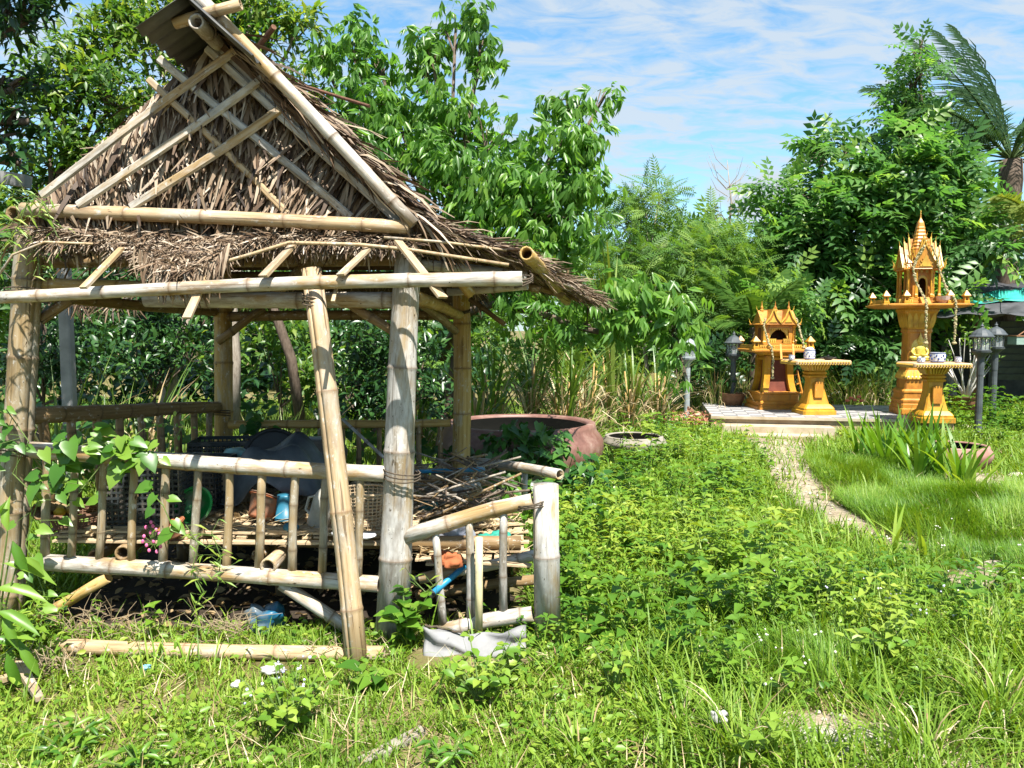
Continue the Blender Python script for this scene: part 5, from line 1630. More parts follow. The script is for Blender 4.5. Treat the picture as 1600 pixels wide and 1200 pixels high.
    for w_, h, dpt, dz in tiers:
        for a in range(4):
            gable(b, w_ * .72, h, -dpt, 0, z1 + .03 + dz * .9, 0, RZ(90 * a))
            M = RZ(90 * a)
            zz = z1 + .03 + dz * .9
            prof = [(w_ * .38, zz - .005), (w_ * .23, zz + h * .32), (w_ * .10, zz + h * .70), (0, zz + h + .02)]
            for s in (-1, 1):
                for (xa, za), (xb, zb) in zip(prof[:-1], prof[1:]):
                    trim.beam(M @ Vector((s * xa, -dpt - .008, za)), M @ Vector((s * xb, -dpt - .008, zb)), .022, .03, up=M @ Vector((0, 1, 0)))
                q = M @ Vector((s * w_ * .40, -dpt, zz)); e = M @ Vector((s * .05, -.02, 0))
                chofa(trim, q, .13, e.x, e.y)
            q = M @ Vector((0, -dpt, zz + h)); e = M @ Vector((0, -.04, 0))
            chofa(trim, q, .11, e.x, e.y)
            gable(trim, w_ * .34, h * .55, -dpt - .012, -dpt, zz + .02, 0, M)
            for k in range(10):
                x = (random.random() - .5) * w_ * .42; zq = zz + .03 + random.random() * h * .45 * (1 - abs(x) / (w_ * .3))
                p = M @ Vector((x, -dpt - .012, zq)); trim.ball(p, .011, 6, 4)
    for s in (-1, 1):
        for t in (-1, 1):
            chofa(trim, (s * .42, t * .42, z1 + .03), .17, s * .05, t * .05)
            chofa(trim, (s * .30, t * .30, z1 + .17), .16, s * .05, t * .05)
            chofa(trim, (s * .20, t * .20, z1 + .29), .15, s * .05, t * .05)
    rf_ = obj('roof', b, M_ORANGE, r); obj('roof_trim', trim, M_GOLDL, rf_)
    zs = z1 + .34
    pr = [(.25, .25, zs - .16), (.235, .235, zs - .05), (.225, .225, zs)]
    hw = .215; z = zs
    for i in range(7):
        pr += [(hw, hw, z), (hw * 1.04, hw * 1.04, z + .018), (hw * .88, hw * .88, z + .045)]
        hw *= .865; z += .058
        pr.append((hw * 1.02, hw * 1.02, z - .006))
    pr += [(hw, hw, z), (hw * .85, hw * .85, z + .05), (hw * .4, hw * .4, z + .10), (.014, .014, z + .13), (.006, .006, z + .22)]
    obj('spire', MB().loft(pr, .35), M_ORANGE, rf_)
    b = MB()
    for q in (.2, .235): b.ball((0, 0, z + q), .016, 8, 5)
    for k in range(4):
        for dz, rr in ((-.30, .155), (-.17, .11)):
            q = RZ(90 * k) @ Vector((rr, rr, z + dz)); e = RZ(90 * k) @ Vector((.03, .03, 0)); chofa(b, q, .07, e.x, e.y)
    obj('finial', b, M_GOLDL, rf_)
    slim(r, .84, {'house_floor', 'stair', 'house_wall', 'inner_wall', 'column', 'valance', 'roof'})
    r.location = loc; r.rotation_euler = (0, 0, rz); r.scale = (.78, .78, .945)
    return r

def off_table(loc, rz, label):
    r = thing('offering_table', label, 'table', (0, 0, 0), 'golden offering tables in front of the shrines')
    obj('base', MB().loft([(.30, .27, -.008), (.30, .27, .06), (.275, .245, .07), (.275, .245, .10), (.25, .22, .13), (.215, .19, .16)], .12), M_GOLD, r)
    pr = []
    for i in range(9):
        t = i / 8
        h = .205 - .075 * math.sin(min(1, t * 1.15) * math.pi / 2)
        pr.append((h, h * .88, .16 + .42 * t))
    obj('shaft', MB().loft(pr, .16), M_GOLD, r)
    obj('shaft_panel', MB().prism([(p[0] + 0, p[1] * 1 + .27) for p in arch_poly(.15, .26)], -.19, -.135), M_ORANGE, r)
    obj('collar', MB().loft([(.135, .12, .58), (.165, .145, .59), (.17, .15, .61), (.14, .122, .63), (.165, .145, .645), (.168, .148, .665), (.14, .122, .68), (.15, .13, .70), (.19, .165, .79), (.20, .175, .80)], .16), M_GOLD, r)
    b = MB()
    for side in range(4):
        M = RZ(90 * side)
        for i in range(6):
            x = -.15 + .3 * (i + .5) / 6
            ry = -.175 if side % 2 == 0 else -.2
            b.tube([M @ Vector((x * .8, ry * .82, .70)), M @ Vector((x, ry * .96, .76)), M @ Vector((x * 1.1, ry * 1.06, .795))], [.014, .02, .014], 6)
    obj('lotus_petals', b, M_GOLDL, r)
    obj('table_top', MB().loft([(.47, .34, .795), (.49, .36, .81), (.49, .36, .85), (.475, .345, .862)], .06), M_CLOTH, r)
    b = MB()
    for side, (hx, hy) in enumerate(((.49, .36), (.36, .49), (.49, .36), (.36, .49))):
        M = RZ(90 * side); n = int(hx * 2 / .05)
        for i in range(n):
            x = -hx + .03 + (2 * hx - .06) * (i + .5) / n
            p = M @ Vector((x, -hy - .004, .832)); q = M @ Vector((x, -hy - .004, .80))
            b.ball(p, .017, 6, 4); b.ball(q, .012, 6, 4)
    obj('edge_beading', b, M_GOLDL, r)
    r.location = loc; r.rotation_euler = (0, 0, rz)
    return r

def on_terrace(x, y, z=TZ + .007):
    return onz(x, y, z)
p = on_terrace(1218, 640); p.y += .33
SH1 = small_shrine(p, R(2))
p2 = on_terrace(1446, 650); p2.y += .36
SH2 = tall_shrine(p2, R(-9))
t1 = on_terrace(1279, 648); t1.y += .2
TB1 = off_table(t1, R(3), 'golden offering table with blue and white pots before the smaller shrine')
t2 = on_terrace(1467, 660); t2.y += .2
TB2 = off_table(t2, R(-4), 'golden offering table standing before the tall shrine by the seated figure relief')
p1s = p
TB1.scale = (.9, .92, 1); TB2.scale = (.83, .85, 1)

# garlands
M_PETAL = mat_mottled('garland_petals', (0.3, 0.24, 0.10), (0.46, 0.4, 0.24), 60, .8, (.56, .52, .4), .3)
M_GREENB = mat_mottled('garland_green', (0.08, .1, .03), (.16, .18, .06), 60, .8)
def garland(pts, label, r_=.019):
    root = thing('garland', label, 'garland', pts[0], 'flower garlands hung on the spirit houses')
    b, g = MB(), MB()
    path = []
    for a, c in zip(pts[:-1], pts[1:]):
        k = max(2, int((Vector(c) - Vector(a)).length / .022))
        path += [Vector(a).lerp(Vector(c), i / k) for i in range(k)]
    for i, q in enumerate(path):
        j = Vector((random.uniform(-1, 1), random.uniform(-1, 1), random.uniform(-.5, .5))) * r_ * .45
        (g if i % 4 == 3 else b).ball(q + j, r_ * random.uniform(.7, 1.05), 6, 4)
        b.ball(q - j * 1.2, r_ * .6, 5, 3)
    b.ball(path[-1], r_ * 1.8, 8, 5, (1, 1, .6))
    obj('flower_strand', b, M_PETAL, root); o = obj('leaf_beads', g, M_GREENB, root)
    return root
Lm = lambda sh, rz, x, y, z: Vector(sh) + RZ(math.degrees(rz)) @ Vector((x, y, z))
q = lambda x, y, z: Lm(p1s, R(2), x, y, z)
garland([q(-.26, -.26, 1.52), q(-.30, -.30, 1.40), q(-.26, -.42, 1.12), q(-.22, -.47, 1.05), q(-.20, -.48, .85), q(-.20, -.48, .52)], 'garland hanging from the smaller shrine on its open pedestal side')
garland([q(.27, -.26, 1.52), q(.30, -.30, 1.38), q(.33, -.42, 1.10), q(.34, -.42, 1.02)], 'short garland ending above the offering table of the smaller shrine')
q = lambda x, y, z: Lm(p2, R(-9), x * .78, y * .78, z * .945)
garland([q(-.05, -.42, 2.78), q(-.17, -.42, 2.62), q(-.25, -.43, 2.42), q(-.20, -.48, 2.18), q(-.10, -.58, 1.98), q(-.06, -.67, 1.86), q(-.06, -.68, 1.5), q(-.05, -.68, 1.18)], 'long garland falling past the seated figure relief on the tall shrine', .021)
garland([q(.08, -.42, 2.78), q(.18, -.42, 2.60), q(.25, -.43, 2.35), q(.36, -.52, 2.06), q(.44, -.62, 1.95), q(.47, -.68, 1.84), q(.47, -.69, 1.45), q(.46, -.69, 1.18)], 'long garland falling from the tall shrine in front of the white-stemmed potted plant', .021)
# bowl on the shrine tray
bw = thing('offering_bowl', 'pale pink bowl on the tray of the tall shrine', 'bowl')
obj('bowl', MB().lathe([(.05, 0), (.055, .01), (.09, .05), (.11, .11), (.10, .11), (.08, .05), (.0, .03)], 14), mat_mottled('pink_cloth', (.6, .4, .36), (.72, .52, .46), 9, .8), bw)
bw.location = q(.30, -.52, 1.846)

# pots and cups on the tables
def jar(x, y, z, r_, h, label, lid=True, group='porcelain on the offering tables'):
    root = thing('porcelain_jar', label, 'pot', (0, 0, 0), group)
    obj('body', MB().lathe([(r_ * .7, 0), (r_ * .95, h * .12), (r_, h * .5), (r_ * .95, h * .92), (r_ * .98, h), (r_ * .86, h), (r_ * .82, h * .6), (0, h * .55)], 16), M_PORC, root)
    b = MB()
    for k in range(7):
        a = k * 2 * math.pi / 7
        for dz, s in ((.38, .22), (.55, .15), (.7, .2)):
            a2 = a + dz * 2
            b.ball((r_ * .985 * math.cos(a2), r_ * .985 * math.sin(a2), h * dz), r_ * s, 6, 4, (.6, .6, .8))
    b.lathe([(r_ * .99, h * .12), (r_ * 1.01, h * .15), (r_ * .99, h * .18)], 16); b.lathe([(r_ * .97, h * .88), (r_ * .99, h * .91), (r_ * .97, h * .94)], 16)
    obj('blue_pattern', b, M_BLUEP, root)
    root.location = (x, y, z)
    return root
tz = TZ + .007 + .862
a = Vector(t1); c = Vector(t2)
j1 = jar(a.x - .13, a.y - .1, tz, .085, .17, 'blue and white incense pot with a pale domed filling on the smaller offering table')
obj('filling', MB().ball((0, 0, .165), .07, 10, 5, (1, 1, .6)), mat_mottled('ash', (.5, .5, .48), (.68, .68, .66), 14, .9), j1)
jar(a.x - .42, a.y - .12, tz, .045, .08, 'tiny blue cup at the ladder end of the smaller offering table')
jar(c.x + .0, c.y - .1, tz, .105, .15, 'white pot with dark blue squares in the middle of the tall shrine table')
jar(c.x - .26, c.y - .14, tz, .055, .08, 'small dark patterned cup beside the seated figure relief')
jar(c.x + .30, c.y - .1, tz, .045, .085, 'little blue and white cup under the hanging garland of the tall shrine')
M_BLACK = mat_mottled('black_plastic', (.012, .012, .012), (.03, .03, .03), 9, .4)
st = thing('incense_burner', 'squat black incense burner on the bare end of the smaller offering table', 'burner', (0, 0, 0))
obj('bowl', MB().lathe([(.04, 0), (.075, .02), (.08, .05), (.05, .055), (0, .045)], 12), M_BLACK, st)
obj('knob', MB().ball((0, 0, .062), .022, 8, 5), M_BLACK, st)
for s in (-1, 1):
    obj('handle', MB().tube([(s * .075, 0, .03), (s * .12, 0, .04), (s * .125, 0, .02)], .012, 6), M_BLACK, st)
st.location = (a.x + .16, a.y - .12, tz)
# miniature ladders
def ladder(p0, p1, wv, n, label):
    root = thing('miniature_ladder', label, 'ladder', p0, 'miniature wooden ladders of the smaller shrine')
    p0, p1, wv = Vector(p0), Vector(p1), Vector(wv)
    for s in (-1, 1):
        obj('rail', MB().beam(p0 + wv * s, p1 + wv * s, .03, .022), M_ORANGE, root)
    for i in range(n):
        c_ = p0.lerp(p1, (i + .6) / n)
        obj('rung', MB().beam(c_ - wv, c_ + wv, .024, .018), M_ORANGE, root)
q = lambda x, y, z: Lm(p1s, R(2), x, y, z)
ladder(q(.46, -.1, .0), q(.36, .05, .62), (.075, .03, .02), 4, 'small orange ladder standing on the tiles against the smaller shrine pedestal')
ladder(Vector((a.x - .42, a.y + .05, tz)), Vector((a.x - .36, a.y + .28, tz + .24)), (.10, 0, 0), 3, 'small orange ladder from the offering table up to the smaller shrine tray')

# ------------------------------------------------------------------ garden lanterns
M_LAMP = mat_mottled('grey_lamp_paint', (.05, .06, .068), (.085, .098, .105), 8, .55, (.13, .145, .15), .1)
M_LAMPL = mat_mottled('faded_lamp_paint', (.22, .25, .27), (.32, .35, .36), 8, .55, (.4, .42, .42), .1)
def glass_mat():
    m, t, b = mat_new('lamp_glass')
    b.inputs['Base Color'].default_value = (.75, .8, .8, 1)
    b.inputs['Roughness'].default_value = .12
    tr = t.nodes.new('ShaderNodeBsdfTransparent'); mx_ = t.nodes.new('ShaderNodeMixShader'); mx_.inputs[0].default_value = .86
    t.links.new(b.outputs[0], mx_.inputs[1]); t.links.new(tr.outputs[0], mx_.inputs[2])
    t.links.new(mx_.outputs[0], t.nodes['Material Output'].inputs['Surface'])
    return m
M_GLASS = glass_mat()
M_BULB = mat_mottled('white_bulb', (.4, .4, .39), (.5, .5, .49), 5, .3)
def lantern(loc, label, mat, h=1.0):
    r = thing('garden_lantern', label, 'lantern', (0, 0, 0), 'grey garden lanterns on posts')
    obj('post', MB().lathe([(.085, -.05), (.085, .06), (.06, .08), (.05, .14), (.046, h * .7), (.05, h * .72), (.05, h - .12), (.06, h - .09), (.10, h - .045), (.135, h - .02), (.14, h)], 12), mat, r)
    hx = lambda rad, z: [Vector((rad * math.cos(R(60 * k)), rad * math.sin(R(60 * k)), z)) for k in range(6)]
    lo, hi = hx(.118, h + .02), hx(.125, h + .20)
    obj('sill', MB().lathe([(.14, h), (.145, h + .012), (.12, h + .022), (0, h + .022)], 6), mat, r)
    for k in range(6):
        k2 = (k + 1) % 6
        obj('frame_bar', MB().beam(lo[k], hi[k], .014, .014), mat, r)
        i_ = .985
        vs = [lo[k] * i_, lo[k2] * i_, hi[k2] * i_, hi[k] * i_]
        vs = [Vector((v.x, v.y, z)) for v, z in zip(vs, (h + .02, h + .02, h + .20, h + .20))]
        m_ = (vs[0] + vs[1]) / 2; n_v = Vector((m_.x, m_.y, 0)).normalized() * .003
        vv = vs + [v - n_v for v in vs]
        obj('pane', MB().add(vv, [(0, 1, 2, 3), (7, 6, 5, 4), (0, 4, 5, 1), (1, 5, 6, 2), (2, 6, 7, 3), (3, 7, 4, 0)]), M_GLASS, r)
        ma, mb = (vs[0] + vs[1]) / 2, (vs[2] + vs[3]) / 2
        obj('glazing_bar', MB().beam(ma, mb, .006, .006), mat, r)
    obj('top_frame', MB().lathe([(.13, h + .195), (.165, h + .20), (.17, h + .215), (.15, h + .23), (.13, h + .265), (.09, h + .305), (.045, h + .33), (.03, h + .335), (.02, h + .36), (.028, h + .372), (.012, h + .39), (.004, h + .42)], 12), mat, r)
    obj('bulb', MB().lathe([(.02, h + .02), (.02, h + .07), (.035, h + .11), (.03, h + .15), (.004, h + .17)], 10), M_BULB, r)
    r.location = loc
    return r
for x, yt, Y, lab, mt in ((1075, 521, 13.2, 'faded grey garden lantern half hidden by the drooping branch', M_LAMPL), (1147, 517, 13.6, 'dark grey garden lantern behind the wavy-rimmed planter', M_LAMP),
                          (1535, 504, 11.4, 'nearer grey garden lantern of the pair beside the tall shrine', M_LAMP), (1557, 503, 12.6, 'grey garden lantern standing farther back in the pair by the shed', M_LAMP)):
    q = at(x, yt, Y)
    lantern((q.x, q.y, g1(q.x, q.y)), lab, mt, q.z - g1(q.x, q.y) - .42)

# ------------------------------------------------------------------ planters and jars
M_TERRA = mat_mottled('terracotta_planter', (.16, .075, .035), (.28, .14, .07), 7, .7, (.36, .22, .12), .2)
def planter(x, y, r_, h, label):
    root = thing('planter', label, 'planter', (0, 0, 0), 'brown wavy-rimmed planters')
    obj('bowl', MB().lathe([(r_ * .62, 0), (r_ * .66, .01), (r_ * .85, h * .45), (r_ * .92, h * .8), (r_ * .98, h * .86), (r_ * 1.04, h), (r_ * .93, h), (r_ * .86, h * .75), (0, h * .72)], 40, wob=.025), M_TERRA, root)
    obj('earth', MB().lathe([(r_ * .86, h * .8), (0, h * .84)], 20), M_SOIL, root)
    root.location = on_terrace(x, y)
    return root
pl1 = planter(1145, 633, .225, .22, 'brown wavy-rimmed planter on the tiles below the dark lantern')
pl2 = planter(1508, 640, .25, .22, 'brown planter with a white-stemmed shrub beside the tall shrine')
M_WSTEM = mat_mottled('white_stem', (.5, .47, .42), (.66, .63, .58), 12, .7)
pw = thing('desert_shrub', 'pale white-stemmed shrub in the planter beside the tall shrine', 'shrub', pl2.location + Vector((0, 0, .18)))
b = MB(); tips = []
o0 = pl2.location + Vector((0, 0, .16))
for k in range(9):
    a_ = random.uniform(0, 6.28); l_ = random.uniform(.5, 1.05)
    m1 = o0 + Vector((.12 * math.cos(a_), .1 * math.sin(a_), l_ * .35)); e = o0 + Vector((.34 * math.cos(a_ + .3), .25 * math.sin(a_), l_))
    b.tube([o0, m1, e], [.03, .016, .007], 6); tips.append(e)
    for j in range(2):
        e2 = e + Vector((random.uniform(-.18, .18), random.uniform(-.15, .15), random.uniform(-.15, .15))); b.tube([m1, m1.lerp(e2, .6), e2], [.01, .008, .004], 5); tips.append(e2)
obj('stem', b.mesh('stem', True), M_WSTEM, pw)
tp_ = np.array([tuple(v) for v in tips]); P = np.repeat(tp_, 22, 0) + rng.normal(0, .05, (len(tips) * 22, 3)); n = len(P)
keep = rng.random(n) < .45; P = P[keep]; n = len(P)
V, F, T = scatter(*leaf_tpl(.3), frames(nrm(rng.normal(size=(n, 3)) + [0, 0, .3]), nrm(rng.normal(size=(n, 3)) + [0, 0, 1.5])), P, .10, rng.uniform(.3, 1, n))
obj('foliage', np_mesh('foliage', V, F, T), LF_FEA, pw)

def jar_mat():
    m, t, b = mat_new('red_glazed_clay')
    n = noise(t, 5, 7, .65, rnd=False)
    r = ramp(t, [(.3, (.085, .038, .028)), (.5, (.17, .08, .06)), (.64, (.23, .135, .105)), (.76, (.32, .26, .21))])
    t.links.new(n.outputs['Fac'], r.inputs['Fac'])
    tcn = t.nodes.new('ShaderNodeTexCoord'); sp_ = t.nodes.new('ShaderNodeSeparateXYZ'); t.links.new(tcn.outputs['Object'], sp_.inputs[0])
    ad_ = t.nodes.new('ShaderNodeMath'); ad_.operation = 'MULTIPLY_ADD'; ad_.inputs[1].default_value = .2
    t.links.new(n.outputs['Fac'], ad_.inputs[0]); t.links.new(sp_.outputs['Z'], ad_.inputs[2])
    r2 = ramp(t, [(.40, (1, 1, 1)), (.46, (0, 0, 0))]); t.links.new(ad_.outputs[0], r2.inputs['Fac'])
    n3 = noise(t, 9, 5, .6, rnd=False); r3 = ramp(t, [(.35, (.22, .22, .18)), (.65, (.48, .47, .4))]); t.links.new(n3.outputs['Fac'], r3.inputs['Fac'])
    c = mixrgb(t, r.outputs['Color'], r3.outputs['Color'], r2.outputs['Color'])
    t.links.new(c, b.inputs['Base Color']); b.inputs['Roughness'].default_value = .5
    add_bump(t, b, n.outputs['Fac'], .25, .01)
    return m
M_JAR = jar_mat()
M_WATER = mat_mottled('dark_water', (.004, .006, .005), (.012, .016, .01), 4, .4, (.03, .035, .02), 0, spec=.12)
M_CEM = mat_mottled('grey_cement', (.22, .195, .155), (.32, .285, .235), 8, .85, (.38, .345, .29), .3)
M_JARSHADE = mat_mottled('painted_jar_shade', (.004, .005, .004), (.010, .010, .008), 8, .7, (.02, .019, .015), .2)  # near-black colour stands in for the shade inside the jars
def big_jar(X, Y, r_, h, label, mat, name='water_jar', water=.62, groupn=None):
    z = g1(X, Y) - .03
    root = thing(name, label, 'water jar', (0, 0, 0), groupn)
    obj('vessel', MB().lathe([(r_ * .6, 0), (r_ * .78, h * .12), (r_ * .96, h * .4), (r_ * 1.04, h * .62), (r_ * 1.03, h * .78), (r_ * .95, h * .9), (r_ * .94, h * .95), (r_ * .93, h), (r_ * .86, h * 1.005), (r_ * .82, h * .985), (r_ * .83, h * .9), (r_ * .92, h * .7), (r_ * .9, h * .4), (0, h * .3)], 56).mesh('vessel', True), mat, root)
    obj('inner_wall', MB().lathe([(r_ * .80, h * .965), (r_ * .82, h * .9), (r_ * .905, h * .7), (r_ * .89, h * .3)], 48, cap=False).mesh('inner_wall', True), M_JARSHADE, root)  # lining added to carry the painted shade
    obj('water', MB().lathe([(r_ * .90, h * water), (0, h * water + .001)], 40), M_WATER, root)
    root.location = (X, Y, z)
    return root
bj = big_jar(.08, 7.6, .80, .70, 'big red-brown clay jar with a wide dark mouth beside the pavilion', M_JAR, water=.36)
big_jar((992 - 800) / 1200 * 9.4, 9.4, .38, .24, 'grey cement ring sunk in the weeds beside the big jar', M_CEM, 'cement_ring', .3)
M_PINK = mat_mottled('faded_pink_clay', (.24, .11, .085), (.36, .2, .16), 6, .6, (.44, .31, .26), .2)
big_jar(5.08, 8.75, .38, .30, 'faded pink clay basin behind the strap-leaved lilies', M_PINK, 'clay_basin', .6)
lily = MB()
for k in range(18):
    a_ = k * 2 * math.pi / 18; rr = .05 + .02 * (k % 2)
    lily.add([(0, 0, .01), (rr * math.cos(a_ - .15), rr * math.sin(a_ - .15), .035), (rr * 1.3 * math.cos(a_), rr * 1.3 * math.sin(a_), .05), (rr * math.cos(a_ + .15), rr * math.sin(a_ + .15), .035)], [(0, 1, 2, 3)])
lo = obj('water_lily', lily, mat_mottled('white_petal', (.7, .7, .66), (.82, .82, .78), 9, .6)); tag(lo, 'white water lily blossom floating in the big clay jar', 'flower')
lo.location = (.08 + .46, 7.95, bj.location.z + .70 * .36 + .03)
rb = thing('red_leaf_bush', 'low patch of reddish leaves at the foot of the faded lantern', 'bush', (2.85, 12.2, g1(2.85, 12.2)))
P = np.stack([rng.normal(2.85, .16, 150), rng.normal(12.1, .12, 150), rng.uniform(.1, .30, 150)], 1); n = 150
V, F, T = scatter(*leaf_tpl6(.5), frames(nrm(rng.normal(size=(n, 3)) + [0, -.3, .3]), nrm(rng.normal(size=(n, 3)) * .5 + [0, 0, 1])), P, .09, rng.uniform(0, 1, n))
obj('foliage', np_mesh('foliage', V, F, T), mat_leaf('red_leaf', (.42, .14, .09), (.5, .24, .16), (.5, .36, .24), .3, .5, .3, (1.2, 1, 1)), rb)

# ------------------------------------------------------------------ shed behind the tall shrine
M_DWALL = mat_mottled('dark_shed_boards', (.03, .034, .03), (.06, .065, .055), 5, .85)
M_ROOFD = mat_mottled('dark_roof_sheet', (.035, .037, .04), (.07, .07, .075), 5, .7, None, .1)
M_TEAL = mat_mottled('teal_tarpaulin', (.02, .30, .24), (.05, .44, .36), 3, .5, (.12, .5, .42), .4)
M_NET = mat_mottled('black_shade_net', (.035, .037, .04), (.075, .078, .085), 4, .7, (.12, .12, .13), .5)
sh = thing('shed', 'low dark shed with a dark sheet roof behind the lanterns', 'shed', (10.5, 17.3, 0))
x0, x1, Y0 = at(1470, 520, 15.4).x, at(1470, 520, 15.4).x + 6.0, 15.4
zt = at(1500, 500, 15.4).z
b = MB(); b.box(((x0 + x1) / 2, Y0 + 1.6, zt / 2), (x1 - x0, .1, zt)); b.box((x0 + .05, Y0 + .8, zt / 2), (.1, 1.7, zt))
obj('wall', b, M_DWALL, sh)
for k in range(9):
    zz = at(1580, 590 - k * 10.5, Y0 - .2).z
    obj('shutter_slat', MB().box((at(1580, 540, Y0).x + .35, Y0 + .03, zz), (1.15, .025, .115), tilt=Matrix.Rotation(R(14), 3, 'X')), mat_mottled('green_grey_slat', (.045, .055, .045), (.075, .09, .07), 6, .7) if k == 0 else bpy.data.materials['green_grey_slat'], sh)
b = MB(); xs = at(1548, 540, Y0).x
b.box((xs, Y0, zt * .5), (.09, .08, zt)); b.box((xs + 1.6, Y0, zt * .5), (.09, .08, zt))
obj('door_post', b, M_DWALL, sh)
# roof sheet with corrugations
vs, fs = [], []
nw = 60
for i in range(nw + 1):
    x = x0 - .5 + (x1 - x0 + 1) * i / nw
    zz = .03 * (i % 2)
    ya, yb = Y0 - .25, Y0 + 2.2
    za = at(1560, 462, Y0).z + zz; zb = za + .42
    vs += [(x, ya, za), (x, yb, zb), (x, ya, za - .02), (x, yb, zb - .02)]
for i in range(nw):
    o_ = i * 4
    fs += [(o_, o_ + 4, o_ + 5, o_ + 1), (o_ + 2, o_ + 3, o_ + 7, o_ + 6), (o_, o_ + 2, o_ + 6, o_ + 4), (o_ + 1, o_ + 5, o_ + 7, o_ + 3)]
obj('roof', MB().add(vs, fs), M_ROOFD, sh)
def tarp(name, label, cat, pts_top, pts_low, mat, th=.012, sag=.05, nx=24, ny=6):
    vs = []
    for i in range(nx + 1):
        for j in range(ny + 1):
            t, s = i / nx, j / ny
            a_ = np.array(np.interp(t, np.linspace(0, 1, len(pts_top)), [q[0] for q in pts_top])), 0
            P_ = Vector([float(np.interp(t, np.linspace(0, 1, len(pts_top)), [q[k] for q in pts_top])) for k in range(3)])
            Q_ = Vector([float(np.interp(t, np.linspace(0, 1, len(pts_low)), [q[k] for q in pts_low])) for k in range(3)])
            v = P_.lerp(Q_, s); v.z -= sag * math.sin(math.pi * s) * (1 + .6 * math.sin(t * 17)) + .02 * math.sin(t * 23 + s * 5)
            vs.append(v)
    fs = [(i * (ny + 1) + j, (i + 1) * (ny + 1) + j, (i + 1) * (ny + 1) + j + 1, i * (ny + 1) + j + 1) for i in range(nx) for j in range(ny)]
    o = obj(name, MB().add(vs, fs).mesh(name, True), mat)
    sm = o.modifiers.new('thickness', 'SOLIDIFY'); sm.thickness = th
    tag(o, label, cat)
    return o
tarp('tarpaulin', 'bright teal tarpaulin stretched along the shed eave', 'tarpaulin', [at(1450, 470, 15.2), at(1520, 462, 15.2), at(1600, 449, 15.2), at(1680, 445, 15.2)], [at(1450, 490, 14.7), at(1520, 474, 14.7), at(1600, 470, 14.7), at(1680, 470, 14.7)], M_TEAL)
tarp('shade_net', 'black shade netting hung as an awning below the teal tarpaulin', 'awning', [at(1452, 478, 15.0), at(1520, 474, 14.8), at(1600, 468, 14.8), at(1680, 466, 14.8)], [at(1455, 497, 13.9), at(1520, 491, 13.9), at(1600, 493, 13.9), at(1680, 495, 13.9)], M_NET, sag=.09)
for x in (1528, 1640):
    q = at(x, 490, 14.2)
    tag(obj('awning_pole', MB().tube([(q.x, q.y, 0), (q.x, q.y, q.z)], .05, 8).mesh('awning_pole', True), mat_mottled('reddish_timber%d' % x, (.12, .05, .03), (.2, .09, .05), 8, .8)), 'reddish timber pole under the shade netting ' + ('behind the lantern' if x == 1528 else 'beyond the shutters'), 'pole')
bx = at(1600, 532, 13.5)
hb = thing('hanging_tray', 'pale green box-like tray hung at the edge near the shed shutters', 'tray', bx)
obj('box', MB().box((bx.x, bx.y, bx.z - .0), (.42, .25, .14)), mat_mottled('pale_green_glass', (.2, .3, .26), (.34, .44, .38), 5, .3), hb)
obj('lid', MB().box((bx.x, bx.y, bx.z + .08), (.45, .28, .02)), M_TERRA, hb)
obj('handle', MB().tube([bx + Vector((-.1, 0, .09)), bx + Vector((0, 0, .16)), bx + Vector((.1, 0, .09))], .012, 6), M_TERRA, hb)
obj('bracket', MB().tube([bx + Vector((.0, 0, .16)), bx + Vector((.05, .02, .9)), bx + Vector((.6, 1.8, .95))], .008, 5), M_BLACK, hb)

# ================================================================== clutter on the pavilion floor
FZ = .486
def onfloor(x, y, z=FZ):
    return onz(x, y, z)
def plastic(name, c, rough=.4):
    return mat_mottled(name, tuple(v * .75 for v in c), c, 6, rough, tuple(min(1, v * 1.15) for v in c), .08, dirt=(.16, .14, .11))
M_CYAN = plastic('cyan_plastic', (.03, .17, .26)); M_GREENP = plastic('green_plastic', (.01, .34, .06)); M_DARKP = plastic('dark_crate_plastic', (.035, .042, .045))
M_TARPB = mat_mottled('blue_black_sheet', (.05, .06, .07), (.10, .12, .135), 6, .45, (.24, .26, .28), .5)
M_CLAY = plastic('orange_clay', (.42, .13, .045), .8); M_BEIGE = plastic('beige_plastic', (.5, .42, .3), .6)
M_WICK = mat_mottled('brown_wicker', (.12, .065, .04), (.22, .12, .075), 20, .7); M_YEL = plastic('yellow_fruit', (.75, .48, .03), .5)
M_CLEAR = mat_mottled('cloudy_plastic', (.3, .29, .25), (.5, .48, .42), 9, .3, (.62, .6, .54), .2)

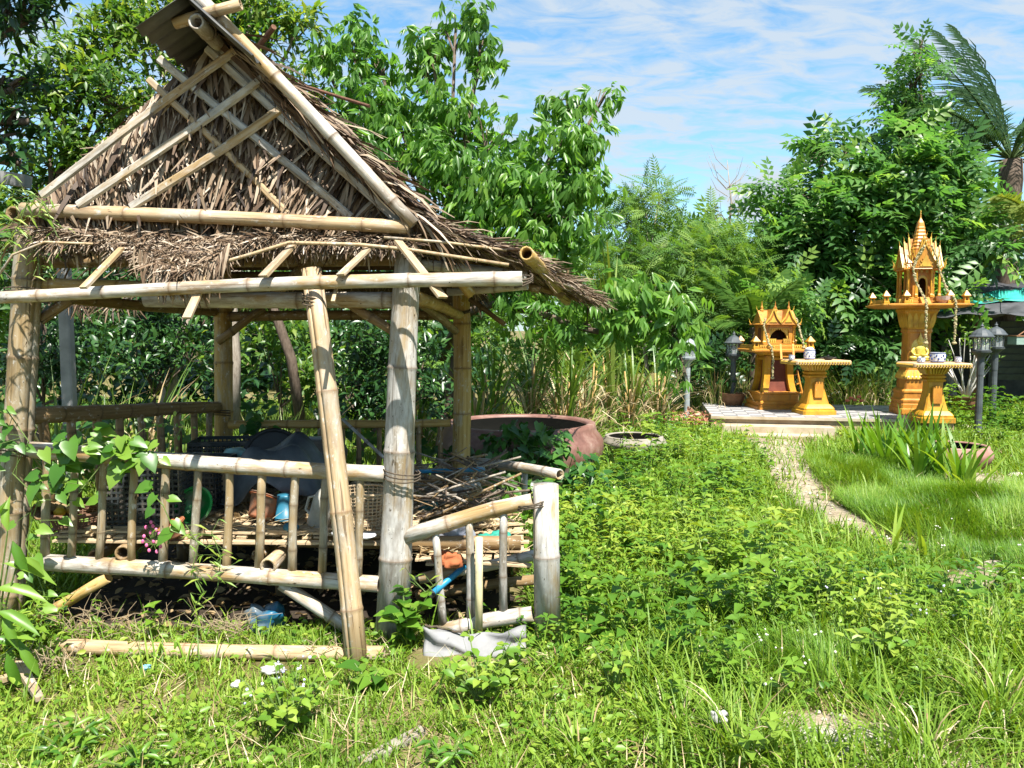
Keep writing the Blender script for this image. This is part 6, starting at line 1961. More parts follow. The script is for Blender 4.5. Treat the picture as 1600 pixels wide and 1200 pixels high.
def lattice_wall(b, prof_top, prof_bot, nv, nh, wd):
    """Open weave between two closed rings of points."""
    n = len(prof_top)
    for i in range(0, n):
        a, c = Vector(prof_bot[i]), Vector(prof_top[i])
        b.tube([a, c], wd, 4, cap=False)
    for j in range(nh + 1):
        t = j / nh
        ring = [Vector(prof_bot[i]).lerp(Vector(prof_top[i]), t) for i in range(n)]
        b.tube(ring + [ring[0]], wd * (1.6 if j in (0, nh) else 1), 4, cap=False)
def basket(loc, r0, r1, h, label, mat, name='basket', n=26, nh=7, wd=.004, group=None, M=None, sq=1.0):
    root = thing(name, label, 'basket', (0, 0, 0), group)
    ring = lambda r_, z: [(r_ * math.cos(2 * math.pi * k / n), r_ * sq * math.sin(2 * math.pi * k / n), z) for k in range(n)]
    b = MB(); lattice_wall(b, ring(r1, h), ring(r0, .005), n, nh, wd)
    obj('weave', b, mat, root)
    obj('rim', MB().tube([Vector(p_) for p_ in ring(r1, h)] + [Vector(ring(r1, h)[0])], wd * 2.6, 6, cap=False), mat, root)
    b = MB()
    for k in range(-4, 5):
        y = k / 4.5 * r0; l_ = math.sqrt(max(0, r0 * r0 - y * y))
        b.beam((-l_, y * sq, .004), (l_, y * sq, .004), .02, .005)
    obj('bottom', b, mat, root)
    root.location = loc
    if M is not None:
        root.rotation_euler = M
    return root
basket(onfloor(122, 822), .115, .145, .085, 'low brown wicker basket of yellow fruit under the leafy vine', M_WICK, n=30, nh=6)
for k, (dx, dy) in enumerate(((-.09, -.02), (-.05, .03), (-.11, .04))):
    q = onfloor(122, 822); o = obj('yellow_fruit', MB().ball((0, 0, 0), .032, 10, 7, (1, 1, .85)).mesh('yellow_fruit', True), M_YEL)
    tag(o, 'yellow fruit lying in the low brown wicker basket', 'fruit', 'yellow fruit in the wicker basket'); o.location = (q.x + dx, q.y + dy, q.z + .085 + .004 * k)
def crate(loc, sx, sy, sz, label, rz=0, mat=M_DARKP):
    root = thing('plastic_crate', label, 'crate', (0, 0, 0), 'dark perforated crates on the pavilion floor')
    for side in range(4):
        w_, off = (sx, sy) if side % 2 == 0 else (sy, sx)
        M = RZ(90 * side); b = MB()
        nb = max(4, int(w_ / .032))
        for i in range(nb + 1):
            x = -w_ / 2 + w_ * i / nb
            b.beam(M @ Vector((x, -off / 2, 0)), M @ Vector((x, -off / 2, sz)), .010, .008, up=M @ Vector((0, 1, 0)))
        nz = max(4, int(sz / .032))
        for j in range(nz + 1):
            b.beam(M @ Vector((-w_ / 2, -off / 2 - .001, sz * j / nz)), M @ Vector((w_ / 2, -off / 2 - .001, sz * j / nz)), .012 if j not in (0, nz) else .025, .009, up=M @ Vector((0, 1, 0)))
        obj('side_panel', b, mat, root)
    obj('bottom', MB().box((0, 0, .006), (sx, sy, .012)), mat, root)
    root.location = loc; root.rotation_euler = (0, 0, rz)
crate(onfloor(222, 822) + Vector((0, .14, 0)), .40, .3, .36, 'dark perforated crate behind the pink flower vine', R(5))
crate(onfloor(300, 800) + Vector((0, .2, 0)), .30, .26, .30, 'smaller dark perforated crate behind the green colander', R(-10))
crate((-2.1, 5.6, FZ), .45, .34, .3, 'dark perforated crate at the shady back of the floor', R(8))
def bucket(loc, r0, r1, h, label, mat, name='bucket', rot=None, cat='bucket', group=None):
    root = thing(name, label, cat, (0, 0, 0), group)
    obj('body', MB().lathe([(r0, 0), (r0 * 1.02, .01), (r1, h * .97), (r1 * 1.06, h * .97), (r1 * 1.06, h), (r1 * .95, h), (r0 * .93, .02), (0, .015)], 22).mesh('body', True), mat, root)
    obj('rim', MB().lathe([(r1 * 1.03, h * .88), (r1 * 1.08, h * .90), (r1 * 1.05, h * .92)], 22), mat, root)
    root.location = loc
    if rot: root.rotation_euler = rot
    return root
bucket(onfloor(342, 800) + Vector((0, .25, 0)), .11, .13, .27, 'beige plastic bucket behind the green colander', M_BEIGE)
q = onfloor(447, 812); bucket((q.x, q.y, q.z + .15), .046, .062, .145, 'small cyan cup turned upside down near the leaning pole', M_CYAN, 'plastic_cup', (math.pi, 0, 0), 'cup')
bucket(onfloor(398, 818) + Vector((0, .1, 0)), .075, .11, .14, 'orange clay pot tipped under the blue-black sheet', M_CLAY, 'clay_pot', (R(-24), R(18), 0), 'pot')
bucket(onfloor(276, 836), .05, .07, .075, 'broken brown clay pot beneath the green colander', M_CLAY, 'clay_pot', (R(12), R(-20), 0), 'pot')
q = onfloor(455, 832); o = obj('cyan_ball', MB().ball((0, 0, 0), .035, 14, 9, (1.3, 1, .8)).mesh('cyan_ball', True), M_CYAN); o.location = (q.x, q.y, q.z + .03); tag(o, 'crumpled cyan plastic lump lying below the upside-down cup', 'plastic')
# green colander
gc = thing('colander', 'round green plastic colander tilted towards the garden', 'colander', (0, 0, 0))
b = MB(); n = 30
ring = lambda r_, z: [(r_ * math.cos(2 * math.pi * k / n), r_ * math.sin(2 * math.pi * k / n), z) for k in range(n)]
lattice_wall(b, ring(.108, .075), ring(.085, .03), n, 5, .0026); lattice_wall(b, ring(.085, .03), ring(.02, .0), n, 5, .0026)
obj('mesh_bowl', b, M_GREENP, gc)
obj('shell', MB().lathe([(.02, .004), (.085, .028), (.108, .073), (.107, .075), (.082, .033), (0, .008)], 30).mesh('shell', True), plastic('deep_green', (.008, .2, .04)), gc)
obj('rim', MB().tube([Vector(p_) for p_ in ring(.112, .078)] + [Vector(ring(.112, .078)[0])], .008, 6, cap=False), M_GREENP, gc)
q = onfloor(308, 818); gc.location = (q.x, q.y + .05, q.z + .07); gc.rotation_euler = (R(62), 0, R(-12))
# dark sheet over the pile
vs = []; nx, ny = 20, 12
c0 = onfloor(418, 805)
for i in range(nx + 1):
    for j in range(ny + 1):
        u, v = i / nx * 2 - 1, j / ny * 2 - 1
        zz = .30 * max(0, 1 - (abs(u) ** 2.2 + abs(v + .1) ** 2.4) * .9) + .04 * math.sin(u * 6 + v * 3) + .03 * math.sin(v * 9) + .09
        vs.append((c0.x + u * .33 + .03 * math.sin(v * 4), c0.y + .42 + v * .36, c0.z + max(.03, zz)))
o = obj('plastic_sheet', MB().add(vs, [(i * (ny + 1) + j, (i + 1) * (ny + 1) + j, (i + 1) * (ny + 1) + j + 1, i * (ny + 1) + j + 1) for i in range(nx) for j in range(ny)]).mesh('plastic_sheet', True), M_TARPB)
o.modifiers.new('thickness', 'SOLIDIFY').thickness = .004; tag(o, 'blue-black plastic sheet heaped over pots in the middle of the floor', 'sheet')
# tipped black tub behind
tb_ = bucket(onfloor(380, 780) + Vector((0, .65, .14)), .13, .2, .24, 'black tub tipped up behind the handrail near the thin back post', M_BLACK, 'tub', (R(70), R(-35), R(30)), 'tub')
q = at(355, 706, 5.1); o = obj('bottle', MB().lathe([(.035, 0), (.042, .01), (.042, .12), (.03, .15), (.015, .165), (.015, .19), (0, .19)], 14).mesh('bottle', True), plastic('pale_teal', (.16, .45, .45)))
o.location = q - Vector((0, 0, .02)); o.rotation_euler = (R(80), R(20), R(60)); tag(o, 'pale teal bottle lying just above the front handrail', 'bottle')
ut = thing('plastic_tub', 'black rounded tub seen over the handrail next to the leaning pole', 'tub', (0, 0, 0))
obj('body', MB().lathe([(.16, 0), (.24, .05), (.26, .18), (.22, .26), (.0, .28)], 24).mesh('body', True), M_DARKP, ut); ut.location = onfloor(440, 790) + Vector((0, .75, .05))
# clear jug
jg = thing('jug', 'cloudy clear plastic jug lying by the leaning pole', 'jug', (0, 0, 0))
obj('body', MB().lathe([(.055, 0), (.062, .01), (.064, .16), (.05, .2), (.026, .225), (.026, .25), (.02, .25), (.02, .22), (0, .2)], 20).mesh('body', True), M_CLEAR, jg)
obj('handle', MB().tube([(.06, 0, .16), (.10, 0, .14), (.10, 0, .07), (.062, 0, .05)], .009, 6), M_CLEAR, jg)
jg.location = onfloor(492, 826) + Vector((0, .05, .0)); jg.rotation_euler = (R(8), R(-14), R(160))
# woven fish basket
basket(onfloor(560, 832) + Vector((.0, .16, .0)), .13, .16, .20, 'diamond-woven bamboo fish basket between the leaning pole and the thick post', M_SLAT, 'fish_basket', n=36, nh=10, wd=.0028)
for k, (x, y, r_) in enumerate(((535, 838, .06), (572, 842, .055))):
    o = obj('saucer', MB().lathe([(.02, 0), (r_, .018), (r_ * .97, .022), (0, .008)], 18).mesh('saucer', True), M_PORC); o.location = onfloor(x, y); tag(o, 'white saucer on the floor beside the fish basket, ' + ('closer to the leaning pole' if k == 0 else 'closer to the thick post'), 'saucer', 'white saucers by the fish basket')
# dry leaves and stalks strewn over the floor
n = 900
X = np.concatenate([rng.uniform(-2.5, -.6, 700), rng.uniform(-.5, .08, 200)]); Y = np.concatenate([rng.uniform(4.15, 6.2, 700), rng.uniform(4.1, 5.8, 200)])
Z = np.where(X < -.56, .483, .352) + rng.uniform(0, .02, n)
lv = scatter(*leaf_tpl6(.45), frames(nrm(rng.normal(size=(n, 3)) * [1, 1, .2]), nrm(rng.normal(size=(n, 3)) * .5 + [0, 0, 1])), np.stack([X, Y, Z], 1), rng.uniform(.04, .1, n), rng.uniform(0, .9, n))
m_ = 700
X = rng.uniform(-2.4, .05, m_); Y = rng.uniform(4.1, 5.9, m_); Z = np.where(X < -.56, .483, .352) + rng.uniform(0, .03, m_)
sw = blades(np.stack([X, Y, Z], 1), rng.uniform(.1, .35, m_), .008, rng.uniform(0, 6.28, m_), rng.uniform(1.3, 1.6, m_), rng.uniform(-.2, .3, m_), 2, rng.uniform(0, 1, m_))
o = obj('floor_litter', np_mesh('floor_litter', *merge([lv, sw])), LF_DRY); o['kind'] = 'stuff'; o['label'] = 'dead leaves and straw strewn over the pavilion floor'
# porch heap of twigs and pipes
M_GREYTW = mat_mottled('grey_stick', (.13, .11, .09), (.24, .21, .17), 20, .9)
hp = thing('twig_heap', 'heap of dry grey sticks piled up behind the thick cracked post', 'stick heap', onfloor(700, 800))
c0 = onfloor(695, 815); c0.y += .25
for k in range(110):
    a_ = random.gauss(0.15, .8); l_ = random.uniform(.2, .65)
    p_ = Vector((c0.x + random.uniform(-.22, .25), c0.y + random.uniform(-.2, .75), FZ + .01 + random.uniform(0, .22)))
    d_ = Vector((math.cos(a_), math.sin(a_) * .8, random.uniform(-.45, .45))).normalized() * l_
    b = MB().tube([p_ - d_ / 2, p_ + Vector((0, 0, random.uniform(-.02, .02))), p_ + d_ / 2], random.uniform(.003, .009), 5)
    obj('stick', b.mesh('stick', True), random.choice((M_GREYTW, M_BAMD, M_BARKP, M_BARK)), hp)
def pipe(a, c, r_, mat, label, name='pipe', cap=None):
    a, c = Vector(a), Vector(c)
    me = culm_mesh((c - a).length, r_, r_, 9, 0, True, 14, 3, None, name)
    o = obj(name, me, mat, None, frame(a, c)); tag(o, label, 'pipe')
    return o
M_BLUEPIPE = plastic('blue_pipe', (.03, .27, .48), .35); M_PVC = plastic('cream_pipe', (.78, .68, .38), .45); M_GREYP = plastic('grey_pipe', (.55, .53, .48), .5)
pipe(at(642, 737, 5.0), at(757, 733, 4.85), .014, M_BLUEPIPE, 'long blue pipe lying across the top of the stick heap')
bp = pipe(at(671, 931, 3.86), at(729, 882, 4.06), .0165, M_BLUEPIPE, 'blue pipe poking out between the porch balusters')
obj('end_cap', MB().lathe([(.019, -.012), (.02, .025), (.0, .026)], 14), M_BLACK, bp, frame(at(671, 931, 3.86), at(729, 882, 4.06)))
pipe(at(748, 1003, 3.84), at(748, 840, 3.84), .0195, M_PVC, 'cream plastic pipe standing upright behind the grey sack')
pipe(at(642, 905, 4.06), at(722, 880, 4.2), .013, M_GREYP, 'pale grey pipe lying on the porch floor beside the blue one')
for k, (a_, c_, r_) in enumerate((((648, 785, 4.9), (752, 790, 4.75), .022), ((650, 800, 4.6), (755, 808, 4.5), .012))):
    bamboo('bamboo_log', at(*a_), at(*c_), r_, M_BAMD if k == 0 else M_BAMT, None); o = C.objects[-1]
    tag(o, ('brown log lying in the stick heap' if k == 0 else 'thin reddish stick below the brown log in the heap'), 'log')
M_LIT = mat_mottled('dirty_white_plastic', (.34, .33, .31), (.48, .47, .45), 9, .5)
def crumple(name, loc, sx, sy, sz, mat, label, cat, seed, n=14):
    """A rumpled heap of thin sheet: a squashed ball pushed in and out."""
    b = MB(); b.ball((0, 0, 0), 1.0, 30, 18)
    vs = []
    for x, y, z in b.v:
        k = .62 + .75 * float(vnoise(x * 2.3 + seed * 3.1 + 9, y * 2.3 + z * 1.9 + 5, seed)) + .42 * (float(vnoise(x * 6 + 3, y * 6 + z * 5, seed + 4)) - .5)
        vs.append((x * k * sx, y * k * sy, max(-.004, (z * k * .5 + .22) * sz)))
    o = obj(name, MB().add(vs, b.f).mesh(name, True), mat)
    o.location = loc; tag(o, label, cat); return o
crumple('orange_rag', onfloor(703, 885, .352) + Vector((0, 0, .01)), .075, .06, .10, plastic('rust_cloth', (.42, .13, .05), .9), 'crumpled rust-orange rag on the porch floor', 'rag', 3)
crumple('striped_sack', onfloor(706, 862, .352) + Vector((0, .1, .01)), .11, .08, .22, plastic('blue_grey_weave', (.3, .32, .38), .7), 'crumpled blue-grey sack behind the orange rag', 'sack', 5)
crumple('teal_net', onfloor(768, 862, .352) + Vector((.02, .1, .01)), .09, .06, .1, plastic('teal_net', (.03, .3, .22), .6), 'bunched teal netting on the porch behind the cream pipe', 'netting', 8)
crumple('teal_bag', onfloor(655, 815) + Vector((0.02, .3, .0)), .05, .05, .09, plastic('teal_bag', (.03, .16, .18), .5), 'small teal plastic bag at the edge of the stick heap', 'bag', 12)
crumple('plastic_bag', onfloor(725, 800) + Vector((0, .3, .03)), .09, .09, .16, M_CLEAR, 'cloudy white plastic bag caught in the stick heap', 'bag', 13)
q = onz(404, 985, 0.02); crumple('blue_bag', Vector((q.x, q.y + .1, 0.0)), .10, .07, .16, plastic('blue_bag', (.015, .12, .22), .35), 'crumpled blue plastic bag under the pavilion floor', 'bag', 21)
q = onz(428, 1048, .03); crumple('white_litter', Vector((q.x, q.y, .03)), .05, .035, .04, M_LIT, 'scrap of white plastic on the grass in front of the bamboo log', 'litter', 31)
q = onz(370, 1072, .03); crumple('white_litter', Vector((q.x, q.y, .03)), .025, .02, .03, M_LIT, 'small grey-white scrap in the grass beside the flowering weed', 'litter', 33)
q = onz(228, 1046, .03); crumple('blue_litter', Vector((q.x, q.y, .03)), .02, .02, .03, plastic('pale_blue', (.2, .55, .75), .4), 'tiny pale blue scrap in the short grass', 'litter', 35)
q = onz(1110, 1145, .05); crumple('white_litter', Vector((q.x + .03, q.y, .10)), .03, .02, .05, M_LIT, 'torn white scrap in the grass tussock near the bare soil', 'litter', 37)
q = onz(615, 1180, 0); obj_ = MB().beam(Vector((q.x - .10, q.y - .10, .03)), Vector((q.x + .10, q.y + .12, .035)), .05, .02)
tag(obj('cement_strip', obj_, M_CEM), 'thin pale cement strip half buried in the front lawn', 'strip')
# grey sack leaning on the porch rail
vs = []; nx, ny = 34, 14
for i in range(nx + 1):
    for j in range(ny + 1):
        u, v = i / nx, j / ny
        x = 662 + 160 * u; yb_ = 1052 - 12 * u; yt_ = 978 + (14 * math.sin(math.pi * u) ** 2) + 2 * math.sin(u * 19)
        p_ = at(x, yb_ + (yt_ - yb_) * v, 3.66 + .08 * v)
        p_.y += .012 * math.sin(u * 15 + v * 4) + .02 * (float(vnoise(u * 7, v * 4, 44)) - .5) * 2 - .05 * math.sin(math.pi * v) * math.sin(math.pi * u) + .02 * math.sin(v * 11 + u * 8)
        vs.append(p_)
fs = [(i * (ny + 1) + j, (i + 1) * (ny + 1) + j, (i + 1) * (ny + 1) + j + 1, i * (ny + 1) + j + 1) for i in range(nx) for j in range(ny)]
sk = thing('grey_sack', 'folded pale grey sack slumped against the porch railing', 'sack', at(742, 1050, 3.7))
o = obj('cloth', MB().add(vs, fs).mesh('cloth', True), mat_mottled('grey_woven_sack', (.19, .19, .195), (.27, .27, .27), 5, .7, (.33, .33, .33), .5), sk)
o.modifiers.new('thickness', 'SOLIDIFY').thickness = .02
b = MB(); b.tube([at(664 + 9 * k, 977 + 13 * math.sin(math.pi * (9 * k) / 160) ** 2 + 2 * (k % 2), 3.735) for k in range(8)], .006, 5)
obj('hem_stitching', b, M_WIRE, sk)
# ================================================================== ground cover
LF_LAWN = mat_leaf('lawn_grass', (0.09, 0.165, 0.014), (0.145, 0.262, 0.022), (0.29, 0.37, 0.06), .38, .5, .3)
LF_VELV = mat_leaf('fine_grass', (0.065, 0.155, 0.013), (0.118, 0.245, 0.018), (0.26, 0.34, 0.05), .38, .45, .35)
LF_WEED = mat_leaf('weed_leaf', (0.06, 0.155, 0.016), (0.145, 0.265, 0.026), (0.31, 0.38, 0.06), .38, .42, .4)
LF_VINE = mat_leaf('vine_leaf', (0.025, 0.10, 0.012), (0.09, 0.21, 0.02), (0.22, 0.34, 0.045), .38, .36, .45)
LF_DVINE = mat_leaf('dark_vine_leaf', (0.018, 0.065, 0.014), (0.035, 0.115, 0.02), (0.09, 0.2, 0.03), .3, .36, .45)
LF_STRAP = mat_leaf('strap_leaf', (0.055, 0.15, 0.014), (0.12, 0.25, 0.022), (0.25, 0.35, 0.045), .42, .34, .45)
M_STEM = mat_mottled('green_stem', (.08, .14, .03), (.14, .2, .05), 9, .6)
M_TWIG = mat_mottled('dry_twig', (.2, .14, .08), (.36, .28, .18), 9, .9)

def field(n, d0=2.2, d1=17.0, p=-0.7, xm=0.86):
    u = rng.random(n)
    k = p + 1
    D = (d0 ** k + u * (d1 ** k - d0 ** k)) ** (1 / k)
    X = rng.uniform(-1, 1, n) * D * xm
    return X, D

def blocked(X, Y):
    b = (X > -2.62) & (X < -.58) & (Y > 4.05) & (Y < 6.45)
    b |= (X >= -.62) & (X < .1) & (Y > 4.15) & (Y < 5.9)
    u = (X - T_A.x) * T_AX.x + (Y - T_A.y) * T_AX.y; v = (X - T_A.x) * T_AY.x + (Y - T_A.y) * T_AY.y
    b |= (u > -.02) & (u < TW + .02) & (v > -.04) & (v < TD)
    b |= (u > .1) & (u < 1.8) & (v > -.72) & (v < 0)
    b |= np.hypot(X - .08, Y - 7.6) < .80
    b |= np.hypot(X - 1.504, Y - 9.4) < .38
    b |= np.hypot(X - 5.08, Y - 8.75) < .36
    b |= (X > -.5) & (X < .12) & (Y > 3.5) & (Y < 3.76)
    return b

VELVET = [(3.95, 7.9, .95, 1.05), (3.55, 6.25, 1.15, .62), (3.5, 4.95, .75, .5), (5.2, 6.6, .8, .5), (1.35, 3.55, .35, .22)]
def velvet_w(X, Y):
    w_ = np.zeros_like(X)
    for cx, cy, rx, ry in VELVET:
        w_ = np.maximum(w_, 1.25 - np.hypot((X - cx) / rx, (Y - cy) / ry) + .9 * (vnoise(X * 3, Y * 3, 31) - .5))
    return np.clip(w_ * 2.2, 0, 1)
def weed_w(X, Y):
    w_ = bump(X, Y, .75, 4.9, .75, 1.3, 1) + bump(X, Y, 1.3, 7.2, 1.1, 1.7, 1) + bump(X, Y, 2.1, 10, 1.3, 2.2, 1) + bump(X, Y, 1.75, 4.2, .8, .6, .9) + bump(X, Y, 2.6, 3.4, 1.0, .5, .5)
    w_ = w_ + bump(X, Y, 7.6, 12.2, 1.3, 2, 1.2) + bump(X, Y, -2.6, 3.7, .5, .4, .5)
    return np.clip(w_ * (.45 + 1.1 * vnoise(X * 2.2, Y * 2.2, 41)), 0, 1)
def lawn_w(X, Y):
    return np.clip(1.25 - weed_w(X, Y) * .8 - velvet_w(X, Y), 0.2, 1)
def bare(X, Y):
    """Thin growth where the soil shows."""
    m = path_mask(X, Y)
    return np.where(m > .0, np.clip(np.where(Y < 3.6, .06, .3) - m * .35, .02, .16), np.clip(.55 - m * 6, .2, 1)) * np.where(vnoise(X * 3.3, Y * 3.3, 51) > .72, .28, 1)

def stuff(name, parts, mat, label):
    V, F, T = merge(parts)
    o = obj(name, np_mesh(name, V, F, T), mat)
    o['kind'] = 'stuff'; o['label'] = label
    return o
def pts_for(n, wfun, **kw):
    X, Y = field(n, **kw)
    k = (rng.random(n) < wfun(X, Y)) & ~blocked(X, Y)
    X, Y = X[k], Y[k]
    return X, Y, np.stack([X, Y, gz(X, Y) - .004], 1)

# short lawn
X, Y, P = pts_for(230000, lambda x, y: lawn_w(x, y) * bare(x, y))
n = len(P); tuft = vnoise(X * 7, Y * 7, 61); far = np.clip((Y - 3) / 9, 0, 1)
h = (.025 + .055 * tuft + .035 * rng.random(n)) * (1 + far * 1.1)
tone = np.clip(.08 + .75 * vnoise(X * 1.2, Y * 1.2, 62) + rng.normal(0, .17, n), 0, 1)
stuff('grass', [blades(P, h, (.0055 + .004 * rng.random(n)) * (1 + far * 1.5), rng.uniform(0, 6.28, n), rng.uniform(.1, 1.0, n), rng.uniform(.1, 1.1, n), 2, tone)], LF_LAWN, 'short bright lawn grass')
# longer grass blades
X, Y, P = pts_for(190000, lambda x, y: np.clip(.40 + weed_w(x, y) + .8 * (vnoise(x * 1.6, y * 1.6, 71) > .55), 0, 1) * (1 - velvet_w(x, y)) * bare(x, y) * np.where((y < 4.3) & (x < .5), .05, 1) * np.where(y < 3.3, .45, 1))
n = len(P); far = np.clip((Y - 3) / 9, 0, 1)
h = rng.uniform(.10, .30, n) * (1 - .25 * far)
stuff('grass', [blades(P, h, (.007 + .006 * rng.random(n)) * (1 + far), rng.uniform(0, 6.28, n), rng.uniform(.05, .7, n), rng.uniform(.2, 1.5, n), 4, np.clip(rng.normal(.48, .22, n), 0, 1))], LF_LAWN, 'longer arching grass blades among the weeds')
# fine velvety tussocks
Xs, Ys = [], []
for cx, cy, rx, ry in VELVET:
    k = int(42000 * rx * ry)
    Xs.append(cx + rng.normal(0, .62, k) * rx); Ys.append(cy + rng.normal(0, .62, k) * ry)
X, Y = np.concatenate(Xs), np.concatenate(Ys)
k = (rng.random(len(X)) < velvet_w(X, Y)) & ~blocked(X, Y) & (path_mask(X, Y) < -.02); X, Y = X[k], Y[k]; n = len(X)
P = np.stack([X, Y, gz(X, Y) - .01], 1)
cell = vnoise(X * 2.6, Y * 2.6, 81)
az = 6.28 * vnoise(X * 3.2, Y * 3.2, 82) + rng.normal(0, .9, n)
stuff('fine_grass', [blades(P, (.10 + .15 * cell) * rng.uniform(.65, 1.25, n), .0052, az, rng.uniform(.05, .6, n), rng.uniform(.4, 1.5, n), 3, np.where(rng.random(n) < .05, 1.0, np.clip(.15 + .6 * cell + rng.normal(0, .16, n), 0, 1)))], LF_VELV, 'soft fine grass growing in rounded tussocks beside the path')
# low creeping leaves
X, Y, P = pts_for(70000, lambda x, y: np.clip(.3 + weed_w(x, y) + 1.2 * (vnoise(x * 2.4, y * 2.4, 91) - .45), 0, 1) * bare(x, y) * (1 - velvet_w(x, y)), d1=14)
n = len(P); far = np.clip((Y - 3) / 9, 0, 1)
P[:, 2] += rng.uniform(.01, .07, n) * (1 + 1.6 * weed_w(X, Y))
V = scatter(*leaf_tpl6(.55), frames(nrm(np.stack([rng.normal(size=n), rng.normal(size=n), rng.normal(.1, .3, n)], 1)), nrm(rng.normal(size=(n, 3)) * .4 + [0, -.15, 1])), P, rng.uniform(.022, .05, n) * (1 + .6 * far), np.clip(.2 + .5 * vnoise(X * 2, Y * 2, 92) + rng.normal(0, .2, n), 0, 1))
stuff('creeping_weeds', [V], LF_WEED, 'low creeping leafy weeds spreading through the lawn')
# upright leafy weeds
def weed_tpl(pairs, seed, lsize=.30, wd=.5):
    rd = np.random.default_rng(seed); lv, lf = leaf_tpl(wd, .1, .25)
    Vs, Fs, o = [], [], 0
    for i in range(pairs):
        z = .25 + .72 * i / (pairs - 1)
        for s in range(2 if i < pairs - 1 else 4):
            a = i * 1.9 + s * (math.pi if i < pairs - 1 else 1.6) + rd.normal(0, .3)
            el = rd.uniform(-.1, .5)
            d = np.array([[math.cos(a) * math.cos(el), math.sin(a) * math.cos(el), math.sin(el)]])
            Rm = frames(d, np.array([[0, 0, 1.0]]) + rd.normal(0, .2, (1, 3)))[0]
            v = (lv * lsize * (1.15 - .55 * i / pairs) * rd.uniform(.8, 1.1)) @ Rm.T + np.array([.05 * math.sin(z * 3 + seed), .05 * math.cos(z * 2), z])
            Vs.append(v); Fs.append(lf + o); o += len(lv)
    w_ = .012
    Vs.append(np.array([(-w_, 0, 0), (w_, 0, 0), (.05 * math.sin(3 + seed), .05 * math.cos(2), 1.0)])); Fs.append(np.array([(0, 1, 2)]) + o)
    return np.concatenate(Vs), np.concatenate(Fs)
WT = [weed_tpl(5, 1), weed_tpl(6, 2, .26, .4), weed_tpl(5, 3, .36, .6), weed_tpl(7, 4, .22, .34)]
X, Y, P = pts_for(7500, lambda x, y: weed_w(x, y) * bare(x, y) * (1 - velvet_w(x, y)), d0=2.6, d1=16, p=-.55)
n = len(P); wch = np.clip((vnoise(X * 1.3 + 3, Y * 1.3, 131) * 5 - .5 + rng.normal(0, .5, n)).astype(int), 0, 3); a = rng.uniform(0, 6.28, n)
Hh = rng.uniform(.12, .38, n) * (.6 + .55 * weed_w(X, Y)) + .10 * bump(X, Y, .6, 5.0, .5, .9, 1) + .3 * bump(X, Y, 7.6, 12.2, 1.3, 2, 1)
kind = np.clip(-.05 + .95 * vnoise(X * 1.1, Y * 1.1, 101) + rng.normal(0, .15, n), 0, 1)
parts = []
for k in range(4):
    m = wch == k; c, s = np.cos(a[m]), np.sin(a[m]); z = np.zeros(m.sum()); o1 = np.ones(m.sum())
    tl = rng.normal(0, .18, (m.sum(), 2))
    Rm = np.stack([np.stack([c, -s, tl[:, 0]], 1), np.stack([s, c, tl[:, 1]], 1), np.stack([z, z, o1], 1)], 1)
    parts.append(scatter(WT[k][0], WT[k][1], Rm, P[m], Hh[m], kind[m]))
stuff('leafy_weeds', parts, LF_WEED, 'upright leafy weeds massed beside the pavilion and the big jar')
# straw and dead grass
X, Y, P = pts_for(11000, lambda x, y: np.clip(.35 + .6 * (vnoise(x * 2, y * 2, 111) > .6) + bump(x, y, -2.4, 3.85, .6, .3, 1) + bump(x, y, .6, 10.3, 2.4, .9, 1.2) + bump(x, y, 2.3, 8, .5, 2, .4), 0, 1))
n = len(P); P[:, 2] += rng.uniform(0, .03, n) + .25 * rng.random(n) * bump(X, Y, .6, 10.4, 2.2, .7, 1)
stuff('dead_grass', [blades(P, rng.uniform(.07, .2, n) + .35 * rng.random(n) * bump(X, Y, .6, 10.4, 2.2, .8, 1), .006 + .006 * np.clip((Y - 3) / 8, 0, 1), rng.uniform(0, 6.28, n), rng.uniform(.5, 1.5, n), rng.uniform(-.3, .8, n), 2, rng.uniform(0, 1, n))], LF_DRY, 'dry straw-coloured stalks lying in the grass')
# dark litter under the floor
n = 900; X = rng.uniform(-2.5, .0, n); Y = rng.uniform(4.0, 6.2, n); P = np.stack([X, Y, gz(X, Y) + rng.uniform(0, .05, n)], 1)
stuff('leaf_litter', [scatter(*leaf_tpl6(.5), frames(nrm(rng.normal(size=(n, 3)) * [1, 1, .2]), nrm(rng.normal(size=(n, 3)) * .5 + [0, 0, 1])), P, rng.uniform(.05, .09, n), rng.uniform(0, .35, n))], LF_DRY, 'dead leaves on the earth below the pavilion floor')
